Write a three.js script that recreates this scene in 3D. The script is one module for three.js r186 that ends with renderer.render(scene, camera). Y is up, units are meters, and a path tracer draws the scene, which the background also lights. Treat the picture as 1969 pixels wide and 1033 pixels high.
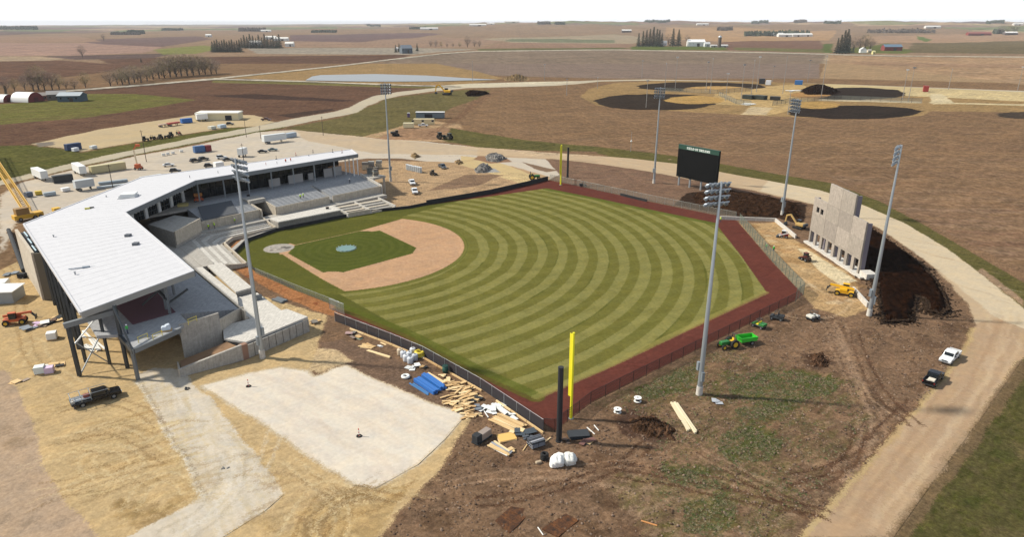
import * as THREE from 'three';
import { mergeGeometries, mergeVertices, toCreasedNormals } from 'three/addons/utils/BufferGeometryUtils.js';
import { RoundedBoxGeometry } from 'three/addons/geometries/RoundedBoxGeometry.js';
import { MarchingCubes } from 'three/addons/objects/MarchingCubes.js';

// ---------------------------------------------------------------- camera, sky, sun, exposure
const CAM_H = 58.2, FOCAL = 800, PITCH = Math.atan(288 / 800);      // survey camera: metres, pixels of the 1200 x 630 photograph, radians
const scene = new THREE.Scene();
const camera = new THREE.PerspectiveCamera(2 * Math.atan(315 / FOCAL) * 180 / Math.PI, 1024 / 538, 0.5, 40000);
camera.position.set(0, CAM_H, 0);
camera.rotation.x = -PITCH;
scene.add(camera);

const renderer = new THREE.WebGLRenderer({ antialias: true });
renderer.setSize(1024, 538);
renderer.toneMapping = THREE.LinearToneMapping;
renderer.toneMappingExposure = 1.29;
renderer.outputColorSpace = THREE.SRGBColorSpace;
renderer.shadowMap.enabled = true;
renderer.shadowMap.type = THREE.PCFSoftShadowMap;

const SUN_EL = 41 * Math.PI / 180, SUN_AZ = 8 * Math.PI / 180;      // the sun stands to the left, a little ahead
const sunDir = new THREE.Vector3(-Math.cos(SUN_EL) * Math.cos(SUN_AZ), Math.sin(SUN_EL), -Math.cos(SUN_EL) * Math.sin(SUN_AZ)).normalize();
const sun = new THREE.DirectionalLight(new THREE.Color(1, 0.935, 0.815), 4.75);
sun.position.copy(sunDir).multiplyScalar(600).add(new THREE.Vector3(0, 0, -170));
sun.target.position.set(0, 0, -170); scene.add(sun.target);
sun.castShadow = true; sun.shadow.mapSize.set(4096, 4096); sun.shadow.radius = 5;
Object.assign(sun.shadow.camera, { left: -220, right: 220, top: 220, bottom: -220, near: 1, far: 1400 });
scene.add(sun);
{ // thin bright spring overcast: white towards the horizon, pale blue overhead, warm on the sun's side
  const W = 512, H = 256, d = new Float32Array(W * H * 4);
  for (let j = 0; j < H; j++) for (let i = 0; i < W; i++) {
    const lat = (j + 0.5) / H * Math.PI - Math.PI / 2, lon = ((i + 0.5) / W - 0.5) * 2 * Math.PI;
    const dir = [Math.cos(lat) * Math.cos(lon), Math.sin(lat), Math.cos(lat) * Math.sin(lon)];
    const e = Math.max(0, dir[1]), k = Math.pow(1 - e, 3.2);
    const c = dir[0] * sunDir.x + dir[1] * sunDir.y + dir[2] * sunDir.z, g = Math.pow(Math.max(0, c * 0.5 + 0.5), 4);
    const wob = 1 + 0.03 * Math.sin(lon * 3 + lat * 9) * Math.sin(lat * 14 - lon * 2);
    const o = (j * W + i) * 4;
    d[o] = (0.22 + 0.66 * k + 0.22 * g) * wob; d[o + 1] = (0.29 + 0.61 * k + 0.18 * g) * wob; d[o + 2] = (0.40 + 0.54 * k + 0.10 * g) * wob; d[o + 3] = 1;
  }
  const t = new THREE.DataTexture(d, W, H, THREE.RGBAFormat, THREE.FloatType);
  t.mapping = THREE.EquirectangularReflectionMapping; t.minFilter = t.magFilter = THREE.LinearFilter; t.needsUpdate = true;
  scene.background = t; scene.environment = t;
}

// ---------------------------------------------------------------- helpers
let seed = 7;
const rnd = () => { seed = (seed * 1664525 + 1013904223) >>> 0; return seed / 4294967296; };
const rr = (a, b) => a + (b - a) * rnd();
const pick = (a) => a[Math.floor(rnd() * a.length)];
// a point of the survey photograph carried down to the plane at height h: [x, distance ahead]
function at(u, v, h = 0) {
  const x = (u - 600) / FOCAL, y = -(v - 315) / FOCAL, c = Math.cos(PITCH), s = Math.sin(PITCH);
  const t = (h - CAM_H) / (y * c - s);
  return [x * t, (c + y * s) * t];
}
const V = (p, y = 0) => new THREE.Vector3(p[0], y, -p[1]);
const pts = (list, h = 0) => list.map(([u, v]) => at(u, v, h));
const used = new Map();
function numbered(n) { const k = used.get(n) || 0; used.set(n, k + 1); return k ? n + '_' + String(k).padStart(3, '0') : n; }
function tag(o, label, category, group, kind) {
  o.userData = { label, category }; if (group) o.userData.group = group; if (kind) o.userData.kind = kind; return o;
}
function structure(o, label, category) { o.userData = { label, category, kind: 'structure' }; return o; }
function base(name, p, turn = 0, y = 0) { const g = new THREE.Group(); g.name = numbered(name); g.position.set(p[0], y, -p[1]); g.rotation.y = turn; scene.add(g); return g; }
function copy(o, p, turn = 0, y = 0) { const c = o.clone(); c.name = numbered(o.name.replace(/_\d{3}$/, '')); c.position.set(p[0], y, -p[1]); c.rotation.y = turn; c.userData = {}; scene.add(c); return c; }
// tileable value noise, precomputed
const NT = 1024, noiseTile = (() => {
  const out = new Float32Array(NT * NT); let amp = 0.5, tot = 0;
  for (const cells of [16, 32, 64, 128, 256, 512]) {
    const g = new Float32Array(cells * cells).map(() => rnd());
    const k = cells / NT;
    for (let j = 0; j < NT; j++) { const y = j * k, y0 = y | 0, fy = y - y0, sy = fy * fy * (3 - 2 * fy), y1 = (y0 + 1) % cells;
      for (let i = 0; i < NT; i++) { const x = i * k, x0 = x | 0, fx = x - x0, sx = fx * fx * (3 - 2 * fx), x1 = (x0 + 1) % cells;
        const a = g[y0 * cells + x0], b = g[y0 * cells + x1], c = g[y1 * cells + x0], d = g[y1 * cells + x1];
        out[j * NT + i] += amp * (a + (b - a) * sx + (c - a) * sy + (a - b - c + d) * sx * sy); } }
    tot += amp; amp *= 0.62;
  }
  let lo = 9, hi = -9; for (const v of out) { if (v < lo) lo = v; if (v > hi) hi = v; }
  for (let i = 0; i < out.length; i++) out[i] = (out[i] - lo) / (hi - lo);
  return out;
})();
const nz = (x, y) => { // 0..1, one tile per unit
  const X = x * NT, Y = y * NT, x0 = Math.floor(X), y0 = Math.floor(Y), fx = X - x0, fy = Y - y0, m = NT - 1;
  const a = noiseTile[(y0 & m) * NT + (x0 & m)], b = noiseTile[(y0 & m) * NT + ((x0 + 1) & m)], c = noiseTile[((y0 + 1) & m) * NT + (x0 & m)], d = noiseTile[((y0 + 1) & m) * NT + ((x0 + 1) & m)];
  return a + (b - a) * fx + (c - a) * fy + (a - b - c + d) * fx * fy;
};
const s2l = (c) => c <= 0.04045 ? c / 12.92 : Math.pow((c + 0.055) / 1.055, 2.4);
const l2s = (c) => c <= 0.0031308 ? c * 12.92 : 1.055 * Math.pow(c, 1 / 2.4) - 0.055;
const S2L = new Float32Array(256).map((_, i) => s2l(i / 255));
const L2S = new Uint8Array(4096).map((_, i) => Math.round(255 * l2s(i / 4095)));
function dataTex(w, h, fn, srgb = true) {
  const d = new Uint8Array(w * h * 4);
  for (let j = 0; j < h; j++) for (let i = 0; i < w; i++) { const c = fn(i / w, j / h), o = (j * w + i) * 4; d[o] = c[0]; d[o + 1] = c[1]; d[o + 2] = c[2]; d[o + 3] = c[3] ?? 255; }
  const t = new THREE.DataTexture(d, w, h, THREE.RGBAFormat); t.wrapS = t.wrapT = THREE.RepeatWrapping; t.magFilter = THREE.LinearFilter; t.minFilter = THREE.LinearFilter;
  if (srgb) t.colorSpace = THREE.SRGBColorSpace; t.needsUpdate = true; return t;
}
const mcache = new Map();
function mat(hex, rough = 0.8, metal = 0, extra) {
  const key = hex + '|' + rough + '|' + metal; if (!extra && mcache.has(key)) return mcache.get(key);
  const m = new THREE.MeshStandardMaterial({ color: hex, roughness: rough, metalness: metal, side: THREE.DoubleSide, ...(extra || {}) });
  if (!extra) mcache.set(key, m); return m;
}
// collects pieces and joins them into one named mesh
class MB {
  constructor() { this.g = []; }
  add(geo, m) { let g = geo.index ? geo.toNonIndexed() : geo.clone(); if (m) g.applyMatrix4(m); for (const k of Object.keys(g.attributes)) if (!['position', 'normal'].includes(k)) g.deleteAttribute(k); this.g.push(g); return this; }
  box(w, h, d, x = 0, y = 0, z = 0, rx = 0, ry = 0, rz = 0) { return this.add(new THREE.BoxGeometry(w, h, d), new THREE.Matrix4().compose(new THREE.Vector3(x, y, z), new THREE.Quaternion().setFromEuler(new THREE.Euler(rx, ry, rz)), new THREE.Vector3(1, 1, 1))); }
  rbox(w, h, d, r, x = 0, y = 0, z = 0, rx = 0, ry = 0, rz = 0) { return this.add(new RoundedBoxGeometry(w, h, d, 1, r), new THREE.Matrix4().compose(new THREE.Vector3(x, y, z), new THREE.Quaternion().setFromEuler(new THREE.Euler(rx, ry, rz)), new THREE.Vector3(1, 1, 1))); }
  rod(a, b, r, r2 = r, n = 8) { const A = new THREE.Vector3(...a), B = new THREE.Vector3(...b), L = A.distanceTo(B); const q = new THREE.Quaternion().setFromUnitVectors(new THREE.Vector3(0, 1, 0), B.clone().sub(A).normalize()); return this.add(new THREE.CylinderGeometry(r2, r, L, n), new THREE.Matrix4().compose(A.clone().add(B).multiplyScalar(0.5), q, new THREE.Vector3(1, 1, 1))); }
  beam(a, b, w, h) { const A = new THREE.Vector3(...a), B = new THREE.Vector3(...b), L = A.distanceTo(B); const m = new THREE.Matrix4().lookAt(A, B, Math.abs(B.y - A.y) > 0.98 * L ? new THREE.Vector3(1, 0, 0) : new THREE.Vector3(0, 1, 0)); m.setPosition(A.clone().add(B).multiplyScalar(0.5)); return this.add(new THREE.BoxGeometry(w, h, L), m); }
  disc(r, w, x, y, z, n = 16, axis = 'z') { const g = new THREE.CylinderGeometry(r, r, w, n); if (axis === 'z') g.rotateX(Math.PI / 2); else if (axis === 'x') g.rotateZ(Math.PI / 2); return this.add(g, new THREE.Matrix4().makeTranslation(x, y, z)); }
  // side profile [x, y] extruded to width w about z = 0
  prof(list, w, bev = 0, z = 0) { const s = new THREE.Shape(list.map(([x, y]) => new THREE.Vector2(x, y))); const g = new THREE.ExtrudeGeometry(s, { depth: w - 2 * bev, bevelEnabled: bev > 0, bevelSize: bev, bevelThickness: bev, bevelOffset: -bev, bevelSegments: 2 }); g.translate(0, 0, -w / 2 + bev + z); return this.add(g); }
  // plan polygon [x, ahead] between two heights; y may be numbers or one height per corner
  slab(list, y0, y1) { return this.add(slabGeo(list, y0, y1)); }
  geo() { return this.g.length === 1 ? this.g[0] : mergeGeometries(this.g); }
  build(name, material, parent = scene) {
    let g = this.geo(); metreUV(g); const m = new THREE.Mesh(g, material); m.name = parent === scene ? numbered(name) : name; m.castShadow = m.receiveShadow = true; parent.add(m); return m;
  }
}
function slabGeo(list, y0, y1) {
  const c = list.map(([x, z]) => new THREE.Vector2(x, z)); const ccw = THREE.ShapeUtils.area(c) > 0; const L = ccw ? list : [...list].reverse();
  const hi = (typeof y1 === 'number') ? L.map(() => y1) : (ccw ? y1 : [...y1].reverse()), lo = (typeof y0 === 'number') ? L.map(() => y0) : (ccw ? y0 : [...y0].reverse());
  const P = []; const tri = THREE.ShapeUtils.triangulateShape(L.map(([x, z]) => new THREE.Vector2(x, z)), []);
  const v = (i, top) => [L[i][0], top ? hi[i] : lo[i], -L[i][1]];
  for (const [a, b, d] of tri) { P.push(...v(a, 1), ...v(b, 1), ...v(d, 1)); P.push(...v(a, 0), ...v(d, 0), ...v(b, 0)); }
  for (let i = 0; i < L.length; i++) { const j = (i + 1) % L.length; P.push(...v(i, 0), ...v(j, 0), ...v(j, 1), ...v(i, 0), ...v(j, 1), ...v(i, 1)); }
  const g = new THREE.BufferGeometry(); g.setAttribute('position', new THREE.Float32BufferAttribute(P, 3)); g.computeVertexNormals(); return g;
}
function metreUV(g) {
  const p = g.attributes.position, n = g.attributes.normal, uv = new Float32Array(p.count * 2);
  for (let i = 0; i < p.count; i += 3) { // one projection axis per triangle
    const ax = Math.abs(n.getX(i) + n.getX(i + 1) + n.getX(i + 2)), ay = Math.abs(n.getY(i) + n.getY(i + 1) + n.getY(i + 2)), az = Math.abs(n.getZ(i) + n.getZ(i + 1) + n.getZ(i + 2));
    for (let k = i; k < i + 3; k++) { const x = p.getX(k), y = p.getY(k), z = p.getZ(k); if (ay >= ax && ay >= az) { uv[2 * k] = x; uv[2 * k + 1] = z; } else if (ax >= az) { uv[2 * k] = z; uv[2 * k + 1] = y; } else { uv[2 * k] = x; uv[2 * k + 1] = y; } }
  }
  g.setAttribute('uv', new THREE.BufferAttribute(uv, 2));
}
const lerp2 = (a, b, t) => [a[0] + (b[0] - a[0]) * t, a[1] + (b[1] - a[1]) * t];
const dist2 = (a, b) => Math.hypot(a[0] - b[0], a[1] - b[1]);
const heading = (a, b) => Math.atan2(b[1] - a[1], b[0] - a[0]);       // turn that points a model's +x from a to b

// ---------------------------------------------------------------- the ground: survey outlines
const MOUND = at(406, 292), HOME = at(327, 292);
const FIELD_WALL_FAR = [[273, 299], [290, 283.5], [324, 271.6], [376, 261], [426, 250.5], [480, 244.6], [505, 240]];
const GRASS = pts([...FIELD_WALL_FAR, [575, 230.5], [640, 221], [700, 233], [770, 248], [838, 262], [868, 300], [898, 343], [820, 380], [720, 428], [628, 468], [560, 437], [480, 394], [400, 361], [340, 338], [300, 319]]);
const TRACK = pts([[500, 240.6], [575, 227.5], [642, 211.5], [662, 215], [760, 236.5], [862, 257.5], [905, 308], [941, 345.5], [930, 353], [800, 418], [692, 472], [650, 505], [600, 473], [545, 437], [497, 407], [450, 388], [405, 370.5], [388, 362], [400, 360], [480, 393], [560, 436], [628, 467], [720, 427], [820, 379], [896, 343], [867, 301], [837, 263], [770, 249], [700, 234], [640, 222], [575, 231.5], [505, 241]]);
const SKIN = (() => { const o = []; const a0 = at(404, 343), a1 = at(471, 257); // arc of bare dirt round the infield
  const R = (dist2(MOUND, a0) + dist2(MOUND, a1)) / 2 - 0.2, t0 = Math.atan2(a0[1] - MOUND[1], a0[0] - MOUND[0]), t1 = Math.atan2(a1[1] - MOUND[1], a1[0] - MOUND[0]);
  for (let i = 0; i <= 40; i++) { const t = t0 + (t1 - t0) * i / 40; o.push([MOUND[0] + R * Math.cos(t), MOUND[1] + R * Math.sin(t)]); }
  o.push(...pts([[424, 270.5], [346, 287.5], [340, 285.5], [326, 291], [328, 299], [331, 298.5], [341, 305], [378, 328]])); return o; })();
const INFIELD = pts([[346, 288], [421, 271.5], [431, 271.3], [436, 272], [445, 270.6], [488, 291], [485, 295], [483.5, 297.5], [402, 319.8], [396, 318.8], [385, 318.8], [379, 320], [338, 297.5]]);
const PERIMETER_OUT = [[1047, 630], [1100, 556], [1150, 490], [1196, 424], [1222, 385], [1200, 362], [1160, 330], [1110, 292], [1060, 262], [1010, 240], [960, 223], [900, 212], [850, 203], [800, 193], [740, 186], [690, 182], [640, 178], [600, 175], [560, 172]];
const PERIMETER_IN = [[560, 183], [600, 185], [650, 187], [690, 191], [740, 198], [790, 207], [830, 215], [880, 223], [930, 235], [985, 247], [1030, 268], [1080, 302], [1112, 332], [1134, 358], [1142, 380], [1130, 408], [1100, 452], [1050, 505], [1000, 560], [935, 630]];
const ROAD_PERIMETER = pts([...PERIMETER_OUT, ...PERIMETER_IN]);
const LIME_PAD = pts([[236, 453], [290, 438], [330, 430], [362, 435], [368, 441], [378, 439], [392, 432], [405, 429], [440, 445], [500, 470], [546, 487], [522, 515], [490, 545], [440, 573], [412, 569], [380, 548], [330, 512], [270, 474]]);
const DRIVE = pts([[158, 440], [180, 432], [214, 432], [222, 448], [245, 465], [290, 520], [328, 570], [333, 580], [310, 600], [262, 630], [240, 645], [120, 650], [152, 628], [240, 582], [225, 550], [200, 508], [180, 474]]);
const LOT = pts([[0, 231], [24, 214], [60, 205], [160, 183], [240, 168], [300, 155], [345, 152], [400, 159], [450, 163], [500, 166], [560, 172], [600, 176], [640, 187], [656, 205], [640, 212], [610, 204], [560, 200], [520, 192], [470, 186], [430, 186], [400, 190], [330, 196], [240, 205], [170, 214], [130, 232], [60, 250], [20, 262], [0, 300]]);
const ROAD_LEFT = pts([[-20, 216], [24, 206], [110, 185], [170, 173], [230, 161], [300, 148], [332, 141], [360, 136], [392, 131], [410, 126], [424, 118], [440, 112], [465, 108], [500, 104], [545, 100], [600, 98.5], [650, 98], [668, 95.6], [700, 94], [760, 93], [860, 95], [960, 98], [1060, 101.5], [1240, 108], [1240, 110], [1060, 103.6], [960, 100], [860, 96.4], [760, 94.4], [705, 95.5], [675, 98.5], [650, 100.6], [600, 102], [545, 103.5], [505, 107.5], [470, 112], [450, 116.5], [436, 122], [420, 131], [400, 136], [366, 142], [338, 148], [300, 154], [230, 167], [170, 179], [110, 191.5], [24, 212], [-20, 222]]);
const ROAD_FAR = pts([[60, 107.4], [100, 104.6], [170, 99], [256, 91.3], [330, 84], [400, 76.6], [478, 67], [520, 62.6], [560, 59.8], [720, 58.2], [900, 61.5], [1050, 65.4], [1240, 67], [1240, 68], [1050, 66.3], [900, 62.4], [720, 59], [560, 60.7], [520, 63.6], [478, 68.2], [400, 78], [330, 85.4], [260, 92.6], [360, 95], [470, 99.6], [540, 101.2], [540, 102.4], [470, 101], [360, 96.6], [250, 94], [170, 100.8], [100, 106.6], [60, 109.6]]);
const SAND_YARD = pts([[35, 169], [120, 151], [240, 133], [300, 135], [322, 144], [300, 148], [270, 149.5], [180, 163], [96, 178], [62, 172]]);
const POND = pts([[358, 94.6], [366, 90], [376, 88.4], [440, 87.2], [500, 89], [545, 92], [584, 94], [540, 95], [500, 96], [440, 96.2], [400, 95.6]]);
const DARK_BERM = pts([[985, 247], [1005, 259], [1021, 269], [1060, 297], [1080, 313], [1096, 330], [1108, 350], [1112, 366], [1103, 370], [1086, 366], [1084, 354], [1074, 350], [1070, 378], [1034, 380], [1029, 352], [1028, 334], [1014, 326], [1004, 312], [1004, 290], [996, 268]]);
const CF_YARD = pts([[866, 262], [910, 261], [930, 280], [1000, 325], [1012, 350], [1018, 362], [990, 372], [955, 362], [940, 346], [905, 305]]);

// ---------------------------------------------------------------- the ground: painted soils (what lies where), warped and grained
const ALB = 0.585;                                                     // photographed sunlit ground is about 1 / 0.60 of its base colour
class Zone {
  constructor(x0, z0, size, res) { Object.assign(this, { x0, z0, size, res }); this.soil = this.canvas(); this.crisp = this.canvas(); this.calm = this.canvas(); this.lump = this.canvas(); this.lump.fillStyle = '#808080'; this.lump.fillRect(x0, z0, size, size); }
  canvas() { const c = document.createElement('canvas'); c.width = c.height = this.res; const x = c.getContext('2d'); const k = this.res / this.size; x.setTransform(k, 0, 0, k, -this.x0 * k, -this.z0 * k); x.lineCap = x.lineJoin = 'round'; return x; }
  path(c, P, close = true) { c.beginPath(); P.forEach(([x, z], i) => i ? c.lineTo(x, z) : c.moveTo(x, z)); if (close) c.closePath(); }
  fill(P, col, c = this.soil) { this.path(c, P); c.fillStyle = col; c.fill(); }
  line(P, col, w, c = this.soil) { this.path(c, P, false); c.strokeStyle = col; c.lineWidth = w; c.stroke(); }
  finish(warp, warpScale, grain, loose) {
    let hs = 12345;
    const R = this.res, A = this.soil.getImageData(0, 0, R, R).data, B = this.crisp.getImageData(0, 0, R, R).data, Q = this.calm.getImageData(0, 0, R, R).data, k = this.size / R;
    const out = new Uint8Array(R * R * 4);
    for (let j = 0; j < R; j++) { const z = this.z0 + j * k;
      for (let i = 0; i < R; i++) { const x = this.x0 + i * k, o = (j * R + i) * 4;
        const n1 = nz(x / warpScale, z / warpScale), n2 = nz(z / warpScale + 0.37, x / warpScale + 0.71);
        hs = (Math.imul(hs, 1664525) + 1013904223) | 0; const h1 = (hs >>> 8) / 16777216 - 0.5; hs = (Math.imul(hs, 1664525) + 1013904223) | 0; const h2 = (hs >>> 8) / 16777216 - 0.5;
        const si = Math.min(R - 1, Math.max(0, Math.round(i + ((n1 - 0.5) * warp + h1 * loose) / k))), sj = Math.min(R - 1, Math.max(0, Math.round(j + ((n2 - 0.5) * warp + h2 * loose) / k)));
        const ci = Math.min(R - 1, Math.max(0, Math.round(i + h2 * loose * 0.4 / k))), cj = Math.min(R - 1, Math.max(0, Math.round(j + h1 * loose * 0.4 / k))), p = (cj * R + ci) * 4;
        const q = (sj * R + si) * 4, a = B[p + 3] / 255, clod = 1 + (h1 + h2) * 0.32 * (1 - Q[q + 3] / 262);
        const fine = nz(x / grain[0], z / grain[0]), mid = nz(x / grain[1] + 0.3, z / grain[1] - 0.2), big = nz(x / grain[2] - 0.1, z / grain[2] + 0.6);
        const gs = 1 + (fine - 0.5) * 0.85 + (mid - 0.5) * 0.4 + (big - 0.5) * 0.22, gc = 1 + (fine - 0.5) * 0.36 + (mid - 0.5) * 0.2 + (big - 0.5) * 0.14;
        for (let c = 0; c < 3; c++) {
          const gq = gs + (1 + (gc - 1) * 0.55 - gs) * (Q[q + 3] / 255); const tint = 1 + (mid - 0.5) * (c === 0 ? 0.06 : c === 2 ? -0.1 : 0);
          const v = (S2L[A[q + c]] * gq * clod * (1 - a) + S2L[B[p + c]] * gc * (1 + h2 * 0.1) * a) * tint * ALB;
          out[o + c] = L2S[Math.max(0, Math.min(4095, Math.round(v * 4095)))];
        } out[o + 3] = 255; } }
    const t = new THREE.DataTexture(out, R, R, THREE.RGBAFormat); t.magFilter = t.minFilter = THREE.LinearFilter; t.colorSpace = THREE.SRGBColorSpace; t.needsUpdate = true;
    let bump = null;
    if (this.relief) { const C = this.lump.getImageData(0, 0, R, R).data, bo = new Uint8Array(R * R * 4);
      for (let j = 0; j < R; j++) for (let i = 0; i < R; i++) { const o = (j * R + i) * 4, x = this.x0 + i * k, z = this.z0 + j * k; const a = Math.max(B[o + 3], Q[o + 3] * 0.92) / 255;
        const v = C[o] + ((nz(x / 5, z / 5) - 0.5) * 80 + (nz(x / 1.9 + 0.3, z / 1.9) - 0.5) * 70) * (1 - 0.93 * a); bo[o] = bo[o + 1] = bo[o + 2] = Math.max(0, Math.min(255, v)); bo[o + 3] = 255; }
      bump = new THREE.DataTexture(bo, R, R, THREE.RGBAFormat); bump.magFilter = bump.minFilter = THREE.LinearFilter; bump.needsUpdate = true; }
    this.mat = new THREE.MeshPhysicalMaterial({ map: t, roughness: 1, specularIntensity: 0, side: THREE.DoubleSide, ...(bump ? { bumpMap: bump, bumpScale: this.relief } : {}) });
    this.soil = this.crisp = this.lump = this.calm = null;
  }
  uv(g) { const p = g.attributes.position, uv = new Float32Array(p.count * 2); for (let i = 0; i < p.count; i++) { uv[2 * i] = (p.getX(i) - this.x0) / this.size; uv[2 * i + 1] = (-p.getZ(i) - this.z0) / this.size; } g.setAttribute('uv', new THREE.BufferAttribute(uv, 2)); return g; }
}
const inside = (P, x, z) => { let c = false; for (let i = 0, j = P.length - 1; i < P.length; j = i++) if ((P[i][1] > z) !== (P[j][1] > z) && x < (P[j][0] - P[i][0]) * (z - P[i][1]) / (P[j][1] - P[i][1]) + P[i][0]) c = !c; return c; };
function scatter(P, n, f) { const xs = P.map((p) => p[0]), zs = P.map((p) => p[1]), a = Math.min(...xs), b = Math.max(...xs), c = Math.min(...zs), d = Math.max(...zs); for (let i = 0; i < n; i++) { const x = rr(a, b), z = rr(c, d); if (inside(P, x, z)) f(x, z); } }
// short strokes of one soil or growth laid in a direction
function strokes(zn, P, n, cols, len, w, dir, spread = 0.25, keep = false) { const cx = zn.ctx || zn.soil; cx.save(); cx.beginPath(); P.forEach(([x, z], i) => i ? cx.lineTo(x, z) : cx.moveTo(x, z)); if (keep || zn.ctx) cx.clip(); scatter(P, n, (x, z) => { if (!keep && nz(x / 40 + 0.4, z / 40) < rr(0.25, 0.62)) return; const a = dir + (rnd() - 0.5) * spread * 2, L = rr(len * 0.4, len); zn.line([[x, z], [x + Math.cos(a) * L, z + Math.sin(a) * L]], pick(cols), rr(w * 0.4, w)); }); cx.restore(); }
function blobs(zn, P, n, cols, r) { scatter(P, n, (x, z) => { const o = [], R = rr(r * 0.3, r), e = rr(0.5, 1), th = rr(0, 3); for (let i = 0; i < 14; i++) { const a = i / 14 * 6.283, q = R * rr(0.7, 1.2), X = Math.cos(a) * q, Z = Math.sin(a) * q * e; o.push([x + X * Math.cos(th) - Z * Math.sin(th), z + X * Math.sin(th) + Z * Math.cos(th)]); } zn.fill(o, pick(cols)); }); }
// a vehicle's pair of wheel marks along a smooth line of survey points
function ruts(zn, list, cols, w = 0.42, gauge = 1.7, deep = 0.12) {
  const c = new THREE.CatmullRomCurve3(pts(list).map((p) => new THREE.Vector3(p[0], 0, p[1]))).getPoints(60);
  for (const s of [-1, 1]) { const L = c.map((p, i) => { const a = c[Math.max(0, i - 1)], b = c[Math.min(60, i + 1)], n = Math.hypot(b.x - a.x, b.z - a.z) || 1; return [p.x - (b.z - a.z) / n * gauge / 2 * s, p.z + (b.x - a.x) / n * gauge / 2 * s]; });
    zn.line(L, pick(cols), w); const g = Math.round(128 - 128 * deep); if (zn.relief) { zn.line(L, `rgba(146,146,146,0.4)`, w * 1.9, zn.lump); zn.line(L, `rgb(${g},${g},${g})`, w, zn.lump); } }
}

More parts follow.
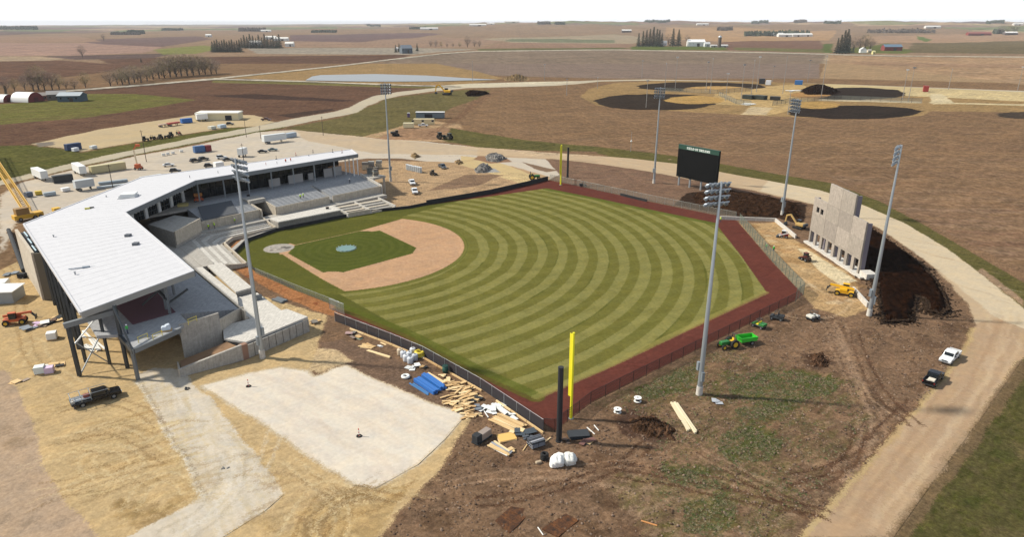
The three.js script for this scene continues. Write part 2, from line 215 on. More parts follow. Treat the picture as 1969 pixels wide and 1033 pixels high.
// --- near ground, 256 m square, 12.5 cm a texel
const ZN = new Zone(-128, 60, 256, 2048); ZN.relief = 0.15;
{
  const z = ZN, all = [[-128, 60], [128, 60], [128, 316], [-128, 316]];
  z.fill(all, '#856b55');
  z.fill(pts([[640, 178], [760, 186], [900, 212], [1010, 240], [1110, 292], [1200, 362], [1400, 330], [1200, 150], [600, 120], [560, 160]]), '#8a6e55');   // tilled field
  for (let i = 0; i < 420; i++) { const p = at(rr(640, 1300), rr(168, 330)); z.line([[p[0], p[1]], [p[0] + rr(8, 30), p[1] - rr(0, 3)]], pick(['rgba(120,92,72,.25)', 'rgba(165,138,112,.22)', 'rgba(140,112,90,.3)']), rr(0.3, 1.1)); }
  z.fill(pts([[520, 160], [600, 168], [700, 173.5], [790, 183], [860, 195], [920, 206], [975, 215], [1030, 236], [1090, 268], [1145, 300], [1200, 332], [1260, 360], [1230, 390], [1200, 368], [1160, 336], [1110, 298], [1060, 268], [1010, 246], [960, 229], [900, 217], [850, 207], [790, 197], [690, 186], [600, 178], [540, 175]]), '#67613a');
  const verge = pts([[600, 169], [790, 184], [920, 207], [1030, 238], [1145, 302], [1200, 335], [1200, 360], [1110, 292], [1010, 240], [850, 203], [640, 178]]);
  strokes(z, verge, 2600, ['rgba(84,88,40,.5)', 'rgba(120,104,66,.5)', 'rgba(74,74,40,.5)', 'rgba(140,118,84,.35)'], 4, 0.7, -0.5, 0.4);
  z.fill(pts([[1145, 318], [1200, 360], [1200, 352], [1150, 314]]), '#a58a70');
  // left field slopes and open lot
  z.fill(LOT, '#d6c9b7');
  z.fill(pts([[436, 188], [520, 190], [600, 195], [645, 208], [640, 214], [570, 228], [505, 240], [470, 246], [440, 240], [430, 210]]), '#bd9f7c');
  z.fill(pts([[540, 183], [570, 186], [600, 196], [640, 212], [612, 216], [570, 202], [540, 194]]), '#d6bd8e');
  z.fill(pts([[545, 205], [590, 205], [560, 218], [500, 224]]), '#8f755f');
  z.fill(pts([[560, 183], [590, 183], [600, 190], [575, 192], [555, 187]]), '#9b7a62'); z.fill(pts([[566, 196], [580, 198], [586, 202], [566, 203], [556, 200]]), '#aeaca8');
  z.fill(pts([[612, 190], [640, 197], [655, 200], [640, 202], [626, 198]]), '#8b735f');
  z.fill(pts([[640, 186], [690, 191], [760, 201], [830, 214], [900, 228], [945, 240], [940, 262], [910, 257], [862, 256], [760, 235.5], [662, 214], [655, 204]]), '#866b59');
  strokes(z, pts([[650, 190], [760, 202], [850, 220], [870, 256], [760, 234], [662, 213]]), 900, ['rgba(104,82,66,.5)', 'rgba(160,134,110,.4)', 'rgba(120,104,84,.5)', 'rgba(150,122,98,.4)'], 5, 0.8, -0.3, 0.5);
  z.fill(pts([[806, 226], [850, 222], [905, 231], [945, 240], [941, 264], [912, 256], [872, 256], [820, 246], [790, 240]]), '#3f3128');
  strokes(z, pts([[800, 226], [905, 230], [945, 242], [905, 256], [830, 250]]), 260, ['rgba(40,30,24,.6)', 'rgba(120,92,74,.45)', 'rgba(74,58,47,.6)'], 7, 0.9, 0.35, 0.4);
  // building surroundings, sand
  z.fill(pts([[-60, 262], [20, 258], [60, 246], [140, 232], [170, 250], [260, 300], [300, 345], [390, 372], [410, 378], [430, 392], [480, 420], [560, 480], [510, 560], [420, 660], [-60, 660]]), '#d0b487');
  z.fill(pts([[-60, 420], [10, 436], [36, 490], [52, 545], [80, 590], [128, 640], [-60, 680]]), '#bfa68c');
  blobs(z, pts([[-40, 440], [36, 500], [80, 600], [110, 630], [-40, 640]]), 90, ['rgba(150,128,108,.35)', 'rgba(200,178,150,.35)', 'rgba(172,146,116,.4)'], 2.2);
  z.fill(pts([[70, 245], [140, 230], [170, 215], [110, 225], [50, 238], [10, 246]]), '#8d7158');
  z.fill(pts([[20, 210], [60, 205], [118, 195], [118, 200], [60, 214], [24, 218]]), '#a58e7a'); z.fill(pts([[150, 190], [185, 190], [188, 195], [160, 198]]), '#8c705c');
  // soil east of the lime pad and the wide disturbed soil by the right field corner
  z.fill(pts([[365, 440], [372, 402], [385, 368], [410, 372], [500, 410], [560, 448], [650, 508], [700, 478], [800, 424], [935, 354], [985, 374], [1035, 366], [1100, 330], [1142, 372], [1130, 408], [1100, 452], [1050, 505], [1000, 560], [935, 630], [930, 660], [420, 660], [470, 600], [520, 545], [560, 490]]), '#846a54');
  z.fill(pts([[480, 570], [440, 630], [400, 660], [330, 660], [350, 600], [410, 572]]), '#c6a877');
  const soil = pts([[480, 590], [560, 490], [650, 508], [700, 478], [800, 424], [935, 354], [985, 374], [1060, 372], [1142, 372], [1100, 452], [1000, 560], [935, 640], [440, 650]]);
  blobs(z, soil, 420, ['rgba(84,64,50,.4)', 'rgba(160,130,104,.3)', 'rgba(100,76,60,.4)', 'rgba(146,116,92,.3)'], 3.0);
  strokes(z, soil, 6500, ['rgba(78,58,44,.45)', 'rgba(168,138,112,.34)', 'rgba(104,82,64,.45)', 'rgba(144,116,92,.4)'], 2.6, 0.4, 0.5, 0.8);
  z.fill(pts([[372, 402], [400, 398], [460, 418], [545, 480], [540, 484], [440, 444], [405, 428], [390, 420]]), '#7d6655');
  z.fill(pts([[372, 408], [395, 410], [415, 424], [394, 430], [375, 438], [362, 434]]), '#cbb28c');
  // weeds by the right field fence and through the middle
  const weeds1 = pts([[690, 476], [800, 424], [850, 410], [900, 428], [1000, 450], [1022, 500], [960, 560], [880, 580], [820, 560], [770, 520], [745, 486]]);
  strokes(z, weeds1, 5200, ['rgba(84,84,44,.45)', 'rgba(108,94,62,.5)', 'rgba(150,124,96,.5)', 'rgba(92,82,52,.5)', 'rgba(166,140,110,.45)', 'rgba(96,72,56,.5)'], 3.4, 0.34, 0.72, 0.2);
  for (const [P, n] of [[[[850, 440], [930, 436], [985, 446], [975, 462], [930, 474], [900, 490], [880, 470], [855, 462]], 2600], [[[845, 508], [880, 500], [920, 520], [900, 540], [860, 545], [840, 530]], 1300], [[[800, 592], [850, 578], [865, 600], [850, 630], [800, 625]], 1500], [[[740, 458], [790, 436], [815, 430], [812, 455], [760, 470]], 1000], [[[835, 445], [850, 425], [845, 470], [830, 470]], 400], [[[860, 480], [940, 460], [920, 490], [870, 500]], 500], [[[770, 545], [830, 555], [850, 575], [790, 570]], 500]]) strokes(z, pts(P), n, ['rgba(66,82,30,.5)', 'rgba(78,88,38,.5)', 'rgba(58,72,28,.5)', 'rgba(112,98,66,.5)', 'rgba(128,108,80,.4)'], 2.4, 0.3, 0.72, 0.2);
  strokes(z, pts([[700, 560], [900, 560], [950, 600], [920, 640], [760, 640]]), 2400, ['rgba(92,90,44,.4)', 'rgba(150,124,98,.4)', 'rgba(110,92,66,.5)', 'rgba(176,150,122,.35)'], 2.4, 0.4, 0.7, 0.3);
  blobs(z, pts([[730, 480], [780, 490], [800, 515], [770, 520], [720, 505]]), 60, ['rgba(72,54,44,.6)', 'rgba(92,70,58,.6)'], 1.8);
  blobs(z, pts([[945, 415], [972, 415], [974, 432], [950, 434]]), 22, ['rgba(84,64,52,.5)'], 1.6);
  blobs(z, pts([[990, 540], [1010, 500], [980, 520]]), 10, ['rgba(90,80,56,.5)'], 2);
  // centre field yard
  z.fill(CF_YARD, '#c3a276'); blobs(z, CF_YARD, 60, ['rgba(226,206,170,.5)', 'rgba(160,124,82,.5)', 'rgba(188,150,108,.5)', 'rgba(206,178,136,.5)'], 3.2);
  z.fill(pts([[945, 292], [1005, 330], [985, 335], [960, 318], [935, 292]]), '#e3d2ae');
  z.fill(DARK_BERM, '#1f1813');
  // roads
  z.fill(ROAD_PERIMETER, '#cdb494');
  z.fill(pts([[1047, 630], [1100, 556], [1150, 490], [1196, 424], [1222, 385], [1170, 372], [1142, 380], [1130, 408], [1100, 452], [1050, 505], [1000, 560], [935, 630], [930, 650], [1040, 650]]), '#bfa283');
  z.fill(pts([[1200, 362], [1160, 330], [1110, 292], [1060, 262], [1010, 240], [960, 223], [900, 212], [890, 224], [985, 247], [1030, 268], [1080, 302], [1120, 334], [1165, 372], [1210, 390]]), '#dcc9ab');
  strokes(z, pts([[1040, 630], [1196, 424], [1222, 385], [1160, 372], [1100, 455], [945, 630]]), 1500, ['rgba(214,188,152,.2)', 'rgba(168,138,108,.16)', 'rgba(196,168,136,.2)', 'rgba(228,206,172,.18)'], 12, 0.6, 0.93, 0.18);
  z.line(pts([[1046, 630], [1099, 556], [1149, 490], [1194, 424]]), 'rgba(222,196,150,.8)', 1.1);
  z.line(pts([[940, 628], [1000, 562], [1050, 507], [1090, 462], [1130, 410], [1140, 385]]), 'rgba(214,188,130,.55)', 0.9);
  strokes(z, pts([[1200, 362], [1110, 292], [1010, 240], [900, 212], [700, 183], [600, 176], [600, 184], [740, 197], [880, 222], [1030, 266], [1120, 334], [1165, 372]]), 700, ['rgba(236,222,196,.35)', 'rgba(186,162,132,.3)'], 12, 0.7, -0.75, 0.3);
  // grass east of the road
  z.fill(pts([[1047, 630], [1100, 556], [1150, 490], [1196, 424], [1230, 390], [1340, 480], [1300, 660], [1030, 660]]), '#5b5634');
  const east = pts([[1060, 630], [1110, 556], [1160, 490], [1200, 432], [1260, 440], [1260, 660], [1060, 660]]);
  strokes(z, east, 5200, ['rgba(76,80,36,.5)', 'rgba(66,68,32,.5)', 'rgba(110,98,62,.4)', 'rgba(96,84,60,.45)', 'rgba(88,88,42,.5)'], 1.6, 0.5, 0.9, 0.7);
  blobs(z, east, 70, ['rgba(120,104,78,.35)', 'rgba(70,78,34,.4)'], 2.6);
  z.line(pts([[1052, 630], [1105, 556], [1155, 490], [1200, 426]]), 'rgba(128,104,82,.75)', 2.2);
  // lime pad and drive
  z.fill(LIME_PAD, '#f1e5d3'); z.line([...LIME_PAD, LIME_PAD[0]], '#d6c3a4', 0.5);
  strokes(z, LIME_PAD, 420, ['rgba(240,230,216,.25)', 'rgba(218,206,190,.2)', 'rgba(230,216,194,.25)'], 12, 1.2, -0.7, 0.3, true);
  z.fill(DRIVE, '#e2d5c1'); strokes(z, DRIVE, 900, ['rgba(236,226,210,.3)', 'rgba(200,186,166,.25)', 'rgba(210,192,156,.3)', 'rgba(186,174,158,.2)'], 10, 0.5, -1.0, 0.15, true);
  z.line(pts([[160, 446], [180, 478], [200, 512], [225, 554], [241, 584]]), '#e4d9c6', 0.7); z.line(pts([[163, 446], [183, 478], [203, 512], [228, 554], [243, 582]]), 'rgba(120,104,84,.5)', 0.25);
  const sandL = pts([[36, 470], [160, 450], [240, 582], [140, 632], [60, 560]]);
  strokes(z, sandL, 900, ['rgba(150,122,80,.22)', 'rgba(226,202,150,.25)', 'rgba(176,146,98,.25)'], 7, 0.5, 0.55, 0.3);
  blobs(z, pts([[130, 590], [235, 580], [160, 625]]), 40, ['rgba(128,102,66,.35)', 'rgba(176,146,98,.4)'], 1.5);
  const sandR = pts([[245, 470], [330, 570], [420, 575], [500, 560], [430, 640], [280, 640]]);
  strokes(z, sandR, 900, ['rgba(150,122,82,.25)', 'rgba(230,208,160,.3)', 'rgba(176,146,98,.25)', 'rgba(130,106,78,.2)'], 6, 0.5, 0.2, 0.9);
  strokes(z, pts([[0, 260], [30, 300], [60, 360], [95, 440], [0, 440]]), 500, ['rgba(160,124,74,.4)', 'rgba(224,198,146,.4)', 'rgba(120,96,66,.35)'], 4, 0.5, 0.7, 0.5);
  // dirt between the stand and the field
  z.fill(pts([[254, 303], [262, 297], [280, 282], [288, 280], [276, 298], [300, 318], [345, 339], [400, 361], [410, 372], [385, 370], [340, 352], [290, 325]]), '#b07a52');
  blobs(z, pts([[254, 303], [280, 282], [276, 298], [345, 339], [400, 362], [340, 352], [290, 325]]), 90, ['rgba(120,62,44,.5)', 'rgba(210,170,124,.45)', 'rgba(150,96,62,.5)'], 1.4);
  // wheel marks
  const dk = ['rgba(84,60,46,.75)', 'rgba(98,72,54,.7)'], lt = ['rgba(184,154,126,.65)', 'rgba(170,140,114,.6)'], sd = ['rgba(150,120,80,.5)', 'rgba(132,106,72,.45)', 'rgba(230,210,168,.5)'];
  for (const [L, c] of [[[[985, 380], [1005, 430], [1030, 470], [1060, 490], [1080, 480]], lt], [[[975, 378], [995, 425], [1015, 470], [1030, 500], [1020, 530]], lt], [[[1000, 390], [1020, 440], [1045, 475], [1075, 500]], dk], [[[970, 380], [990, 430], [1010, 480], [1015, 520], [980, 560]], lt], [[[700, 555], [760, 560], [830, 575], [900, 590], [960, 600]], dk], [[[690, 545], [760, 552], [840, 566], [920, 588], [950, 605]], dk], [[[800, 515], [840, 540], [880, 565], [930, 592], [970, 605]], dk], [[[790, 505], [830, 535], [880, 560], [920, 580]], lt], [[[520, 570], [600, 555], [680, 560], [740, 570]], lt], [[[560, 590], [640, 575], [720, 550], [760, 520]], dk], [[[600, 560], [660, 552], [720, 545], [790, 540]], lt], [[[930, 560], [1000, 540], [1040, 500], [1070, 470]], dk], [[[1010, 505], [1000, 530], [970, 560], [930, 575]], dk]]) ruts(z, L, c);
  for (const [L, c] of [[[[480, 560], [440, 590], [400, 600], [370, 630]], sd], [[[470, 580], [420, 580], [380, 570], [350, 600], [330, 640]], sd], [[[360, 560], [400, 590], [395, 620], [370, 650]], sd], [[[340, 540], [390, 585], [400, 615], [390, 650]], sd], [[[70, 480], [120, 470], [160, 480], [190, 500]], sd], [[[60, 520], [130, 505], [200, 540]], sd], [[[120, 560], [100, 540], [130, 525], [160, 545], [120, 565]], sd], [[[150, 600], [170, 570], [200, 560], [225, 575]], sd], [[[20, 430], [40, 400], [60, 430], [90, 450]], sd], [[[0, 300], [20, 340], [30, 400], [50, 440]], sd], [[[270, 530], [262, 570], [240, 600], [190, 630]], ['rgba(176,162,142,.35)', 'rgba(236,228,214,.5)']], [[[280, 530], [275, 575], [250, 605], [210, 635]], ['rgba(176,162,142,.35)', 'rgba(236,228,214,.5)']], [[[330, 480], [300, 560], [260, 590], [220, 620]], ['rgba(236,228,214,.4)']], [[[200, 440], [240, 500], [275, 550], [262, 590]], ['rgba(232,222,206,.5)']]]) ruts(z, L, c, 0.35, 1.8, 0.02);
  for (let k = 0; k < 16; k++) { const d = k * 5 + rr(-4, 4); ruts(z, [[470 - d * 0.5, 585 - d * 0.1], [420 - d * 0.4, 575 + d * 0.2], [385 - d * 0.3, 590 + d * 0.4], [360 + d * 0.2, 650]], sd, rr(0.15, 0.35), rr(1.2, 2), 0.03); }
  for (let k = 0; k < 14; k++) { const u = rr(60, 190), v = rr(470, 590); ruts(z, [[u - 40, v + rr(-8, 14)], [u, v], [u + 30, v - rr(4, 14)], [u + 60, v + rr(-20, 10)]], sd, rr(0.12, 0.28), 1.6, 0.02); }
  for (const L of [[[880, 360], [960, 372], [1000, 350]], [[900, 300], [940, 330], [980, 355]], [[1180, 372], [1150, 440], [1090, 520], [1010, 620]], [[1190, 400], [1120, 510], [1030, 620]], [[1130, 400], [1080, 480], [990, 600]]]) ruts(z, L, ['rgba(160,130,100,.25)', 'rgba(220,196,160,.35)'], 0.6, 1.9, 0.03);
  for (const L of [[[460, 205], [540, 190], [620, 180]], [[480, 225], [540, 212], [600, 205]], [[440, 172], [520, 178], [600, 184], [700, 190]], [[530, 236], [580, 215], [640, 208]], [[300, 170], [420, 168], [520, 174]]]) ruts(z, L, ['rgba(150,124,98,.5)', 'rgba(232,220,200,.5)'], 0.6, 1.9, 0.1);
  z.fill(pts([[-60, 262], [20, 258], [60, 246], [140, 232], [170, 250], [260, 300], [300, 345], [365, 380], [362, 434], [545, 490], [510, 560], [420, 660], [-60, 660]]), 'rgba(255,255,255,.62)', z.calm); for (const P of [LIME_PAD, DRIVE, LOT, ROAD_PERIMETER]) z.fill(P, '#fff', z.calm);
  // the ball field, with clean edges
  const c = z.crisp;
  z.fill(TRACK, '#6e4037', c);
  strokes({ ctx: c, line: (P, col, w) => z.line(P, col, w, c) }, TRACK, 2200, ['rgba(140,76,66,.3)', 'rgba(86,42,36,.3)', 'rgba(124,70,60,.3)', 'rgba(160,104,88,.14)'], 5, 0.5, 0.4, 0.9);
  z.fill(GRASS, '#64652f', c);
  c.save(); z.path(c, GRASS); c.clip();
  const O = [MOUND[0] - 1, MOUND[1] - 1];
  c.fillStyle = '#8a8340'; c.beginPath(); const fl = [at(327, 292), at(690, 200), at(960, 330), at(760, 480), at(520, 420)];
  z.path(c, [at(404, 345), at(380, 335), at(640, 480), at(980, 345), at(840, 250), at(640, 208), at(472, 254)]); c.clip();
  for (let i = 0; i < 34; i++) { c.beginPath(); for (let k = 0; k <= 160; k++) { const a = -1.9 + k / 160 * 3.8, r = 33.4 + i * 2.66 + (nz(k / 160 + i * 0.13, i * 0.29) - 0.5) * 0.9; c.lineTo(O[0] + r * Math.cos(a), O[1] + r * Math.sin(a)); } c.lineWidth = 2.72 + (nz(i * 0.31, 0.4) - 0.5) * 0.7; c.strokeStyle = i % 2 ? '#77733a' : '#908b52'; c.stroke(); }
  for (let i = 0; i < 1500; i++) { c.fillStyle = pick(['rgba(84,82,30,.10)', 'rgba(170,160,100,.08)', 'rgba(100,92,40,.10)', 'rgba(150,128,80,.07)']); c.beginPath(); c.ellipse(rr(-40, 72), rr(92, 258), rr(0.4, 2.4), rr(0.3, 1.2), rr(0, 3), 0, 6.29); c.fill(); }
  for (let i = 0; i < 46; i++) { const o = -70 + i * 3.1; c.strokeStyle = i % 2 ? 'rgba(86,84,30,.05)' : 'rgba(176,166,104,.05)'; c.lineWidth = 3; c.beginPath(); c.moveTo(-60, 100 + o + 60); c.lineTo(120, 170 + o + 60); c.stroke(); }
  c.restore();
  z.line(pts([[640, 222], [700, 234], [770, 249], [836, 262.5]]), 'rgba(96,104,44,.75)', 2.6, c); z.line(pts([[628, 466], [560, 435], [480, 392.5], [400, 360]]), 'rgba(98,104,42,.7)', 3, c); z.line(pts([[628, 466], [720, 426], [820, 378.5], [897, 343]]), 'rgba(160,150,86,.6)', 1.6, c);
  c.save(); z.path(c, GRASS); c.clip();
  for (let i = 0; i < 9; i++) { c.beginPath(); c.arc(MOUND[0], MOUND[1], 30.2 + i * 0.42, 0, 6.29); c.lineWidth = 0.42; c.strokeStyle = i % 2 ? 'rgba(100,102,46,.8)' : 'rgba(120,118,58,.8)'; c.stroke(); }
  c.restore();
  z.fill(SKIN, '#cea682', c);
  strokes({ ctx: c, line: (P, col, w) => z.line(P, col, w, c) }, SKIN, 900, ['rgba(214,178,150,.22)', 'rgba(180,136,110,.2)', 'rgba(196,150,122,.2)'], 6, 0.5, 0.4, 1.5);
  z.fill(INFIELD, '#5c622b', c);
  c.save(); z.path(c, INFIELD); c.clip(); for (let i = 0; i < 14; i++) { c.beginPath(); c.arc(MOUND[0], MOUND[1], 2.5 + i * 1.25, 0, 6.29); c.lineWidth = 1.25; c.strokeStyle = i % 2 ? '#59602a' : '#5f652e'; c.stroke(); } c.restore();
  const H = at(327, 291.5); c.beginPath(); c.arc(H[0], H[1], 4.05, 0, 6.29); c.fillStyle = '#b9b1a7'; c.fill();
  for (let i = 0; i < 16; i++) { c.beginPath(); c.arc(H[0] + rr(-2.6, 2.6), H[1] + rr(-2, 2), rr(0.2, 0.8), 0, 6.29); c.fillStyle = pick(['rgba(96,92,88,.7)', 'rgba(140,134,128,.6)', 'rgba(210,204,196,.6)']); c.fill(); }
  z.finish(0.9, 60, [6.5, 31, 140], 0.6);
}
// --- middle ground, 1024 m square
const ZM = new Zone(-512, 60, 1024, 2048);
{
  const z = ZM;
  z.fill([[-512, 60], [512, 60], [512, 1084], [-512, 1084]], '#8a6f55');
  z.fill(pts([[470, 84], [560, 88], [700, 92], [960, 92], [960, 64], [560, 56], [470, 68], [420, 76]]), '#8c7a6e');
  z.fill(pts([[960, 92], [1300, 100], [1300, 66], [970, 64]]), '#ab9070');
  for (let i = 0; i < 900; i++) { const p = at(rr(540, 1300), rr(122, 300)); z.line([p, [p[0] + rr(20, 90), p[1] - rr(0, 8)]], pick(['rgba(122,94,74,.28)', 'rgba(164,138,112,.25)', 'rgba(140,112,90,.3)']), rr(0.6, 2)); }
  // left: dark ploughland, green wheat strip, yard
  z.fill(pts([[-80, 120], [60, 110], [95, 107], [250, 94], [360, 97], [470, 101], [545, 103], [470, 110], [440, 114], [420, 124], [390, 134], [330, 142], [240, 134], [35, 169], [-80, 180]]), '#6f5545');
  z.fill(pts([[-80, 128], [60, 118], [100, 110], [160, 110], [230, 117], [190, 124], [100, 138], [0, 146], [-80, 152]]), '#74723f');
  for (let i = 0; i < 500; i++) { const p = at(rr(-60, 420), rr(98, 168)); z.line([p, [p[0] + rr(20, 70), p[1] + rr(8, 26)]], pick(['rgba(92,70,60,.35)', 'rgba(140,112,94,.25)', 'rgba(110,86,72,.35)']), rr(0.6, 2.4)); }
  z.fill(pts([[240, 112], [300, 110], [420, 118], [400, 119], [300, 116]]), '#4f3f38'); z.fill(pts([[325, 135], [390, 127], [395, 129], [345, 138]]), '#54443b');
  z.fill(pts([[250, 94], [360, 96.6], [470, 101], [540, 102.4], [540, 104], [470, 103], [360, 99.5], [250, 97]]), '#7b7349');
  z.fill(pts([[256, 91], [400, 78], [478, 68], [560, 84], [590, 92], [545, 100], [470, 99], [360, 94.5]]), '#a3875f');
  z.fill(pts([[-80, 172], [35, 170], [62, 173], [96, 179], [180, 164], [270, 150], [305, 148], [360, 140], [332, 150], [230, 168], [110, 192], [24, 212], [-80, 224]]), '#646338');
  z.fill(pts([[335, 150], [400, 138], [436, 124], [452, 116], [480, 112], [545, 105], [575, 106], [560, 116], [530, 126], [510, 140], [545, 160], [640, 168], [620, 176], [520, 166], [470, 158], [430, 162], [380, 158]]), '#716845');
  z.fill(pts([[420, 162], [470, 148], [500, 140], [540, 146], [545, 158], [520, 166], [450, 165]]), '#b99b78');
  z.fill(pts([[470, 150], [540, 150], [560, 162], [500, 164], [440, 164], [456, 156]]), '#a58468');
  z.fill(pts([[530, 150], [620, 165], [700, 172], [700, 178], [620, 176], [560, 172], [520, 164]]), '#67623c');
  z.fill(pts([[700, 172], [790, 182], [920, 205], [920, 215], [790, 196], [700, 180]]), '#67613a');
  strokes(z, pts([[0, 180], [300, 148], [400, 138], [540, 106], [520, 140], [430, 160], [200, 176], [0, 215]]), 700, ['rgba(86,90,44,.5)', 'rgba(124,108,72,.45)'], 12, 1.6, 0.3, 0.5);
  z.fill(SAND_YARD, '#cdb894'); z.fill(pts([[40, 168], [62, 166], [64, 170], [46, 172]]), '#8d8378');
  for (const P of [LOT, ROAD_LEFT, SAND_YARD]) z.fill(P, '#fff', z.calm); z.fill(LOT, '#d6c9b7'); z.fill(pts([[345, 152], [450, 163], [560, 172], [560, 182], [440, 180], [360, 165]]), '#cdb89c');
  z.fill(pts([[560, 172], [640, 178], [760, 188], [760, 202], [640, 188], [560, 184]]), '#cdb494');
  z.fill(ROAD_LEFT, '#cbbfa8'); z.fill(ROAD_FAR, '#c9c0ae');
  z.fill(pts([[500, 101], [550, 98], [620, 96], [680, 95], [650, 99], [600, 101], [545, 102.5]]), '#d8ccb2'); z.fill(pts([[590, 91.6], [604, 90.4], [622, 92], [616, 95], [592, 94.6]]), '#b39468');
  // softball complex
  z.fill(pts([[690, 104], [720, 97], [780, 94.5], [900, 96], [1060, 102], [1200, 108], [1300, 112], [1300, 136], [1200, 132], [1090, 130], [1080, 136], [1000, 140], [900, 136], [820, 132], [700, 124], [680, 114]]), '#a3875f');
  z.fill(pts([[840, 106], [940, 98], [960, 112], [930, 128], [905, 135], [866, 134], [880, 124], [830, 122]]), '#c3a675');
  z.fill(pts([[960, 98], [1200, 108], [1300, 112], [1300, 121], [1180, 118], [1060, 112], [960, 104]]), '#d2bd90');
  z.fill(pts([[1090, 110], [1104, 110], [1120, 122], [1092, 122]]), '#d8c7a2'); z.fill(pts([[866, 134], [880, 125], [904, 126], [898, 135]]), '#cbb692');
  z.fill(pts([[1088, 121], [1200, 124], [1300, 127], [1300, 125], [1200, 122], [1088, 119.6]]), '#d6c49c'); z.fill(pts([[960, 114.6], [1080, 119], [1080, 121], [960, 118]]), '#cdbd9e');
  const ell = (u0, v0, u1, v1, col) => { const o = []; for (let i = 0; i < 40; i++) { const a = i / 40 * 6.283, q = 0.9 + 0.2 * nz(i * 0.037 + u0 * 0.01, v0 * 0.03); o.push(at((u0 + u1) / 2 + (u1 - u0) / 2 * Math.cos(a) * q, (v0 + v1) / 2 + (v1 - v0) / 2 * Math.sin(a) * q)); } z.fill(o, col); };
  ell(696, 110, 842, 129, '#3f362f'); ell(780, 112.5, 848, 122, '#bb985f'); ell(746, 96.4, 893, 107, '#3f362f'); ell(800, 101, 880, 108.6, '#bd9a66');
  ell(922, 123.5, 1078, 139.5, '#38302b'); ell(930, 119, 985, 127.5, '#bb985f'); ell(935, 102.6, 1062, 117, '#3a322d'); ell(926, 108, 972, 115, '#b88f5e'); ell(1168, 131, 1230, 139, '#4f453c');
  strokes(z, pts([[700, 112], [842, 112], [842, 128], [700, 128]]), 60, ['rgba(70,60,52,.5)'], 14, 1, 0.1, 0.3);
  for (const L of [[[545, 130], [560, 115], [570, 105]], [[500, 160], [540, 135], [570, 112], [590, 106]], [[520, 150], [550, 130], [575, 110]]]) ruts(z, L, ['rgba(120,92,72,.6)'], 1.2, 2.4, 0);
  z.fill([[-128, 60], [128, 60], [128, 316], [-128, 316]], '#8d735f');
  z.finish(3, 260, [26, 120, 520], 1.4);
}
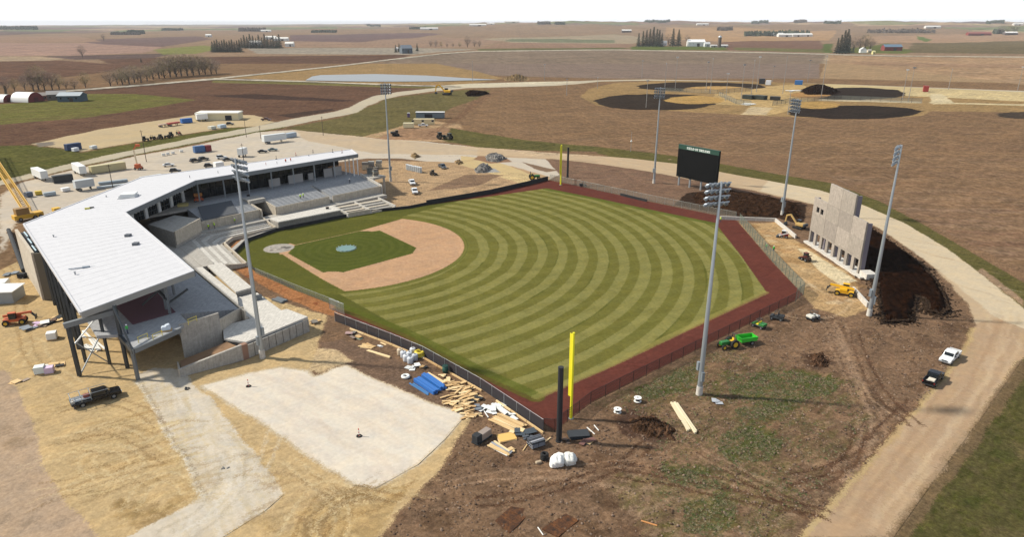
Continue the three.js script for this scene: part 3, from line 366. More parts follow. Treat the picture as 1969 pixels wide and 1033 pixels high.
// --- far country, 5.1 km square, laid out in fields
const ZF = new Zone(-2560, 600, 5120, 2048);
{
  const z = ZF;
  z.fill([[-2560, 600], [2560, 600], [2560, 5720], [-2560, 5720]], '#9a8169');
  const F = (L, col) => z.fill(pts(L), col);
  F([[-200, 130], [0, 118], [95, 106], [256, 91], [360, 96], [300, 100], [0, 150], [-200, 160]], '#6f5545');
  F([[-300, 74], [60, 70], [170, 77], [160, 90], [100, 104], [0, 112], [-300, 128]], '#735849');
  F([[110, 68], [300, 66], [478, 64], [478, 67], [400, 76], [330, 83], [256, 91], [170, 98], [165, 84]], '#6d5446');
  F([[160, 90], [250, 80], [340, 81], [256, 91], [165, 99]], '#72753c');
  F([[-300, 66], [100, 66], [60, 71], [-300, 76]], '#b09a80');
  F([[-300, 50], [120, 50], [190, 55], [170, 62], [90, 65], [-300, 67]], '#aa8c7d');
  F([[50, 66], [180, 63], [210, 62], [180, 68], [90, 70]], '#6b5a55'); F([[180, 58], [240, 53], [260, 56], [230, 63], [190, 64]], '#8a8a52');
  F([[90, 48], [230, 42], [250, 46], [190, 55], [120, 52]], '#7c6762'); F([[-300, 44], [90, 42], [120, 49], [-300, 51]], '#a2856f');
  F([[290, 56], [480, 56], [560, 58], [478, 64], [300, 63]], '#a3998a'); F([[340, 48], [500, 44], [600, 46], [560, 55], [480, 56], [340, 54]], '#a08570');
  F([[340, 42], [480, 40], [520, 42], [420, 49], [340, 48]], '#7b6663');
  F([[470, 68], [560, 60.5], [720, 59], [900, 62], [972, 64], [962, 93], [700, 92], [560, 86], [480, 82], [430, 78]], '#8b7a6a');
  F([[972, 64], [1300, 67], [1300, 100], [1060, 98], [962, 93]], '#b09273'); F([[1000, 72], [1300, 78], [1300, 82], [1000, 76]], '#a4866c');
  F([[560, 57.5], [720, 55.5], [740, 57], [720, 58.5], [560, 60]], '#6e6a48'); F([[590, 50], [740, 50], [745, 56], [560, 57]], '#9c7f6b'); F([[560, 46], [720, 42], [780, 46], [740, 51], [600, 50]], '#a89880'); F([[600, 46], [720, 47], [720, 50], [590, 49]], '#7d8066');
  F([[855, 50], [960, 49], [972, 62], [900, 60.5], [800, 57]], '#816455'); F([[860, 56], [972, 58], [972, 62], [860, 59]], '#74704a');
  F([[780, 38], [980, 40], [970, 49], [855, 50], [780, 46]], '#b5936f'); F([[1070, 51], [1300, 46], [1300, 64], [1060, 62]], '#76694f'); F([[1000, 44], [1130, 42], [1300, 40], [1300, 46], [1060, 51], [1000, 51]], '#ae8f74'); F([[965, 52], [976, 52], [974, 62], [964, 62]], '#5e6a3a'); F([[1040, 52], [1070, 60], [1060, 63], [985, 62], [985, 58]], '#6c7040');
  F([[1074, 43], [1092, 47], [1086, 49], [1076, 47]], '#6b7a45'); F([[740, 54.5], [852, 54.5], [852, 59], [740, 59]], '#66703c');
  for (let i = 0; i < 160; i++) { const p = at(rr(985, 1220), rr(68, 94)); z.line([p, [p[0] - p[1] * 0.03, p[1] + rr(40, 120)]], 'rgba(140,112,84,.3)', 3); }
  for (let i = 0; i < 700; i++) { const p = at(rr(-200, 1400), rr(40, 110)); z.line([p, [p[0] + rr(-160, 160), p[1] + rr(-14, 14)]], pick(['rgba(110,90,76,.16)', 'rgba(190,168,142,.14)', 'rgba(130,108,90,.16)']), rr(2, 9)); }
  z.fill(ROAD_FAR, '#c9c0ae'); z.fill(ROAD_LEFT, '#cbbfa8'); z.fill(pts([[968, 62], [972, 62], [962, 99], [957, 99]]), '#b8a68c');
  z.finish(10, 900, [90, 420, 1700], 6);
}
const ZH = new Zone(-10240, 3000, 20480, 1024);
{
  const z = ZH; z.fill([[-10240, 3000], [10240, 3000], [10240, 23480], [-10240, 23480]], '#a58c79');
  for (let i = 0; i < 1500; i++) { const x = rr(-10000, 10000), y = 3000 + Math.pow(rnd(), 1.6) * 18000, w = rr(250, 900), d = rr(250, 900), a = rr(-0.25, 0.25); const o = [[-w, -d], [w, -d], [w, d], [-w, d]].map(([p, q]) => [x + p * Math.cos(a) - q * Math.sin(a), y + p * Math.sin(a) + q * Math.cos(a)]); z.fill(o, pick(['#a58c79', '#b39a80', '#86706a', '#8d8a62', '#b5a184', '#927a6c', '#9d8878', '#7f8462', '#75625c', '#bb9f80'])); }
  z.finish(60, 900, [400, 1800, 7000], 20);
}
const smooth = (a, b, x) => { const t = Math.min(1, Math.max(0, (x - a) / (b - a))); return t * t * (3 - 2 * t); };
// height of the land: level round the ball field, rolling farther out, higher towards the right
function land(x, z) {
  const far = smooth(1500, 5200, z), side = smooth(-0.45, 0.15, x / Math.max(z, 1));
  const roll = (nz(x / 5200 + 0.2, z / 5200) - 0.5) * 2 + (nz(x / 17000 + 0.5, z / 17000 + 0.3) - 0.5) * 2;
  return far * (6 + 46 * side) * smooth(1500, 6500, z) + roll * (5 * smooth(1300, 2600, z) + 18 * smooth(2500, 7000, z)) * (0.45 + 0.55 * side);
}
// ground relief near the camera: low lumps in the loose soil, level under everything built
const FLAT = [GRASS, TRACK, DRIVE, LIME_PAD, ROAD_PERIMETER, LOT];
function soilLump(x, z) { return ((nz(x / 60, z / 60) - 0.5) * 0.42 + (nz(x / 18 + 0.2, z / 18) - 0.5) * 0.22); }
function gridSheet(name, x0, x1, z0, z1, n, hf, zone, label, cut) {
  const P = [], I = [], m = typeof n === 'number' ? [n, n] : n;
  for (let j = 0; j <= m[1]; j++) for (let i = 0; i <= m[0]; i++) { const x = x0 + (x1 - x0) * i / m[0], z = z0 + (z1 - z0) * j / m[1]; P.push(x, hf(x, z), -z); }
  for (let j = 0; j < m[1]; j++) for (let i = 0; i < m[0]; i++) { const a = j * (m[0] + 1) + i, b = a + 1, c = a + m[0] + 1, d = c + 1; const cx = x0 + (x1 - x0) * (i + 0.5) / m[0], cz = z0 + (z1 - z0) * (j + 0.5) / m[1]; if (cut && cut(cx, cz)) continue; I.push(a, b, d, a, d, c); }
  const g = new THREE.BufferGeometry(); g.setAttribute('position', new THREE.Float32BufferAttribute(P, 3)); g.setIndex(I); g.computeVertexNormals(); zone.uv(g);
  const o = new THREE.Mesh(g, zone.mat); o.name = numbered(name); o.castShadow = o.receiveShadow = true; scene.add(o); return structure(o, label, 'ground');
}
function patch(name, P, y, zone, label, category) {
  const g = slabTop(P, y); zone.uv(g); const o = new THREE.Mesh(g, zone.mat); o.name = numbered(name); o.receiveShadow = true; scene.add(o); return structure(o, label, category);
}
function slabTop(P, y) { const ccw = THREE.ShapeUtils.area(P.map(([a, b]) => new THREE.Vector2(a, b))) > 0, L = ccw ? P : [...P].reverse(), t = THREE.ShapeUtils.triangulateShape(L.map(([a, b]) => new THREE.Vector2(a, b)), []), o = []; for (const f of t) for (const i of f) o.push(L[i][0], y, -L[i][1]); const g = new THREE.BufferGeometry(); g.setAttribute('position', new THREE.Float32BufferAttribute(o, 3)); g.computeVertexNormals(); return g; }
function clip(P, x0, x1, z0, z1) { let L = P; for (const [k, v, s] of [[0, x0, 1], [0, x1, -1], [1, z0, 1], [1, z1, -1]]) { const o = []; for (let i = 0; i < L.length; i++) { const a = L[i], b = L[(i + 1) % L.length], ia = (a[k] - v) * s >= 0, ib = (b[k] - v) * s >= 0; if (ia) o.push(a); if (ia !== ib) o.push(lerp2(a, b, (v - a[k]) / (b[k] - a[k]))); } L = o; } return L; }
gridSheet('hills', -10240, 10240, 3000, 23480, [160, 160], (x, z) => land(x, z) - smooth(5000, 6000, 6300 - z + 5000 * 0) * 0 - (z < 5600 && Math.abs(x) < 2500 ? 6 : 0), ZH, 'rolling farm hills on the skyline');
gridSheet('farmland', -2560, 2560, 600, 5720, [200, 200], (x, z) => land(x, z) - 0.3, ZF, 'brown and tan farm fields beyond the ball park', (x, z) => z < 1060 && Math.abs(x) < 500);
gridSheet('field_soil', -512, 512, 60, 1084, [64, 64], (x, z) => -0.14, ZM, 'tilled brown farm land round the ball park', (x, z) => Math.abs(x) < 124 && z < 308);
let groundY = () => 0;
{ // near soil: lumps fade out where the level surfaces begin
  const lvl = (x, z) => FLAT.some((P) => inside(P, x, z));
  const G = 160, q = new Float32Array((G + 1) ** 2); for (let j = 0; j <= G; j++) for (let i = 0; i <= G; i++) q[j * (G + 1) + i] = lvl(-128 + 256 * i / G, 60 + 256 * j / G) ? 0 : 1;
  const soft = (x, z) => { const i = Math.round((x + 128) / 256 * G), j = Math.round((z - 60) / 256 * G); let s = 1; for (let b = -2; b <= 2; b++) for (let a = -2; a <= 2; a++) { const X = Math.min(G, Math.max(0, i + a)), Y = Math.min(G, Math.max(0, j + b)); if (!q[Y * (G + 1) + X]) s = Math.min(s, Math.hypot(a, b) / 3); } return s; };
  groundY = (x, z) => soilLump(x, z) * soft(x, z) * smooth(0, 10, Math.min(128 - Math.abs(x), z - 60, 316 - z)) - 0.02;
  gridSheet('ground', -128, 128, 60, 316, 256, groundY, ZN, 'bare brown soil and yellow sand round the ball field');
}
const inN = (P) => clip(P, -127.9, 127.9, 60.1, 315.9);
patch('outfield_grass', GRASS, 0.03, ZN, 'mown turf of the ball field with curved light and dark stripes', 'grass');
patch('warning_track', TRACK, 0.02, ZN, 'dark red warning track round the outfield', 'track');
patch('infield_dirt', SKIN, 0.045, ZN, 'pink clay arc and base paths of the infield', 'dirt');
patch('infield_grass', INFIELD, 0.06, ZN, 'green grass square between the bases', 'grass');
{ const H = at(327, 291.5), o = []; for (let i = 0; i < 40; i++) o.push([H[0] + 4.05 * Math.cos(i / 40 * 6.2832), H[1] + 4.05 * Math.sin(i / 40 * 6.2832)]); patch('home_plate_circle', o, 0.07, ZN, 'pale round dirt area at home plate', 'dirt'); }
patch('gravel_road', inN(ROAD_PERIMETER), 0.025, ZN, 'pale gravel road curving round the outfield', 'road');
patch('gravel_lot', inN(LOT), 0.015, ZN, 'pale gravel lot behind the grandstand', 'lot');
patch('lime_pad', LIME_PAD, 0.03, ZN, 'smooth white limestone pad beside the grandstand', 'pad');
patch('driveway', DRIVE, 0.02, ZN, 'light grey compacted drive leading from the stand', 'path');
patch('field_road', clip(ROAD_LEFT, -512, 512, 60, 1080), -0.1, ZM, 'gravel road winding past the left field lot', 'road');
patch('gravel_lot', clip(LOT, -512, 512, 60, 1080), -0.11, ZM, 'outer part of the pale gravel lot', 'lot');
patch('sand_yard', SAND_YARD, -0.1, ZM, 'tan gravel storage yard beside the ploughed field', 'yard');
patch('county_road', ROAD_FAR.map((p) => p).filter((p) => p), 0.3, ZF, 'straight pale country road between the fields', 'road').visible = true;
{ const o = patch('pond', POND, 0.35, ZM, 'grey pond beyond the left field road', 'water'); o.material = new THREE.MeshStandardMaterial({ color: '#868a8d', roughness: 0.5, metalness: 0 }); }

// ---------------------------------------------------------------- building materials
const concreteMap = dataTex(512, 512, (u, v) => { const a = nz(u, v), b = nz(u * 5, v * 5), s = nz(u * 3, v * 0.25), k = 0.8 + 0.14 * a + 0.1 * (b - 0.5) + 0.14 * (s - 0.5); const c = 255 * Math.min(1, k); return [c, c * 0.985, c * 0.96]; });
concreteMap.repeat.set(1 / 9, 1 / 9);
const concrete = new THREE.MeshStandardMaterial({ color: '#b3b0ab', map: concreteMap, roughness: 0.92, side: THREE.DoubleSide });
const concreteWarm = new THREE.MeshStandardMaterial({ color: '#c9c0b2', map: concreteMap, roughness: 0.92, side: THREE.DoubleSide });
const concretePale = new THREE.MeshStandardMaterial({ color: '#d2d0cc', map: concreteMap, roughness: 0.9, side: THREE.DoubleSide });
const concreteBlue = new THREE.MeshStandardMaterial({ color: '#a9adb4', map: concreteMap, roughness: 0.9, side: THREE.DoubleSide });
const roofMap = dataTex(512, 512, (u, v) => { const seam = Math.min(Math.abs((u * 4) % 1 - 0.5), 0.5) > 0.485 ? 0.97 : 1; const k = seam * (0.95 + 0.05 * nz(u, v)); const c = 255 * Math.min(1, k); return [c, c, c]; });
roofMap.repeat.set(1 / 12, 1 / 12);
const roofMat = new THREE.MeshStandardMaterial({ color: '#bcbcc0', map: roofMap, roughness: 0.7, side: THREE.DoubleSide });
const steelGrey = mat('#6f7478', 0.55, 0.35), steelDark = mat('#3b4044', 0.5, 0.4), galv = mat('#9aa1a6', 0.45, 0.55), whitePaint = mat('#d4d5d3', 0.5), blackPad = mat('#15161a', 0.75), glassDark = new THREE.MeshPhysicalMaterial({ color: '#0c1114', roughness: 0.12, specularIntensity: 0.45, side: THREE.DoubleSide }), brownPanel = mat('#5d5546', 0.7), tarDark = mat('#23262a', 0.9);
const lumber = [mat('#c9ab7c', 0.85), mat('#d8bf93', 0.85), mat('#b99768', 0.85)], plastic = mat('#dcdcd8', 0.5), whiteCar = mat('#d7d9da', 0.25, 0.05), blackCar = mat('#0d0f12', 0.22, 0.1), rubber = mat('#141414', 0.9), chrome = mat('#b8bcc0', 0.25, 0.9);

// ---------------------------------------------------------------- grandstand
const wing = (o, a, t) => (s, d) => [o[0] + a[0] * s + t[0] * (d - 24), o[1] + a[1] * s + t[1] * (d - 24)];
const WF = wing([-94.9, 201.3], [0.667, 0.745], [-0.745, 0.667]), WN = wing([-96.3, 164.7], [0.642, -0.766], [-0.766, -0.642]);
const cross2 = (p, r, q, s) => { const d = r[0] * s[1] - r[1] * s[0], t = ((q[0] - p[0]) * s[1] - (q[1] - p[1]) * s[0]) / d; return [p[0] + r[0] * t, p[1] + r[1] * t]; };
const bend = (t, c = 0) => { const n = [0.642, -0.766], f = [0.667, 0.745], X = cross2(WN(0, t), n, WF(0, t), f); return c ? [[X[0] + n[0] * c, X[1] + n[1] * c], [X[0] + f[0] * c, X[1] + f[1] * c]] : [X]; };
const stand = base('grandstand', [0, 0]);
tag(stand, 'white roofed concrete grandstand under construction wrapped round home plate', 'grandstand');
{
  const S = (name, m, P, y0, y1) => new MB().slab(P, y0, y1).build(name, m, stand);
  const C = WN(55.6, 24), D = WN(0, 24), E = WF(0, 24), Fi = WF(58.9, 24), B = [-73, 106.2], A = [-119, 160.3], O = [-117.5, 214], Fo = [-62.2, 264.5];
  const hi = 13.7, lo = 12;
  // roof in three pitches
  for (const P of [[B, C, D, A], [A, D, E, O], [O, E, Fi, Fo]]) S('roof', roofMat, P, [lo, hi, hi, lo].map((y, i) => (P[i] === B || P[i] === A || P[i] === O || P[i] === Fo ? lo : hi) - 0.4), P.map((p) => (p === B || p === A || p === O || p === Fo ? lo : hi)));
  const off = (p, q, d) => { const L = dist2(p, q), n = [(q[1] - p[1]) / L * d, -(q[0] - p[0]) / L * d]; return [[p[0] + n[0], p[1] + n[1]], [q[0] + n[0], q[1] + n[1]]]; };
  const fascia = (p, q, yp, yq, h, m, d = 0.25) => { const [p2, q2] = off(p, q, d); S('fascia', m, [p, q, q2, p2], [yp - h, yq - h, yq - h, yp - h], [yp + 0.05, yq + 0.05, yq + 0.05, yp + 0.05]); };
  fascia(C, D, hi, hi, 1.15, steelGrey, 0.3); fascia(D, E, hi, hi, 1.15, steelGrey, 0.3); fascia(E, Fi, hi, hi, 1.15, steelGrey, 0.3); fascia(B, C, lo, hi, 1.0, mat('#8b8a86', 0.7, 0.1), 0.3); fascia(Fi, Fo, hi, lo, 1.0, steelGrey, 0.3); fascia(A, B, lo, lo, 0.5, mat('#b8b4b2', 0.6, 0.1), 0.15);
  { const m = new MB(); for (let i = 0; i < 26; i++) { const a = lerp2(E, D, i / 25.5), b = [a[0] - 3, a[1]]; m.beam([a[0] - 0.2, hi - 1.3, -a[1]], [b[0], hi - 1.5, -b[1]], 0.12, 0.5); } m.build('soffit_bracket', whitePaint, stand); }
  // raised membrane seams down each pitch, drains and edge coping
  const seamM = roofMat; for (const [P0, P1, Q0, Q1, n] of [[B, A, C, D, 22], [A, O, D, E, 16], [O, Fo, E, Fi, 24]]) for (let i = 1; i < n; i++) { const p = lerp2(P0, P1, i / n), q = lerp2(Q0, Q1, i / n); new MB().beam([p[0], lo + 0.002, -p[1]], [q[0], hi + 0.002, -q[1]], 0.1, 0.022).build('seam', seamM, stand); }
  for (const [p, q, y0, y1] of [[B, A, lo, lo], [A, O, lo, lo], [O, Fo, lo, lo], [C, D, hi, hi], [D, E, hi, hi], [E, Fi, hi, hi], [B, C, lo, hi], [Fi, Fo, hi, lo]]) new MB().beam([p[0], y0 + 0.07, -p[1]], [q[0], y1 + 0.07, -q[1]], 0.35, 0.16).build('coping', mat('#c3c3c6', 0.5, 0.2), stand);
  for (const [k, r] of [[0.3, 0], [0.76, 0], [0.5, 1], [0.35, 2], [0.75, 2]]) { const [P0, P1, Q0, Q1] = [[B, A, C, D], [A, O, D, E], [O, Fo, E, Fi]][r], p = lerp2(lerp2(P0, P1, k), lerp2(Q0, Q1, k), 0.12 + 0.2 * ((k * 7) % 1)), y = 12.35; new MB().rod([p[0], y - 0.3, -p[1]], [p[0], y + 0.45, -p[1]], 0.13, 0.13, 10).disc(0.24, 0.06, p[0], y + 0.46, -p[1], 10, 'y').build('vent_pipe', mat('#8b8e93', 0.6, 0.2), stand); }
  // standing-seam and parapet detail on the roof
  for (const [u, v, w, h, d] of [[151, 279, 1.1, 0.9, 1.1], [160, 289, 1.1, 0.9, 1.1]]) { const p = at(u, v, 13); new MB().box(w, h, d, p[0], 13 + h / 2 - 0.05, -p[1]).build('roof_vent', mat('#5d6167', 0.6, 0.3), stand); }
  // concourse floors
  const fl = 6.5;
  S('concourse_floor', concreteBlue, [WF(0, 20.5), WF(58, 20.5), WF(58, 43), WF(0, 42)], fl - 0.55, fl);
  S('concourse_floor', concreteBlue, [WN(-1, 28), WN(62, 28), WN(64, 30), WN(68, 38.4), WN(60, 38.8), WN(58, 42), WN(-1, 42)], fl - 0.55, fl);
  S('concourse_floor', concrete, [WF(0, 20.5), WF(0, 42), [-117, 213], [-118, 161], WN(-1, 42), WN(-1, 28), WN(-1, 20), bend(21)[0]], fl - 0.6, fl - 0.02);
  // far seating
  const tier = (F, s0, s1, t0, t1, y0, y1, n, m) => { const b = new MB(); for (let i = 0; i < n; i++) { const a = t0 + (t1 - t0) * i / n; b.slab([F(s0, a), F(s1, a), F(s1, t0 + (t1 - t0) * (i + 1) / n), F(s0, t0 + (t1 - t0) * (i + 1) / n)], 1.2, y0 + (y1 - y0) * (i + 0.6) / n); } return b.build('seating_tier', m, stand); };
  tier(WF, -5, 12, 10.3, 20.5, 4.5, 6.5, 12, concreteBlue); tier(WF, 17, 36, 9.3, 20.5, 4.4, 6.5, 12, concreteBlue); tier(WF, 37.3, 57, 9.3, 20.5, 4.3, 6.5, 12, concreteBlue);
  S('stair', concrete, [WF(36, 9.8), WF(37.3, 9.8), WF(37.3, 20.5), WF(36, 20.5)], 1.2, [3.4, 3.4, 6.2, 6.2]);
  for (const [s0, s1, t, y] of [[-6, 12, 10, 4.9], [17, 36, 9, 4.75], [37.3, 57, 9, 4.65]]) { const n = Math.round((s1 - s0) / 2.4); for (let i = 0; i < n; i++) { const a = s0 + (s1 - s0) * i / n, b = s0 + (s1 - s0) * (i + 1) / n - 0.05; S('wall_panel', concreteWarm, [WF(a, t), WF(b, t), WF(b, t + 0.28), WF(a, t + 0.28)], 2.2, y); } }
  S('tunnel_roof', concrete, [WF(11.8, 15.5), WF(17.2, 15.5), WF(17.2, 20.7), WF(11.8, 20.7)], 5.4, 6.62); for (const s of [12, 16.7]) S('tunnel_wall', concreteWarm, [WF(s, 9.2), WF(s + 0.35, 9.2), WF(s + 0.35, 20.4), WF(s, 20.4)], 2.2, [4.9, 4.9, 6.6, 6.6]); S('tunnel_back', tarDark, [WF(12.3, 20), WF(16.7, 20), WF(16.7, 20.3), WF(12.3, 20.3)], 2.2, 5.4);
  S('parapet', concretePale, [WF(57, 8.6), WF(57.35, 8.6), WF(57.35, 20.6), WF(57, 20.6)], 2, [5.0, 5.0, 7.5, 7.5]);
  S('dark_cover', mat('#4a4d52', 0.95), [WF(-5, 11), WF(5.5, 11), WF(8.5, 20.3), WF(-2, 20.3)], [4.95, 4.95, 6.6, 6.6], [5.0, 5.0, 6.68, 6.68]);
  // cross aisle and lower bowl
  S('aisle_floor', concrete, [WF(-1, 6.6), WF(56, 4.6), WF(56, 10), WF(-1, 10.6), bend(10.6, 0)[0], WN(0, 13), WN(20, 13.2), WN(20, 10.5), bend(8.4)[0]], 1.2, 2.35);
  for (let i = 0; i < 7; i++) { const a = 1.9 + i * 1.12, b = a + 1.14, y = 0.75 + i * 0.27, ka = bend(a, 3.4), kb = bend(b, 3.4); S('bleacher_step', i % 2 ? concretePale : concrete, [WN(19, a + 1.6), ka[0], ka[1], WF(11.5, a), WF(11.5, b), kb[1], kb[0], WN(19, b + 1.6)], 0, y); }
  { const b = new MB(), k = bend(1.2, 3.6), k2 = bend(1.55, 3.6); b.slab([WN(20, 2.6), k[0], k[1], WF(11.5, 1.2), WF(11.5, 1.55), k2[1], k2[0], WN(20, 2.95)], 0, 1.15); b.build('bowl_wall', concreteWarm, stand); }
  S('stair_wall', concreteWarm, [WF(11.6, 1.2), WF(12, 1.2), WF(12, 9.6), WF(11.6, 9.6)], 0, [1.2, 1.2, 3.1, 3.1]); S('stair_wall', concreteWarm, [WN(19.4, 1.8), WN(19.9, 1.8), WN(19.9, 9), WN(19.4, 9)], 0, [0.7, 0.7, 1.8, 1.8]);
  // far dugout and photo pits
  S('dugout_roof', concretePale, [WF(12.6, 0.9), WF(33, -1.2), WF(34.5, 5.6), WF(12.8, 6.6)], 2.25, 2.6); S('dugout_wall', mat('#8f8d88', 0.95, 0, { map: concreteMap }), [WF(12.7, 1.2), WF(33, -0.9), WF(33, -0.5), WF(12.7, 1.6)], 0, 2.25); S('dugout_end', concrete, [WF(12.7, 1.6), WF(13.1, 1.6), WF(13.1, 6.6), WF(12.7, 6.6)], 0, 2.25); S('dugout_end', concrete, [WF(32.6, -0.5), WF(33, -0.5), WF(34.2, 5.6), WF(33.8, 5.6)], 0, 2.25);
  for (const s of [34.6, 42.3, 51.2]) S('pit_wall', concretePale, [WF(s, -2.6 - (s - 34) * 0.17), WF(s + 0.35, -2.6 - (s - 34) * 0.17), WF(s + 0.35, 5.2 - (s - 34) * 0.1), WF(s, 5.2 - (s - 34) * 0.1)], 0, [1.3, 1.3, 2.6, 2.6]);
  S('pit_wall', concreteWarm, [WF(35, -2.6), WF(42.3, -4), WF(42.3, -3.6), WF(35, -2.2)], 0, 1.5); S('pit_wall', concreteWarm, [WF(42.6, -4), WF(51.2, -5.5), WF(51.2, -5.1), WF(42.6, -3.6)], 0, 0.75);
  for (let i = 0; i < 4; i++) S('pit_step', i % 2 ? concreteWarm : concrete, [WF(35, -1.4 + i * 1.6), WF(51, -4.2 + i * 1.7), WF(51, -2.5 + i * 1.7), WF(35, 0.2 + i * 1.6)], 0, 0.75 + i * 0.42);
  { const f = [[273, 299], [290, 283.5], [324, 271.6], [376, 261], [426, 250.5], [480, 244.6]].map(([u, v]) => at(u, v)); for (let i = 0; i < 5; i++) { const p = f[i], q = f[i + 1], L = dist2(p, q), n = [-(q[1] - p[1]) / L, (q[0] - p[0]) / L]; S('field_ledge', concrete, [[p[0] + n[0] * 0.3, p[1] + n[1] * 0.3], [q[0] + n[0] * 0.3, q[1] + n[1] * 0.3], [q[0] + n[0] * 1.5, q[1] + n[1] * 1.5], [p[0] + n[0] * 1.5, p[1] + n[1] * 1.5]], 0, 0.62); } }
  // press terrace box behind the plate
  { const P = [[-98.8, 178.6], [-95.9, 187.8], [-87.2, 184], [-88.3, 171]]; S('terrace_box', concrete, P, 2.3, 6.7); S('terrace_rim', concreteWarm, [[-88.4, 171.2], [-87.3, 184], [-86.9, 184], [-88, 171]], 3.2, 6.85); }
  S('bowl_fill', concrete, [WN(4, 13), bend(10.7)[0], WF(-5, 10.4), WF(-5, 20), WN(0, 22), WN(20, 21), WN(20, 13.3)], 1, 2.3);
  // near seating
  tier(WN, 20, 57, 17.2, 28.2, 4.4, 6.45, 12, concreteBlue);
  { const P = []; for (let i = 0; i <= 12; i++) { const s = 20 + i * 3.3; P.push([s, 17.0 - (i > 8 ? 0 : 0)]); } for (let i = 0; i < 12; i++) S('wall_panel', concreteWarm, [WN(P[i][0], P[i][1]), WN(P[i + 1][0] - 0.05, P[i + 1][1]), WN(P[i + 1][0] - 0.05, P[i + 1][1] - 0.3), WN(P[i][0], P[i][1] - 0.3)], 1, 4.7 - i * 0.0); }
  S('walkway_slab', concretePale, [WN(20, 13.3), WN(44, 13.3), WN(50, 15), WN(57, 15.5), WN(57, 16.8), WN(20, 16.8)], 0.4, 2.4);
  S('dugout_roof', concretePale, [WN(20.5, 8.8), WN(42, 9.2), WN(42.5, 13), WN(20.5, 12.2)], 2.2, 2.62); S('dugout_wall', concreteWarm, [WN(20.7, 9.1), WN(41.8, 9.5), WN(41.8, 9.9), WN(20.7, 9.5)], 0, 2.2); S('dugout_end', concrete, [WN(41.6, 9.5), WN(42, 9.5), WN(42, 12.8), WN(41.6, 12.8)], 0, 2.2);
  S('walkway_slab', concretePale, [WN(43, 8.6), WN(60.5, 8.4), WN(60.5, 15.2), WN(50, 14.8), WN(43, 13)], 0, 1.5);
  // terrace slab with its panelled retaining wall
  S('terrace_slab', concretePale, [WN(59.8, 8.6), WN(66.3, 7.0), WN(69.9, 20.6), WN(65.8, 23.2), WN(60, 21.5)], 2.65, 3.05); S('terrace_fill', concrete, [WN(60, 9), WN(65.7, 7.8), WN(69, 20.4), WN(65.4, 22.8), WN(60.2, 21.2)], 0, 2.65);
  { const a = WN(66.35, 7.1), b = WN(70.2, 20.9); for (let i = 0; i < 9; i++) { const p = lerp2(a, b, i / 9), q = lerp2(a, b, (i + 0.93) / 9), n = [0.45 * 0.642, -0.45 * 0.766]; S('wall_panel', concrete, [p, q, [q[0] + n[0], q[1] + n[1]], [p[0] + n[0], p[1] + n[1]]], 0, 2.62); } }
  S('corner_pier', mat('#8a6a58', 0.9), [WN(69.7, 20.8), WN(70.6, 20.6), WN(70.8, 21.8), WN(69.9, 22)], 0, 3.0);
  S('tall_wall', concrete, [WN(62.3, 22.6), WN(62.7, 22.6), WN(62.9, 29.7), WN(62.5, 29.7)], 0, [7.0, 7.0, 6.7, 6.7]); S('tall_wall', concreteWarm, [WN(57, 16.2), WN(62.3, 22.6), WN(62.0, 22.8), WN(56.8, 16.6)], 0, [4.7, 5.4, 5.4, 4.7]);
  S('ramp_wall', concrete, [WN(69.6, 32.4), WN(70.1, 32.4), WN(70.8, 21.7), WN(70.3, 21.7)], 0, [1.5, 1.5, 3.1, 3.1]); S('ramp_wall', concreteWarm, [WN(64.2, 31.4), WN(64.6, 31.2), WN(70.1, 32.2), WN(70, 32.6)], 0, [0.4, 0.4, 1.5, 1.5]); S('ramp_fill', mat('#7b5f45', 0.98), [WN(65, 31), WN(69.6, 32), WN(70.2, 22), WN(66.6, 23)], 0, [0.7, 1.1, 2.6, 2.6]);
  S('deck_beam', steelGrey, [WN(68.1, 38.6), WN(68.4, 38.6), WN(64.4, 29.8), WN(64.1, 29.8)], 5.75, 6.62); S('deck_beam', steelDark, [WN(60.3, 38.6), WN(68.3, 38.2), WN(68.3, 38.7), WN(60.3, 39.1)], 5.8, 6.62);
  // rusty shade cloth lying on the upper near concourse
  S('red_netting', mat('#5b3840', 0.95), [WN(38, 28.4), WN(56, 28.4), WN(57, 36), WN(38, 37)], 6.52, 6.6);
  // steel frame at the open end
  const col = (p, y0, y1, w, m = steelDark) => new MB().box(w, y1 - y0, w, p[0], (y0 + y1) / 2, -p[1]).build('column', m, stand);
  col(WN(58.1, 45.8), 0, 10.2, 0.55); col(WN(60.4, 38.7), 0, 12.2, 0.5); col(WN(66.2, 38.3), 0, 5.8, 0.5, steelGrey); col(WN(56.8, 40.8), 0, 11.6, 0.4); col(WN(56, 29.4), 6.4, 12.8, 0.42, steelGrey); col(WN(53.5, 29.4), 6.4, 12.8, 0.36, steelGrey);
  const bar = (p, y0, q, y1, w, h, m = steelDark, n = 'brace') => new MB().beam([p[0], y0, -p[1]], [q[0], y1, -q[1]], w, h).build(n, m, stand);
  bar(WN(58.3, 46.4), 9.8, WN(58.6, 38.4), 10.4, 0.7, 0.9, steelGrey, 'beam'); bar(WN(58.1, 45.5), 0.4, WN(56.5, 41), 6.3, 0.18, 0.18, galv); bar(WN(58.1, 45.3), 6.3, WN(56.5, 41), 0.4, 0.18, 0.18, galv); bar(WN(58, 45.6), 5.8, WN(57, 40.8), 10, 0.2, 0.2, whitePaint);
  bar(WN(60.4, 38.9), 12, WN(68, 38.5), 6.5, 0.3, 0.3); bar(WN(56, 29.4), 12.4, WN(52, 33), 8, 0.25, 0.3); bar(WN(56, 29.4), 8.6, WN(55, 25.4), 10.2, 0.3, 0.3); bar(WN(56.2, 29.6), 9.6, WN(49, 30), 10.4, 0.35, 0.5);
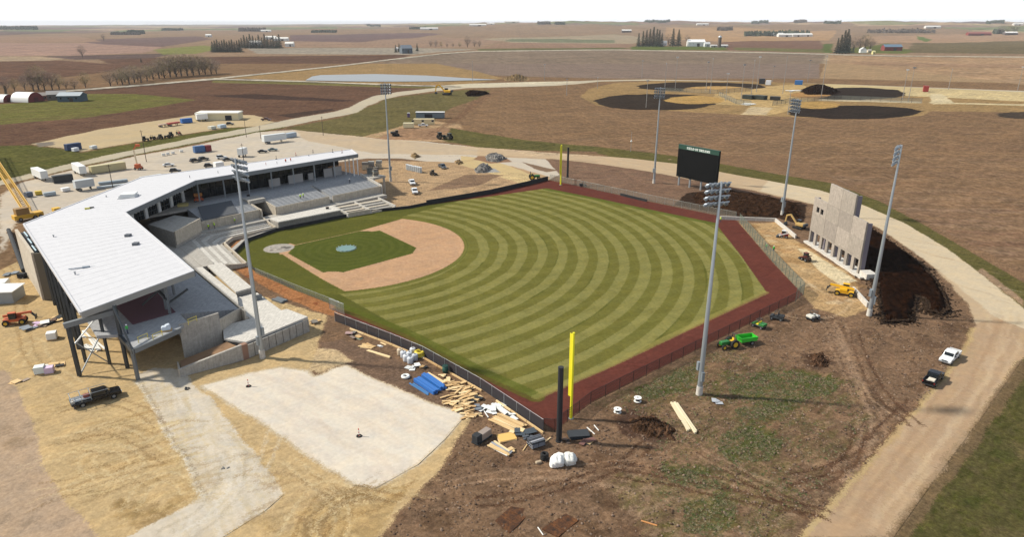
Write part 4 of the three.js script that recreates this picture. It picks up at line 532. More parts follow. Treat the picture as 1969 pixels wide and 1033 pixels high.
  for (let i = 0; i < 5; i++) { const s = 6 + i * 10; col(WN(s, 26), 6.4, 13, 0.4, steelGrey); } for (let i = 0; i < 6; i++) col(WN(s0(i), 44), 0, 11.6, 0.45); function s0(i) { return 18 + i * 7; }
  // back walls
  S('back_wall', brownPanel, [WN(-16, 42.5), WN(24, 42.5), WN(24, 42.9), WN(-16, 42.9)], 0, 11.5); S('back_wall', brownPanel, [[-117.6, 161], [-117, 161], [-116.5, 213], [-117.1, 213]], 0, 11.4); S('back_wall', brownPanel, [WF(-8, 42), WF(58, 42), WF(58, 42.5), WF(-8, 42.5)], 0, 11.5);
  S('end_wall', brownPanel, [WN(15.2, 42), WN(15.6, 42), WN(13.5, 45.3), WN(13.1, 45.3)], 0, 11); S('service_wall', concreteWarm, [WN(13, 45.1), WN(13, 45.7), WN(-11, 46.3), WN(-11, 45.7)], 0, 11.1); S('service_roof', mat('#4b4d50', 0.9), [WN(13, 42.8), WN(13, 45.1), WN(-11, 45.7), WN(-11, 42.8)], 9.7, 10.1); { const m = new MB(); for (let i = 0; i < 3; i++) { const p = WN(10 - i * 7, 44.4), q = WN(5 - i * 7, 44.6); m.rod([p[0], 10.5, -p[1]], [q[0], 10.5, -q[1]], 0.22); } m.build('roof_pipe', mat('#a9c0cc', 0.4, 0.4), stand); }
  // glazing of the far wing: one pane and one mullion each
  for (let i = 0; i < 22; i++) { const a = 1.5 + i * 2.42, b = a + 2.34; for (const [y0, y1] of [[6.55, 9.4], [9.5, 12.5]]) { const p = WF(a, 30), q = WF(b, 30); new MB().beam([p[0], (y0 + y1) / 2, -p[1]], [q[0], (y0 + y1) / 2, -q[1]], 0.05, y1 - y0).build('pane', glassDark, stand); }
    const c = WF(a - 0.04, 29.9); new MB().box(0.12, 6.1, 0.12, c[0], 9.55, -c[1]).build('mullion', mat('#24282b', 0.5, 0.3), stand); }
  for (const [a, b, t, y] of [[26, 30, 28.4, 9.1], [33, 38.5, 28, 9.4], [41, 43, 28.5, 8.8], [47, 50.5, 28, 9.5], [51, 54.4, 28, 9.6]]) S('partition', mat('#9c9a98', 0.9), [WF(a, t), WF(b, t), WF(b, t + 0.4), WF(a, t + 0.4)], 6.45, y);
  for (let i = 0; i < 8; i++) { const p = WF(1 + i * 8.1, 25.2); col(p, 6.4, 12.9, 0.32, galv); } for (const s of [55.5, 57.2]) { col(WF(s, 22), 6.4, 12.6, 0.3, whitePaint); col(WF(s, 27), 6.4, 12.6, 0.3, whitePaint); }
  // glazed bays behind home plate
  const b0 = [-104.6, 174.5], b1 = [-100.8, 204.5]; S('bay_lintel', whitePaint, [b0, b1, [b1[0] - 0.5, b1[1]], [b0[0] - 0.5, b0[1]]], 11.6, 12.9);
  for (let i = 0; i < 5; i++) { const p = lerp2(b0, b1, i / 5), q = lerp2(b0, b1, (i + 0.9) / 5); const w = new MB().beam([p[0], 9, -p[1]], [q[0], 9, -q[1]], 0.06, 5.2).build('window', glassDark, stand); const m = new MB(); for (let k = 1; k < 5; k++) { const c = lerp2(p, q, k / 5); m.box(0.1, 5.2, 0.1, c[0] + 0.08, 9, -c[1]); } for (const y of [7.7, 9, 10.3]) m.beam([p[0] + 0.08, y, -p[1]], [q[0] + 0.08, y, -q[1]], 0.1, 0.12); m.build('muntin', mat('#3d464d', 0.4, 0.3), w); const c = lerp2(b0, b1, (i + 0.95) / 5); new MB().box(0.5, 5.6, 1.4, c[0] + 0.1, 9, -c[1]).build('pier', whitePaint, stand); }
  S('planter', mat('#b3a468', 0.9), [[-99.6, 197.6], [-97, 198.6], [-97.6, 200.6], [-100.2, 199.6]], 6.4, 7.2);
  // concrete frame at the far end
  S('tower_slab', concrete, [WF(57.6, 14), WF(63.2, 14), WF(63.2, 22), WF(57.6, 22)], 5.9, 6.6); for (const [s, t] of [[58, 14.4], [62.6, 14.4], [62.6, 21.4], [58, 21.4]]) { const p = WF(s, t); new MB().box(0.7, 5.9, 0.7, p[0], 2.95, -p[1]).build('tower_column', concreteWarm, stand); } S('tower_wall', tarDark, [WF(58.4, 21), WF(62.4, 21), WF(62.4, 21.4), WF(58.4, 21.4)], 0, 5.9);
}

// ---------------------------------------------------------------- ball park furniture
const FIELD_MID = [5, 180];
const up = (p, y) => [p[0], y, -p[1]];
// floodlight masts
{
  const proto = base('floodlight_mast', [0, 0]);
  new MB().rod([0, 0, 0], [0, 1.6, 0], 0.55, 0.5, 12).build('footing', concretePale, proto);
  new MB().rod([0, 1.6, 0], [0, 14, 0], 0.42, 0.34, 12).rod([0, 14, 0], [0, 36.4, 0], 0.34, 0.16, 12).build('pole', galv, proto);
  new MB().box(0.5, 1.5, 0.42, 0.5, 5.2, 0.3).box(0.5, 1.5, 0.42, 0.5, 5.2, -0.35).build('ballast_box', mat('#8f989e', 0.5, 0.4), proto);
  new MB().box(0.4, 1.7, 0.5, -0.5, 3.6, 0).build('ballast_box', mat('#848c92', 0.5, 0.4), proto);
  const lampG = new MB(); lampG.add(new THREE.CylinderGeometry(0.33, 0.17, 0.48, 12).rotateZ(-2.15)); lampG.box(0.3, 0.24, 0.34, -0.3, 0.24, 0);
  const visor = new MB(); visor.add(new THREE.CylinderGeometry(0.35, 0.34, 0.28, 12, 1, true, 0, Math.PI * 1.15).rotateZ(-2.15).translate(0.28, -0.17, 0));
  const lg = lampG.geo(), vg = visor.geo(); metreUV(lg); metreUV(vg);
  const lm = mat('#767e86', 0.4, 0.6), vm = mat('#8e969d', 0.35, 0.7);
  for (let r = 0; r < 4; r++) { const y = 36.2 - r * 1.0, n = 5;
    new MB().box(0.12, 0.12, 3.9, 0.24, y - 0.1, 0).build('crossarm', galv, proto);
    for (let i = 0; i < n; i++) { const o = new THREE.Mesh(lg, lm); o.name = 'floodlight'; o.position.set(0.6, y - 0.35, (i - 2) * 0.86); o.rotation.y = (i - 2) * -0.16; o.castShadow = true; proto.add(o); const w = new THREE.Mesh(vg, vm); w.name = 'visor'; w.castShadow = true; o.add(w); } }
  const L = [[308, 420, 37, 'floodlight mast standing at the concrete terrace wall of the near stand'], [458, 213, 37.4, 'floodlight mast behind the far end of the roofed grandstand'], [766, 215, 36, 'floodlight mast just left of the black scoreboard'], [819, 463, 36, 'floodlight mast in the weeds outside right field, nearest mast to the long pale pipes'], [916, 253, 36.6, 'floodlight mast between the scoreboard and the stepped concrete facade'], [1018, 370, 36, 'floodlight mast in front of the black soil, right of the stepped facade']];
  L.forEach(([u, v, h, label], i) => { const p = at(u, v), o = i ? copy(proto, p) : proto; o.position.set(p[0], 0, -p[1]); o.rotation.y = heading(p, FIELD_MID); o.scale.y = h / 36.4; tag(o, label, 'light mast', 'floodlight masts round the ball field'); });
}
// foul poles and dark screen poles
for (const [u, v, h, r, label] of [[669, 491, 14.8, 0.22, 'tall yellow foul pole at the near right field corner'], [657, 217, 15.3, 0.3, 'yellow foul pole at the far left field corner']]) { const p = at(u, v), o = base('foul_pole', p, heading(p, HOME)); new MB().rod([0, 0, 0], [0, h, 0], r, r * 0.85, 12).build('pole', mat('#d9d21c', 0.5), o); const w = new MB(); w.box(0.5, h * 0.72, 0.05, 0.5, h * 0.62, 0); w.build('wing_screen', mat('#cfc41a', 0.55), o); new MB().disc(r * 1.9, 0.12, 0, 0.06, 0, 14, 'y').build('base_plate', galv, o); tag(o, label, 'foul pole', 'yellow foul poles'); }
for (const [u, v, h, label] of [[655, 517, 12.3, 'thick black padded pole in front of the near right field corner'], [665, 208, 11.9, 'thick black padded pole behind the far left field corner']]) { const p = at(u, v), o = base('padded_pole', p); new MB().rod([0, 0.15, 0], [0, h, 0], 0.42, 0.4, 14).build('padding', blackPad, o); new MB().disc(0.5, 0.3, 0, 0.15, 0, 14, 'y').disc(0.41, 0.12, 0, h + 0.05, 0, 14, 'y').build('collar', tarDark, o); tag(o, label, 'pole', 'black padded poles'); }
// scoreboard
{
  const a = at(794.4, 217.6), b = at(820, 223.7), L = dist2(a, b), d = [(b[0] - a[0]) / L, (b[1] - a[1]) / L], o = base('scoreboard', a, Math.atan2(d[1], d[0]));
  tag(o, 'big black scoreboard on steel posts with a green name strip along its top', 'scoreboard');
  for (let i = 0; i < 4; i++) new MB().box(0.5, 4.2, 0.5, i * L / 2, 2.1, -0.3).build('post', galv, o);
  const W = L * 1.78, y0 = 3.4, y1 = 15.4; new MB().box(W, y1 - y0, 0.9, W / 2 - 1, (y0 + y1) / 2, -0.1).build('screen', new THREE.MeshPhysicalMaterial({ color: '#050606', roughness: 0.9, specularIntensity: 0.3 }), o);
  const c = document.createElement('canvas'); c.width = 1024; c.height = 80; const x = c.getContext('2d'); x.fillStyle = '#0d3a2c'; x.fillRect(0, 0, 1024, 80); x.fillStyle = '#e8ece8'; x.font = 'bold 62px serif'; x.textAlign = 'center'; x.textBaseline = 'middle'; x.fillText('FIELD OF DREAMS', 512, 43, 860);
  const t = new THREE.CanvasTexture(c); t.colorSpace = THREE.SRGBColorSpace; const g = new THREE.PlaneGeometry(W, 1.5); const m = new THREE.Mesh(g, new THREE.MeshStandardMaterial({ map: t, roughness: 0.6 })); m.name = 'name_strip'; m.position.set(W / 2 - 1, y1 - 0.75, 0.36); o.add(m); new MB().box(W + 0.1, 0.12, 1, W / 2 - 1, y1 + 0.06, -0.1).build('cap', mat('#163f31', 0.6), o);
}
// stepped concrete facade beyond centre field
{
  const p = [84.6, 156.9], q = [83.2, 183.3], L = dist2(p, q), o = base('concrete_facade', p, heading(p, q));      // +x runs away from the camera, +z faces away from the field
  tag(o, 'tall stepped grey precast concrete facade with a row of doorways beyond centre field', 'facade');
  const pm = [mat('#a19a93', 0.92, 0, { map: concreteMap }), mat('#aaa29b', 0.92, 0, { map: concreteMap }), mat('#99928c', 0.92, 0, { map: concreteMap })], T = 0.42;
  const cut = [0, 6.2, 12.6, 19, L], rows = [4.3, 8.8, 13.2], tops = [13.4, 18.6, 18.6, 13.2];
  for (let i = 0; i < 4; i++) for (let r = 0; r < (tops[i] > 14 ? 3 : 2); r++) {
    const x0 = cut[i] + 0.03, x1 = cut[i + 1] - 0.03, y0 = rows[r] + 0.02, y1 = r === 2 ? tops[i] : r === 1 && tops[i] < 14 ? tops[i] : rows[r + 1] - 0.02;
    const s = new THREE.Shape([[x0, y0], [x1, y0], [x1, y1], [x0, y1]].map(([a, b]) => new THREE.Vector2(a, b)));
    if (i === 3 && r === 1) for (const w of [20.6, 22.9]) s.holes.push(new THREE.Path([[w, 9.4], [w + 1.5, 9.4], [w + 1.5, 10.9], [w, 10.9]].map(([a, b]) => new THREE.Vector2(a, b))));
    const m = new MB().add(new THREE.ExtrudeGeometry(s, { depth: T, bevelEnabled: true, bevelSize: 0.03, bevelThickness: 0.03, bevelOffset: -0.03, bevelSegments: 1 })).build('wall_panel', pm[(i + r) % 3], o);
    if (i === 3 && r === 1) for (const w of [20.6, 22.9]) new MB().box(1.5, 1.5, 0.06, w + 0.75, 10.15, 0.36).build('window', glassDark, m);
  }
  new MB().box(L, 0.5, 0.5, L / 2, 4.03, 0.25).build('lintel', pm[0], o);
  const n = 8, step = L / n; for (let i = 0; i <= n; i++) new MB().box(i === 0 || i === n ? 0.7 : 1.25, 3.8, 0.5, Math.min(L - 0.35, Math.max(0.35, i * step)), 1.9, 0.3).build('pier', pm[i % 3], o);
  for (const x of [0.3, 6.5, 12.8, 18.7, L - 0.3]) new MB().box(0.5, x > 5 && x < 20 ? 18.2 : 13, 1.1, x, (x > 5 && x < 20 ? 18.2 : 13) / 2, 1.02).build('buttress', mat('#6d6770', 0.9), o);
  new MB().box(L + 3.5, 0.5, 3.4, L / 2 - 1, 0.15, 0.8).build('footing', concretePale, o); new MB().box(3.2, 1.5, 2.6, -2.1, 0.75, 1.4).build('end_block', concretePale, o);
}
function wallRun(name, L, h, w, m, label, cat, group) { const P = pts(L), o = base(name, P[0]); for (let i = 0; i + 1 < P.length; i++) { const a = [P[i][0] - P[0][0], h / 2, -(P[i][1] - P[0][1])], b = [P[i + 1][0] - P[0][0], h / 2, -(P[i + 1][1] - P[0][1])]; new MB().beam(a, b, w, h).build('section', m, o); } tag(o, label, cat, group); return o; }
wallRun('retaining_wall', [[843, 257.5], [908, 260], [932, 280]], 1.1, 0.4, concretePale, 'low pale concrete wall at the back corner of the centre field yard', 'wall');
wallRun('retaining_wall', [[999, 342], [1016, 361]], 1.2, 0.4, concretePale, 'short pale concrete wall between the yellow loader and the black soil', 'wall');
// soil embankment behind the facade and smaller heaps
const soilDark = new THREE.MeshPhysicalMaterial({ color: '#2c1b10', roughness: 1, specularIntensity: 0, side: THREE.DoubleSide, map: dataTex(256, 256, (u, v) => { const k = 90 + 150 * nz(u, v) + 110 * (nz(u * 5, v * 5) - 0.5); return [k, k * 0.97, k * 0.94]; }) }); soilDark.map.repeat.set(1 / 14, 1 / 14);
const soilBrown = new THREE.MeshPhysicalMaterial({ specularIntensity: 0, color: '#6b5342', roughness: 1, side: THREE.DoubleSide, map: soilDark.map }), sandPile = new THREE.MeshStandardMaterial({ color: '#b59a6c', roughness: 1, side: THREE.DoubleSide, map: soilDark.map }), gravelGrey = new THREE.MeshStandardMaterial({ color: '#a3a3a2', roughness: 1, side: THREE.DoubleSide, map: soilDark.map });
function mound(name, P, h, m, label, edge = 2, cat = 'soil heap') { // a rough heap over a plan outline
  const xs = P.map((p) => p[0]), zs = P.map((p) => p[1]), x0 = Math.min(...xs) - 1, x1 = Math.max(...xs) + 1, z0 = Math.min(...zs) - 1, z1 = Math.max(...zs) + 1, N = 90, v = [], I = [];
  const dE = (x, z) => { let d = 1e9; for (let i = 0, j = P.length - 1; i < P.length; j = i++) { const a = P[j], b = P[i], L = Math.hypot(b[0] - a[0], b[1] - a[1]) || 1e-6, t = Math.min(1, Math.max(0, ((x - a[0]) * (b[0] - a[0]) + (z - a[1]) * (b[1] - a[1])) / L / L)); d = Math.min(d, Math.hypot(x - a[0] - (b[0] - a[0]) * t, z - a[1] - (b[1] - a[1]) * t)); } return inside(P, x, z) ? d : -d; };
  for (let j = 0; j <= N; j++) for (let i = 0; i <= N; i++) { const x = x0 + (x1 - x0) * i / N, z = z0 + (z1 - z0) * j / N, d = dE(x, z) + (nz(x / 13, z / 13) - 0.5) * edge * 0.9; const k = smooth(0, edge, d); v.push(x, -0.3 + (k > 0 ? 0.25 : 0) + h * k * (0.72 + 0.5 * nz(x / 24, z / 24)) + k * ((nz(x / 5, z / 5) - 0.5) * 0.6 + (nz(x / 1.6, z / 1.6) - 0.5) * 0.5) * Math.min(1, h), -z); }
  for (let j = 0; j < N; j++) for (let i = 0; i < N; i++) { const a = j * (N + 1) + i; I.push(a, a + 1, a + N + 2, a, a + N + 2, a + N + 1); }
  const g = new THREE.BufferGeometry(); g.setAttribute('position', new THREE.Float32BufferAttribute(v, 3)); g.setIndex(I); g.computeVertexNormals(); const u = new Float32Array(v.length / 3 * 2); for (let i = 0; i < v.length / 3; i++) { u[2 * i] = v[3 * i]; u[2 * i + 1] = v[3 * i + 2]; } g.setAttribute('uv', new THREE.BufferAttribute(u, 2));
  const c = [(x0 + x1) / 2, (z0 + z1) / 2]; g.translate(-c[0], 0, c[1]); const o = new THREE.Mesh(g, m); o.name = numbered(name); o.position.set(c[0], 0, -c[1]); o.castShadow = o.receiveShadow = true; scene.add(o); return tag(o, label, cat);
}
mound('soil_embankment', DARK_BERM, 1.3, soilDark, 'large black topsoil embankment behind the stepped facade', 1.4, 'embankment');
mound('soil_heap', pts([[810, 228], [850, 223], [905, 232], [940, 242], [938, 258], [912, 255], [868, 254], [815, 244]]), 1.2, new THREE.MeshPhysicalMaterial({ color: '#4a3628', roughness: 1, specularIntensity: 0, map: soilDark.map, side: THREE.DoubleSide }), 'long dark soil bank between scoreboard and facade', 4);
mound('soil_heap', pts([[735, 492], [765, 484], [795, 505], [790, 516], [760, 516], [738, 505]]), 0.8, soilBrown, 'dark brown soil heap beside the two cable drums');
mound('soil_heap', pts([[946, 416], [966, 413], [974, 424], [968, 433], [950, 432]]), 0.9, soilBrown, 'small brown soil heap in the middle of the right side dirt');
mound('gravel_heap', pts([[556, 198], [566, 193], [578, 198], [570, 203], [558, 203]]), 1.8, gravelGrey, 'pale grey gravel heap on the sand beyond left field', 2.5, 'gravel heap');
mound('gravel_heap', pts([[568, 184], [582, 182], [594, 186], [584, 191], [570, 189]]), 1.8, gravelGrey, 'grey stone heap beside the gravel road beyond left field', 2.5, 'gravel heap');
mound('sand_heap', pts([[532, 190], [540, 188], [544, 192], [536, 194]]), 1.2, sandPile, 'small sandy heap right of the dark pickup', 2, 'sand heap');
mound('sand_heap', pts([[480, 183], [488, 181], [494, 184], [486, 187]]), 1.2, sandPile, 'small yellowish heap behind the row of white toilets', 2, 'sand heap');
mound('soil_heap', pts([[545, 109], [556, 108], [575, 110], [560, 113], [548, 113]]), 2.2, soilDark, 'low dark soil ridge beside the far excavator', 4);
mound('sand_heap', pts([[592, 92], [604, 90.4], [620, 92], [614, 95], [596, 95]]), 5, sandPile, 'tan spoil heap beside the pale far yard', 16, 'sand heap');
mound('soil_heap', pts([[938, 106], [950, 102], [972, 104], [985, 108], [975, 111], [946, 111]]), 4, soilDark, 'black soil pile in the middle of the softball fields', 10);
// covered mound
{ const o = base('mound_cover', MOUND); new MB().add(new THREE.CylinderGeometry(2.55, 2.75, 0.2, 36)).build('tarpaulin', mat('#64807f', 0.7), o); const m = new MB(); for (let i = 0; i < 14; i++) { const a = i / 14 * 6.283; m.rbox(0.4, 0.14, 0.24, 0.05, Math.cos(a) * 2.6, 0.2, Math.sin(a) * 2.6, 0, -a, 0); } m.build('sandbag', mat('#8f9a98', 0.8), o); o.position.y = 0.14; tag(o, 'round blue grey tarpaulin covering the pitching mound', 'tarpaulin'); }

// ---------------------------------------------------------------- fences
const linkAlpha = dataTex(128, 128, (u, v) => { const a = ((u + v) * 8) % 1, b = ((u - v + 4) * 8) % 1, on = a < 0.24 || b < 0.24; const c = on ? 255 : 0; return [c, c, c]; }, false);
const linkMat = (hex) => new THREE.MeshStandardMaterial({ color: hex, roughness: 0.6, metalness: 0.3, alphaMap: linkAlpha, transparent: true, side: THREE.DoubleSide });
const screenMat = new THREE.MeshStandardMaterial({ color: '#26242a', roughness: 0.95, transparent: true, opacity: 0.9, side: THREE.DoubleSide });
function fence(name, L, h, gap, post, postR, panel, label, cat = 'fence', rail = true, panelH = h, bottom = 0.05) {
  const P = pts(L), o = base(name, P[0]); const rel = (p) => [p[0] - P[0][0], 0, -(p[1] - P[0][1])];
  for (let i = 0; i + 1 < P.length; i++) { const n = Math.max(1, Math.round(dist2(P[i], P[i + 1]) / gap));
    for (let k = 0; k < n; k++) { const a = rel(lerp2(P[i], P[i + 1], k / n)), b = rel(lerp2(P[i], P[i + 1], (k + 1) / n));
      new MB().rod([a[0], -0.1, a[2]], [a[0], h, a[2]], postR, postR, 6).build('post', post, o);
      if (rail) new MB().rod([a[0], h - 0.05, a[2]], [b[0], h - 0.05, b[2]], postR * 0.75, postR * 0.75, 5).build('rail', post, o);
      if (panel) { const g = new THREE.PlaneGeometry(1, 1), w = Math.hypot(b[0] - a[0], b[2] - a[2]); const m = new THREE.Mesh(g, panel); m.name = 'mesh_panel'; m.scale.set(w, panelH - bottom, 1); m.position.set((a[0] + b[0]) / 2, (panelH + bottom) / 2, (a[2] + b[2]) / 2); m.rotation.y = Math.atan2(-(b[2] - a[2]), b[0] - a[0]); m.castShadow = true; o.add(m); } } }
  return tag(o, label, cat);
}
const greyPost = mat('#8d9390', 0.5, 0.5), darkPost = mat('#1d1f20', 0.6, 0.2), greenPost = mat('#5f6b62', 0.5, 0.3);
fence('screened_fence', [[393, 377], [458, 402], [496, 418], [563, 456], [637, 506]], 2.1, 3.2, galv, 0.045, screenMat, 'dark screened fence along the foul side of right field', 'fence', true, 1.95);
fence('chain_fence', [[637, 506], [650, 507], [692, 474], [800, 420], [932, 354]], 2.3, 3.6, darkPost, 0.05, linkMat('#2a2627'), 'thin dark chain link fence along the right field track');
fence('chain_fence', [[932, 354], [941, 346], [905, 307], [866, 261]], 2.9, 2.6, greenPost, 0.06, linkMat('#6f7a70'), 'grey green chain link fence between centre field and the sandy yard');
fence('chain_fence', [[862, 257], [760, 236], [662, 215], [644, 211]], 2.3, 3.2, greyPost, 0.045, linkMat('#7a766c'), 'grey chain link fence along left centre field below the scoreboard');
fence('low_fence', [[300, 321], [345, 340], [398, 361]], 1.5, 3, greyPost, 0.04, linkMat('#80867c'), 'low wire fence along the first base side of the grass');
fence('fence_gate', [[387, 363], [404, 369.5]], 2.6, 3, galv, 0.06, linkMat('#8a8f8c'), 'open metal gate panel at the start of the screened fence', 'gate');
function padWall(name, L, h, label) { const P = pts(L), o = base(name, P[0]); for (let i = 0; i + 1 < P.length; i++) { const n = Math.max(1, Math.round(dist2(P[i], P[i + 1]) / 3)); for (let k = 0; k < n; k++) { const a = lerp2(P[i], P[i + 1], k / n), b = lerp2(P[i], P[i + 1], (k + 0.985) / n); new MB().beam([a[0] - P[0][0], h / 2, -(a[1] - P[0][1])], [b[0] - P[0][0], h / 2, -(b[1] - P[0][1])], 0.28, h).build('pad', blackPad, o); } } return tag(o, label, 'padded wall'); }
padWall('padded_wall', [[276, 297.5], [290, 283.5], [324, 271.6], [376, 261], [426, 250.5], [480, 244.6], [500, 240.5]], 0.95, 'low black padded wall along the third base side below the stand');
padWall('padded_wall', [[500, 240.5], [575, 227.5], [618, 217.5], [642, 211.5]], 1.6, 'taller black padded wall along the left field foul line');
padWall('padded_wall', [[727, 229.5], [758, 237]], 0.9, 'short black padded section in the left centre field fence');
padWall('padded_wall', [[276, 297.5], [300, 318], [345, 338]], 0.35, 'low dark edging along the first base side dirt');

// ---------------------------------------------------------------- vehicles
function wheels(o, list, r, w, rimHex = '#8d9195') { for (const [x, z] of list) { const g = new THREE.Group(); g.name = 'wheel'; g.position.set(x, r, z); o.add(g); new MB().disc(r, w, 0, 0, 0, 18).build('tyre', rubber, g); new MB().disc(r * 0.55, w + 0.04, 0, 0, 0, 12).build('rim', mat(rimHex, 0.4, 0.6), g); } }
const glassCar = mat('#141b20', 0.06);
function pickupTruck(o, paint, { load = null, rack = false } = {}) {
  new MB().prof([[-2.95, 0.5], [-2.95, 0.72], [-0.95, 0.72], [-0.95, 1.12], [1.3, 1.12], [2.7, 1.02], [2.95, 0.86], [2.95, 0.46]], 1.96, 0.06).build('body', paint, o);
  new MB().prof([[-1.02, 1.1], [-0.88, 1.8], [-0.6, 1.88], [0.6, 1.88], [0.85, 1.8], [1.4, 1.1]], 1.78, 0.1).build('cab', paint, o);
  new MB().box(2.0, 0.5, 0.1, -1.95, 0.95, 0.92).box(2.0, 0.5, 0.1, -1.95, 0.95, -0.92).build('bed_side', paint, o); new MB().box(0.08, 0.5, 1.86, -2.92, 0.96, 0).build('tailgate', paint, o); new MB().box(1.9, 0.06, 1.7, -1.94, 0.75, 0).build('bed_floor', tarDark, o);
  new MB().box(0.03, 0.66, 1.5, 1.13, 1.47, 0, 0, 0, 0.66).build('windscreen', glassCar, o); new MB().box(0.03, 0.5, 1.4, -0.99, 1.5, 0, 0, 0, -0.2).build('rear_window', glassCar, o);
  for (const s of [-1, 1]) { new MB().prof([[-0.8, 1.2], [-0.72, 1.7], [0.08, 1.74], [0.08, 1.2]], 0.03, 0, s * 0.9).build('side_window', glassCar, o); new MB().prof([[0.16, 1.2], [0.16, 1.74], [0.62, 1.72], [1.0, 1.2]], 0.03, 0, s * 0.9).build('side_window', glassCar, o); new MB().rbox(0.08, 0.2, 0.5, 0.03, 2.94, 0.8, s * 0.66).build('headlight', mat('#dfe3e6', 0.15, 0.2), o); new MB().rbox(0.06, 0.3, 0.14, 0.02, -2.97, 0.95, s * 0.88).build('tail_light', mat('#7a1014', 0.3), o); new MB().rbox(0.16, 0.2, 0.22, 0.04, 0.95, 1.28, s * 1.08).build('mirror', blackPad, o); }
  new MB().rbox(0.16, 0.24, 1.9, 0.05, 3.0, 0.52, 0).rbox(0.16, 0.2, 1.9, 0.05, -3.02, 0.52, 0).build('bumper', paint === blackCar ? blackPad : chrome, o); new MB().box(0.05, 0.22, 1.0, 2.97, 0.8, 0).build('grille', tarDark, o);
  wheels(o, [[1.9, 0.86], [1.9, -0.86], [-1.9, 0.86], [-1.9, -0.86]], 0.4, 0.27);
  if (load) new MB().rbox(1.0, 0.3, 1.1, 0.05, -1.5, 0.95, 0.1).rbox(0.5, 0.22, 0.5, 0.04, -2.4, 0.9, -0.3).build('load', load, o);
  return o;
}
function carBody(o, paint, suv = false) {
  const h = suv ? 1.72 : 1.45; new MB().prof([[-2.25, 0.38], [-2.28, 0.85], [-1.9, suv ? 1.0 : 0.96], [1.1, 0.96], [2.1, 0.82], [2.28, 0.6], [2.25, 0.34]], 1.8, 0.07).build('body', paint, o); new MB().prof(suv ? [[-2.1, 0.95], [-1.85, h - 0.1], [-1.6, h], [0.2, h], [1.05, 0.95]] : [[-1.75, 0.92], [-1.0, h - 0.04], [-0.7, h], [0.2, h], [1.05, 0.95]], 1.58, 0.1).build('cabin', glassCar, o); new MB().rbox(suv ? 1.7 : 1.15, 0.05, 1.3, 0.02, suv ? -0.7 : -0.3, h + 0.01, 0).build('roof', paint, o);
  wheels(o, [[1.4, 0.8], [1.4, -0.8], [-1.4, 0.8], [-1.4, -0.8]], 0.34, 0.22); for (const s of [-1, 1]) { new MB().rbox(0.08, 0.14, 0.36, 0.03, 2.26, 0.66, s * 0.6).build('headlight', mat('#dfe3e6', 0.15, 0.2), o); new MB().rbox(0.06, 0.14, 0.34, 0.02, -2.29, 0.78, s * 0.62).build('tail_light', mat('#7a1014', 0.3), o); } return o;
}
const along = (f, b) => { const F = at(...f), B = at(...b); return [lerp2(F, B, 0.5), heading(B, F)]; };
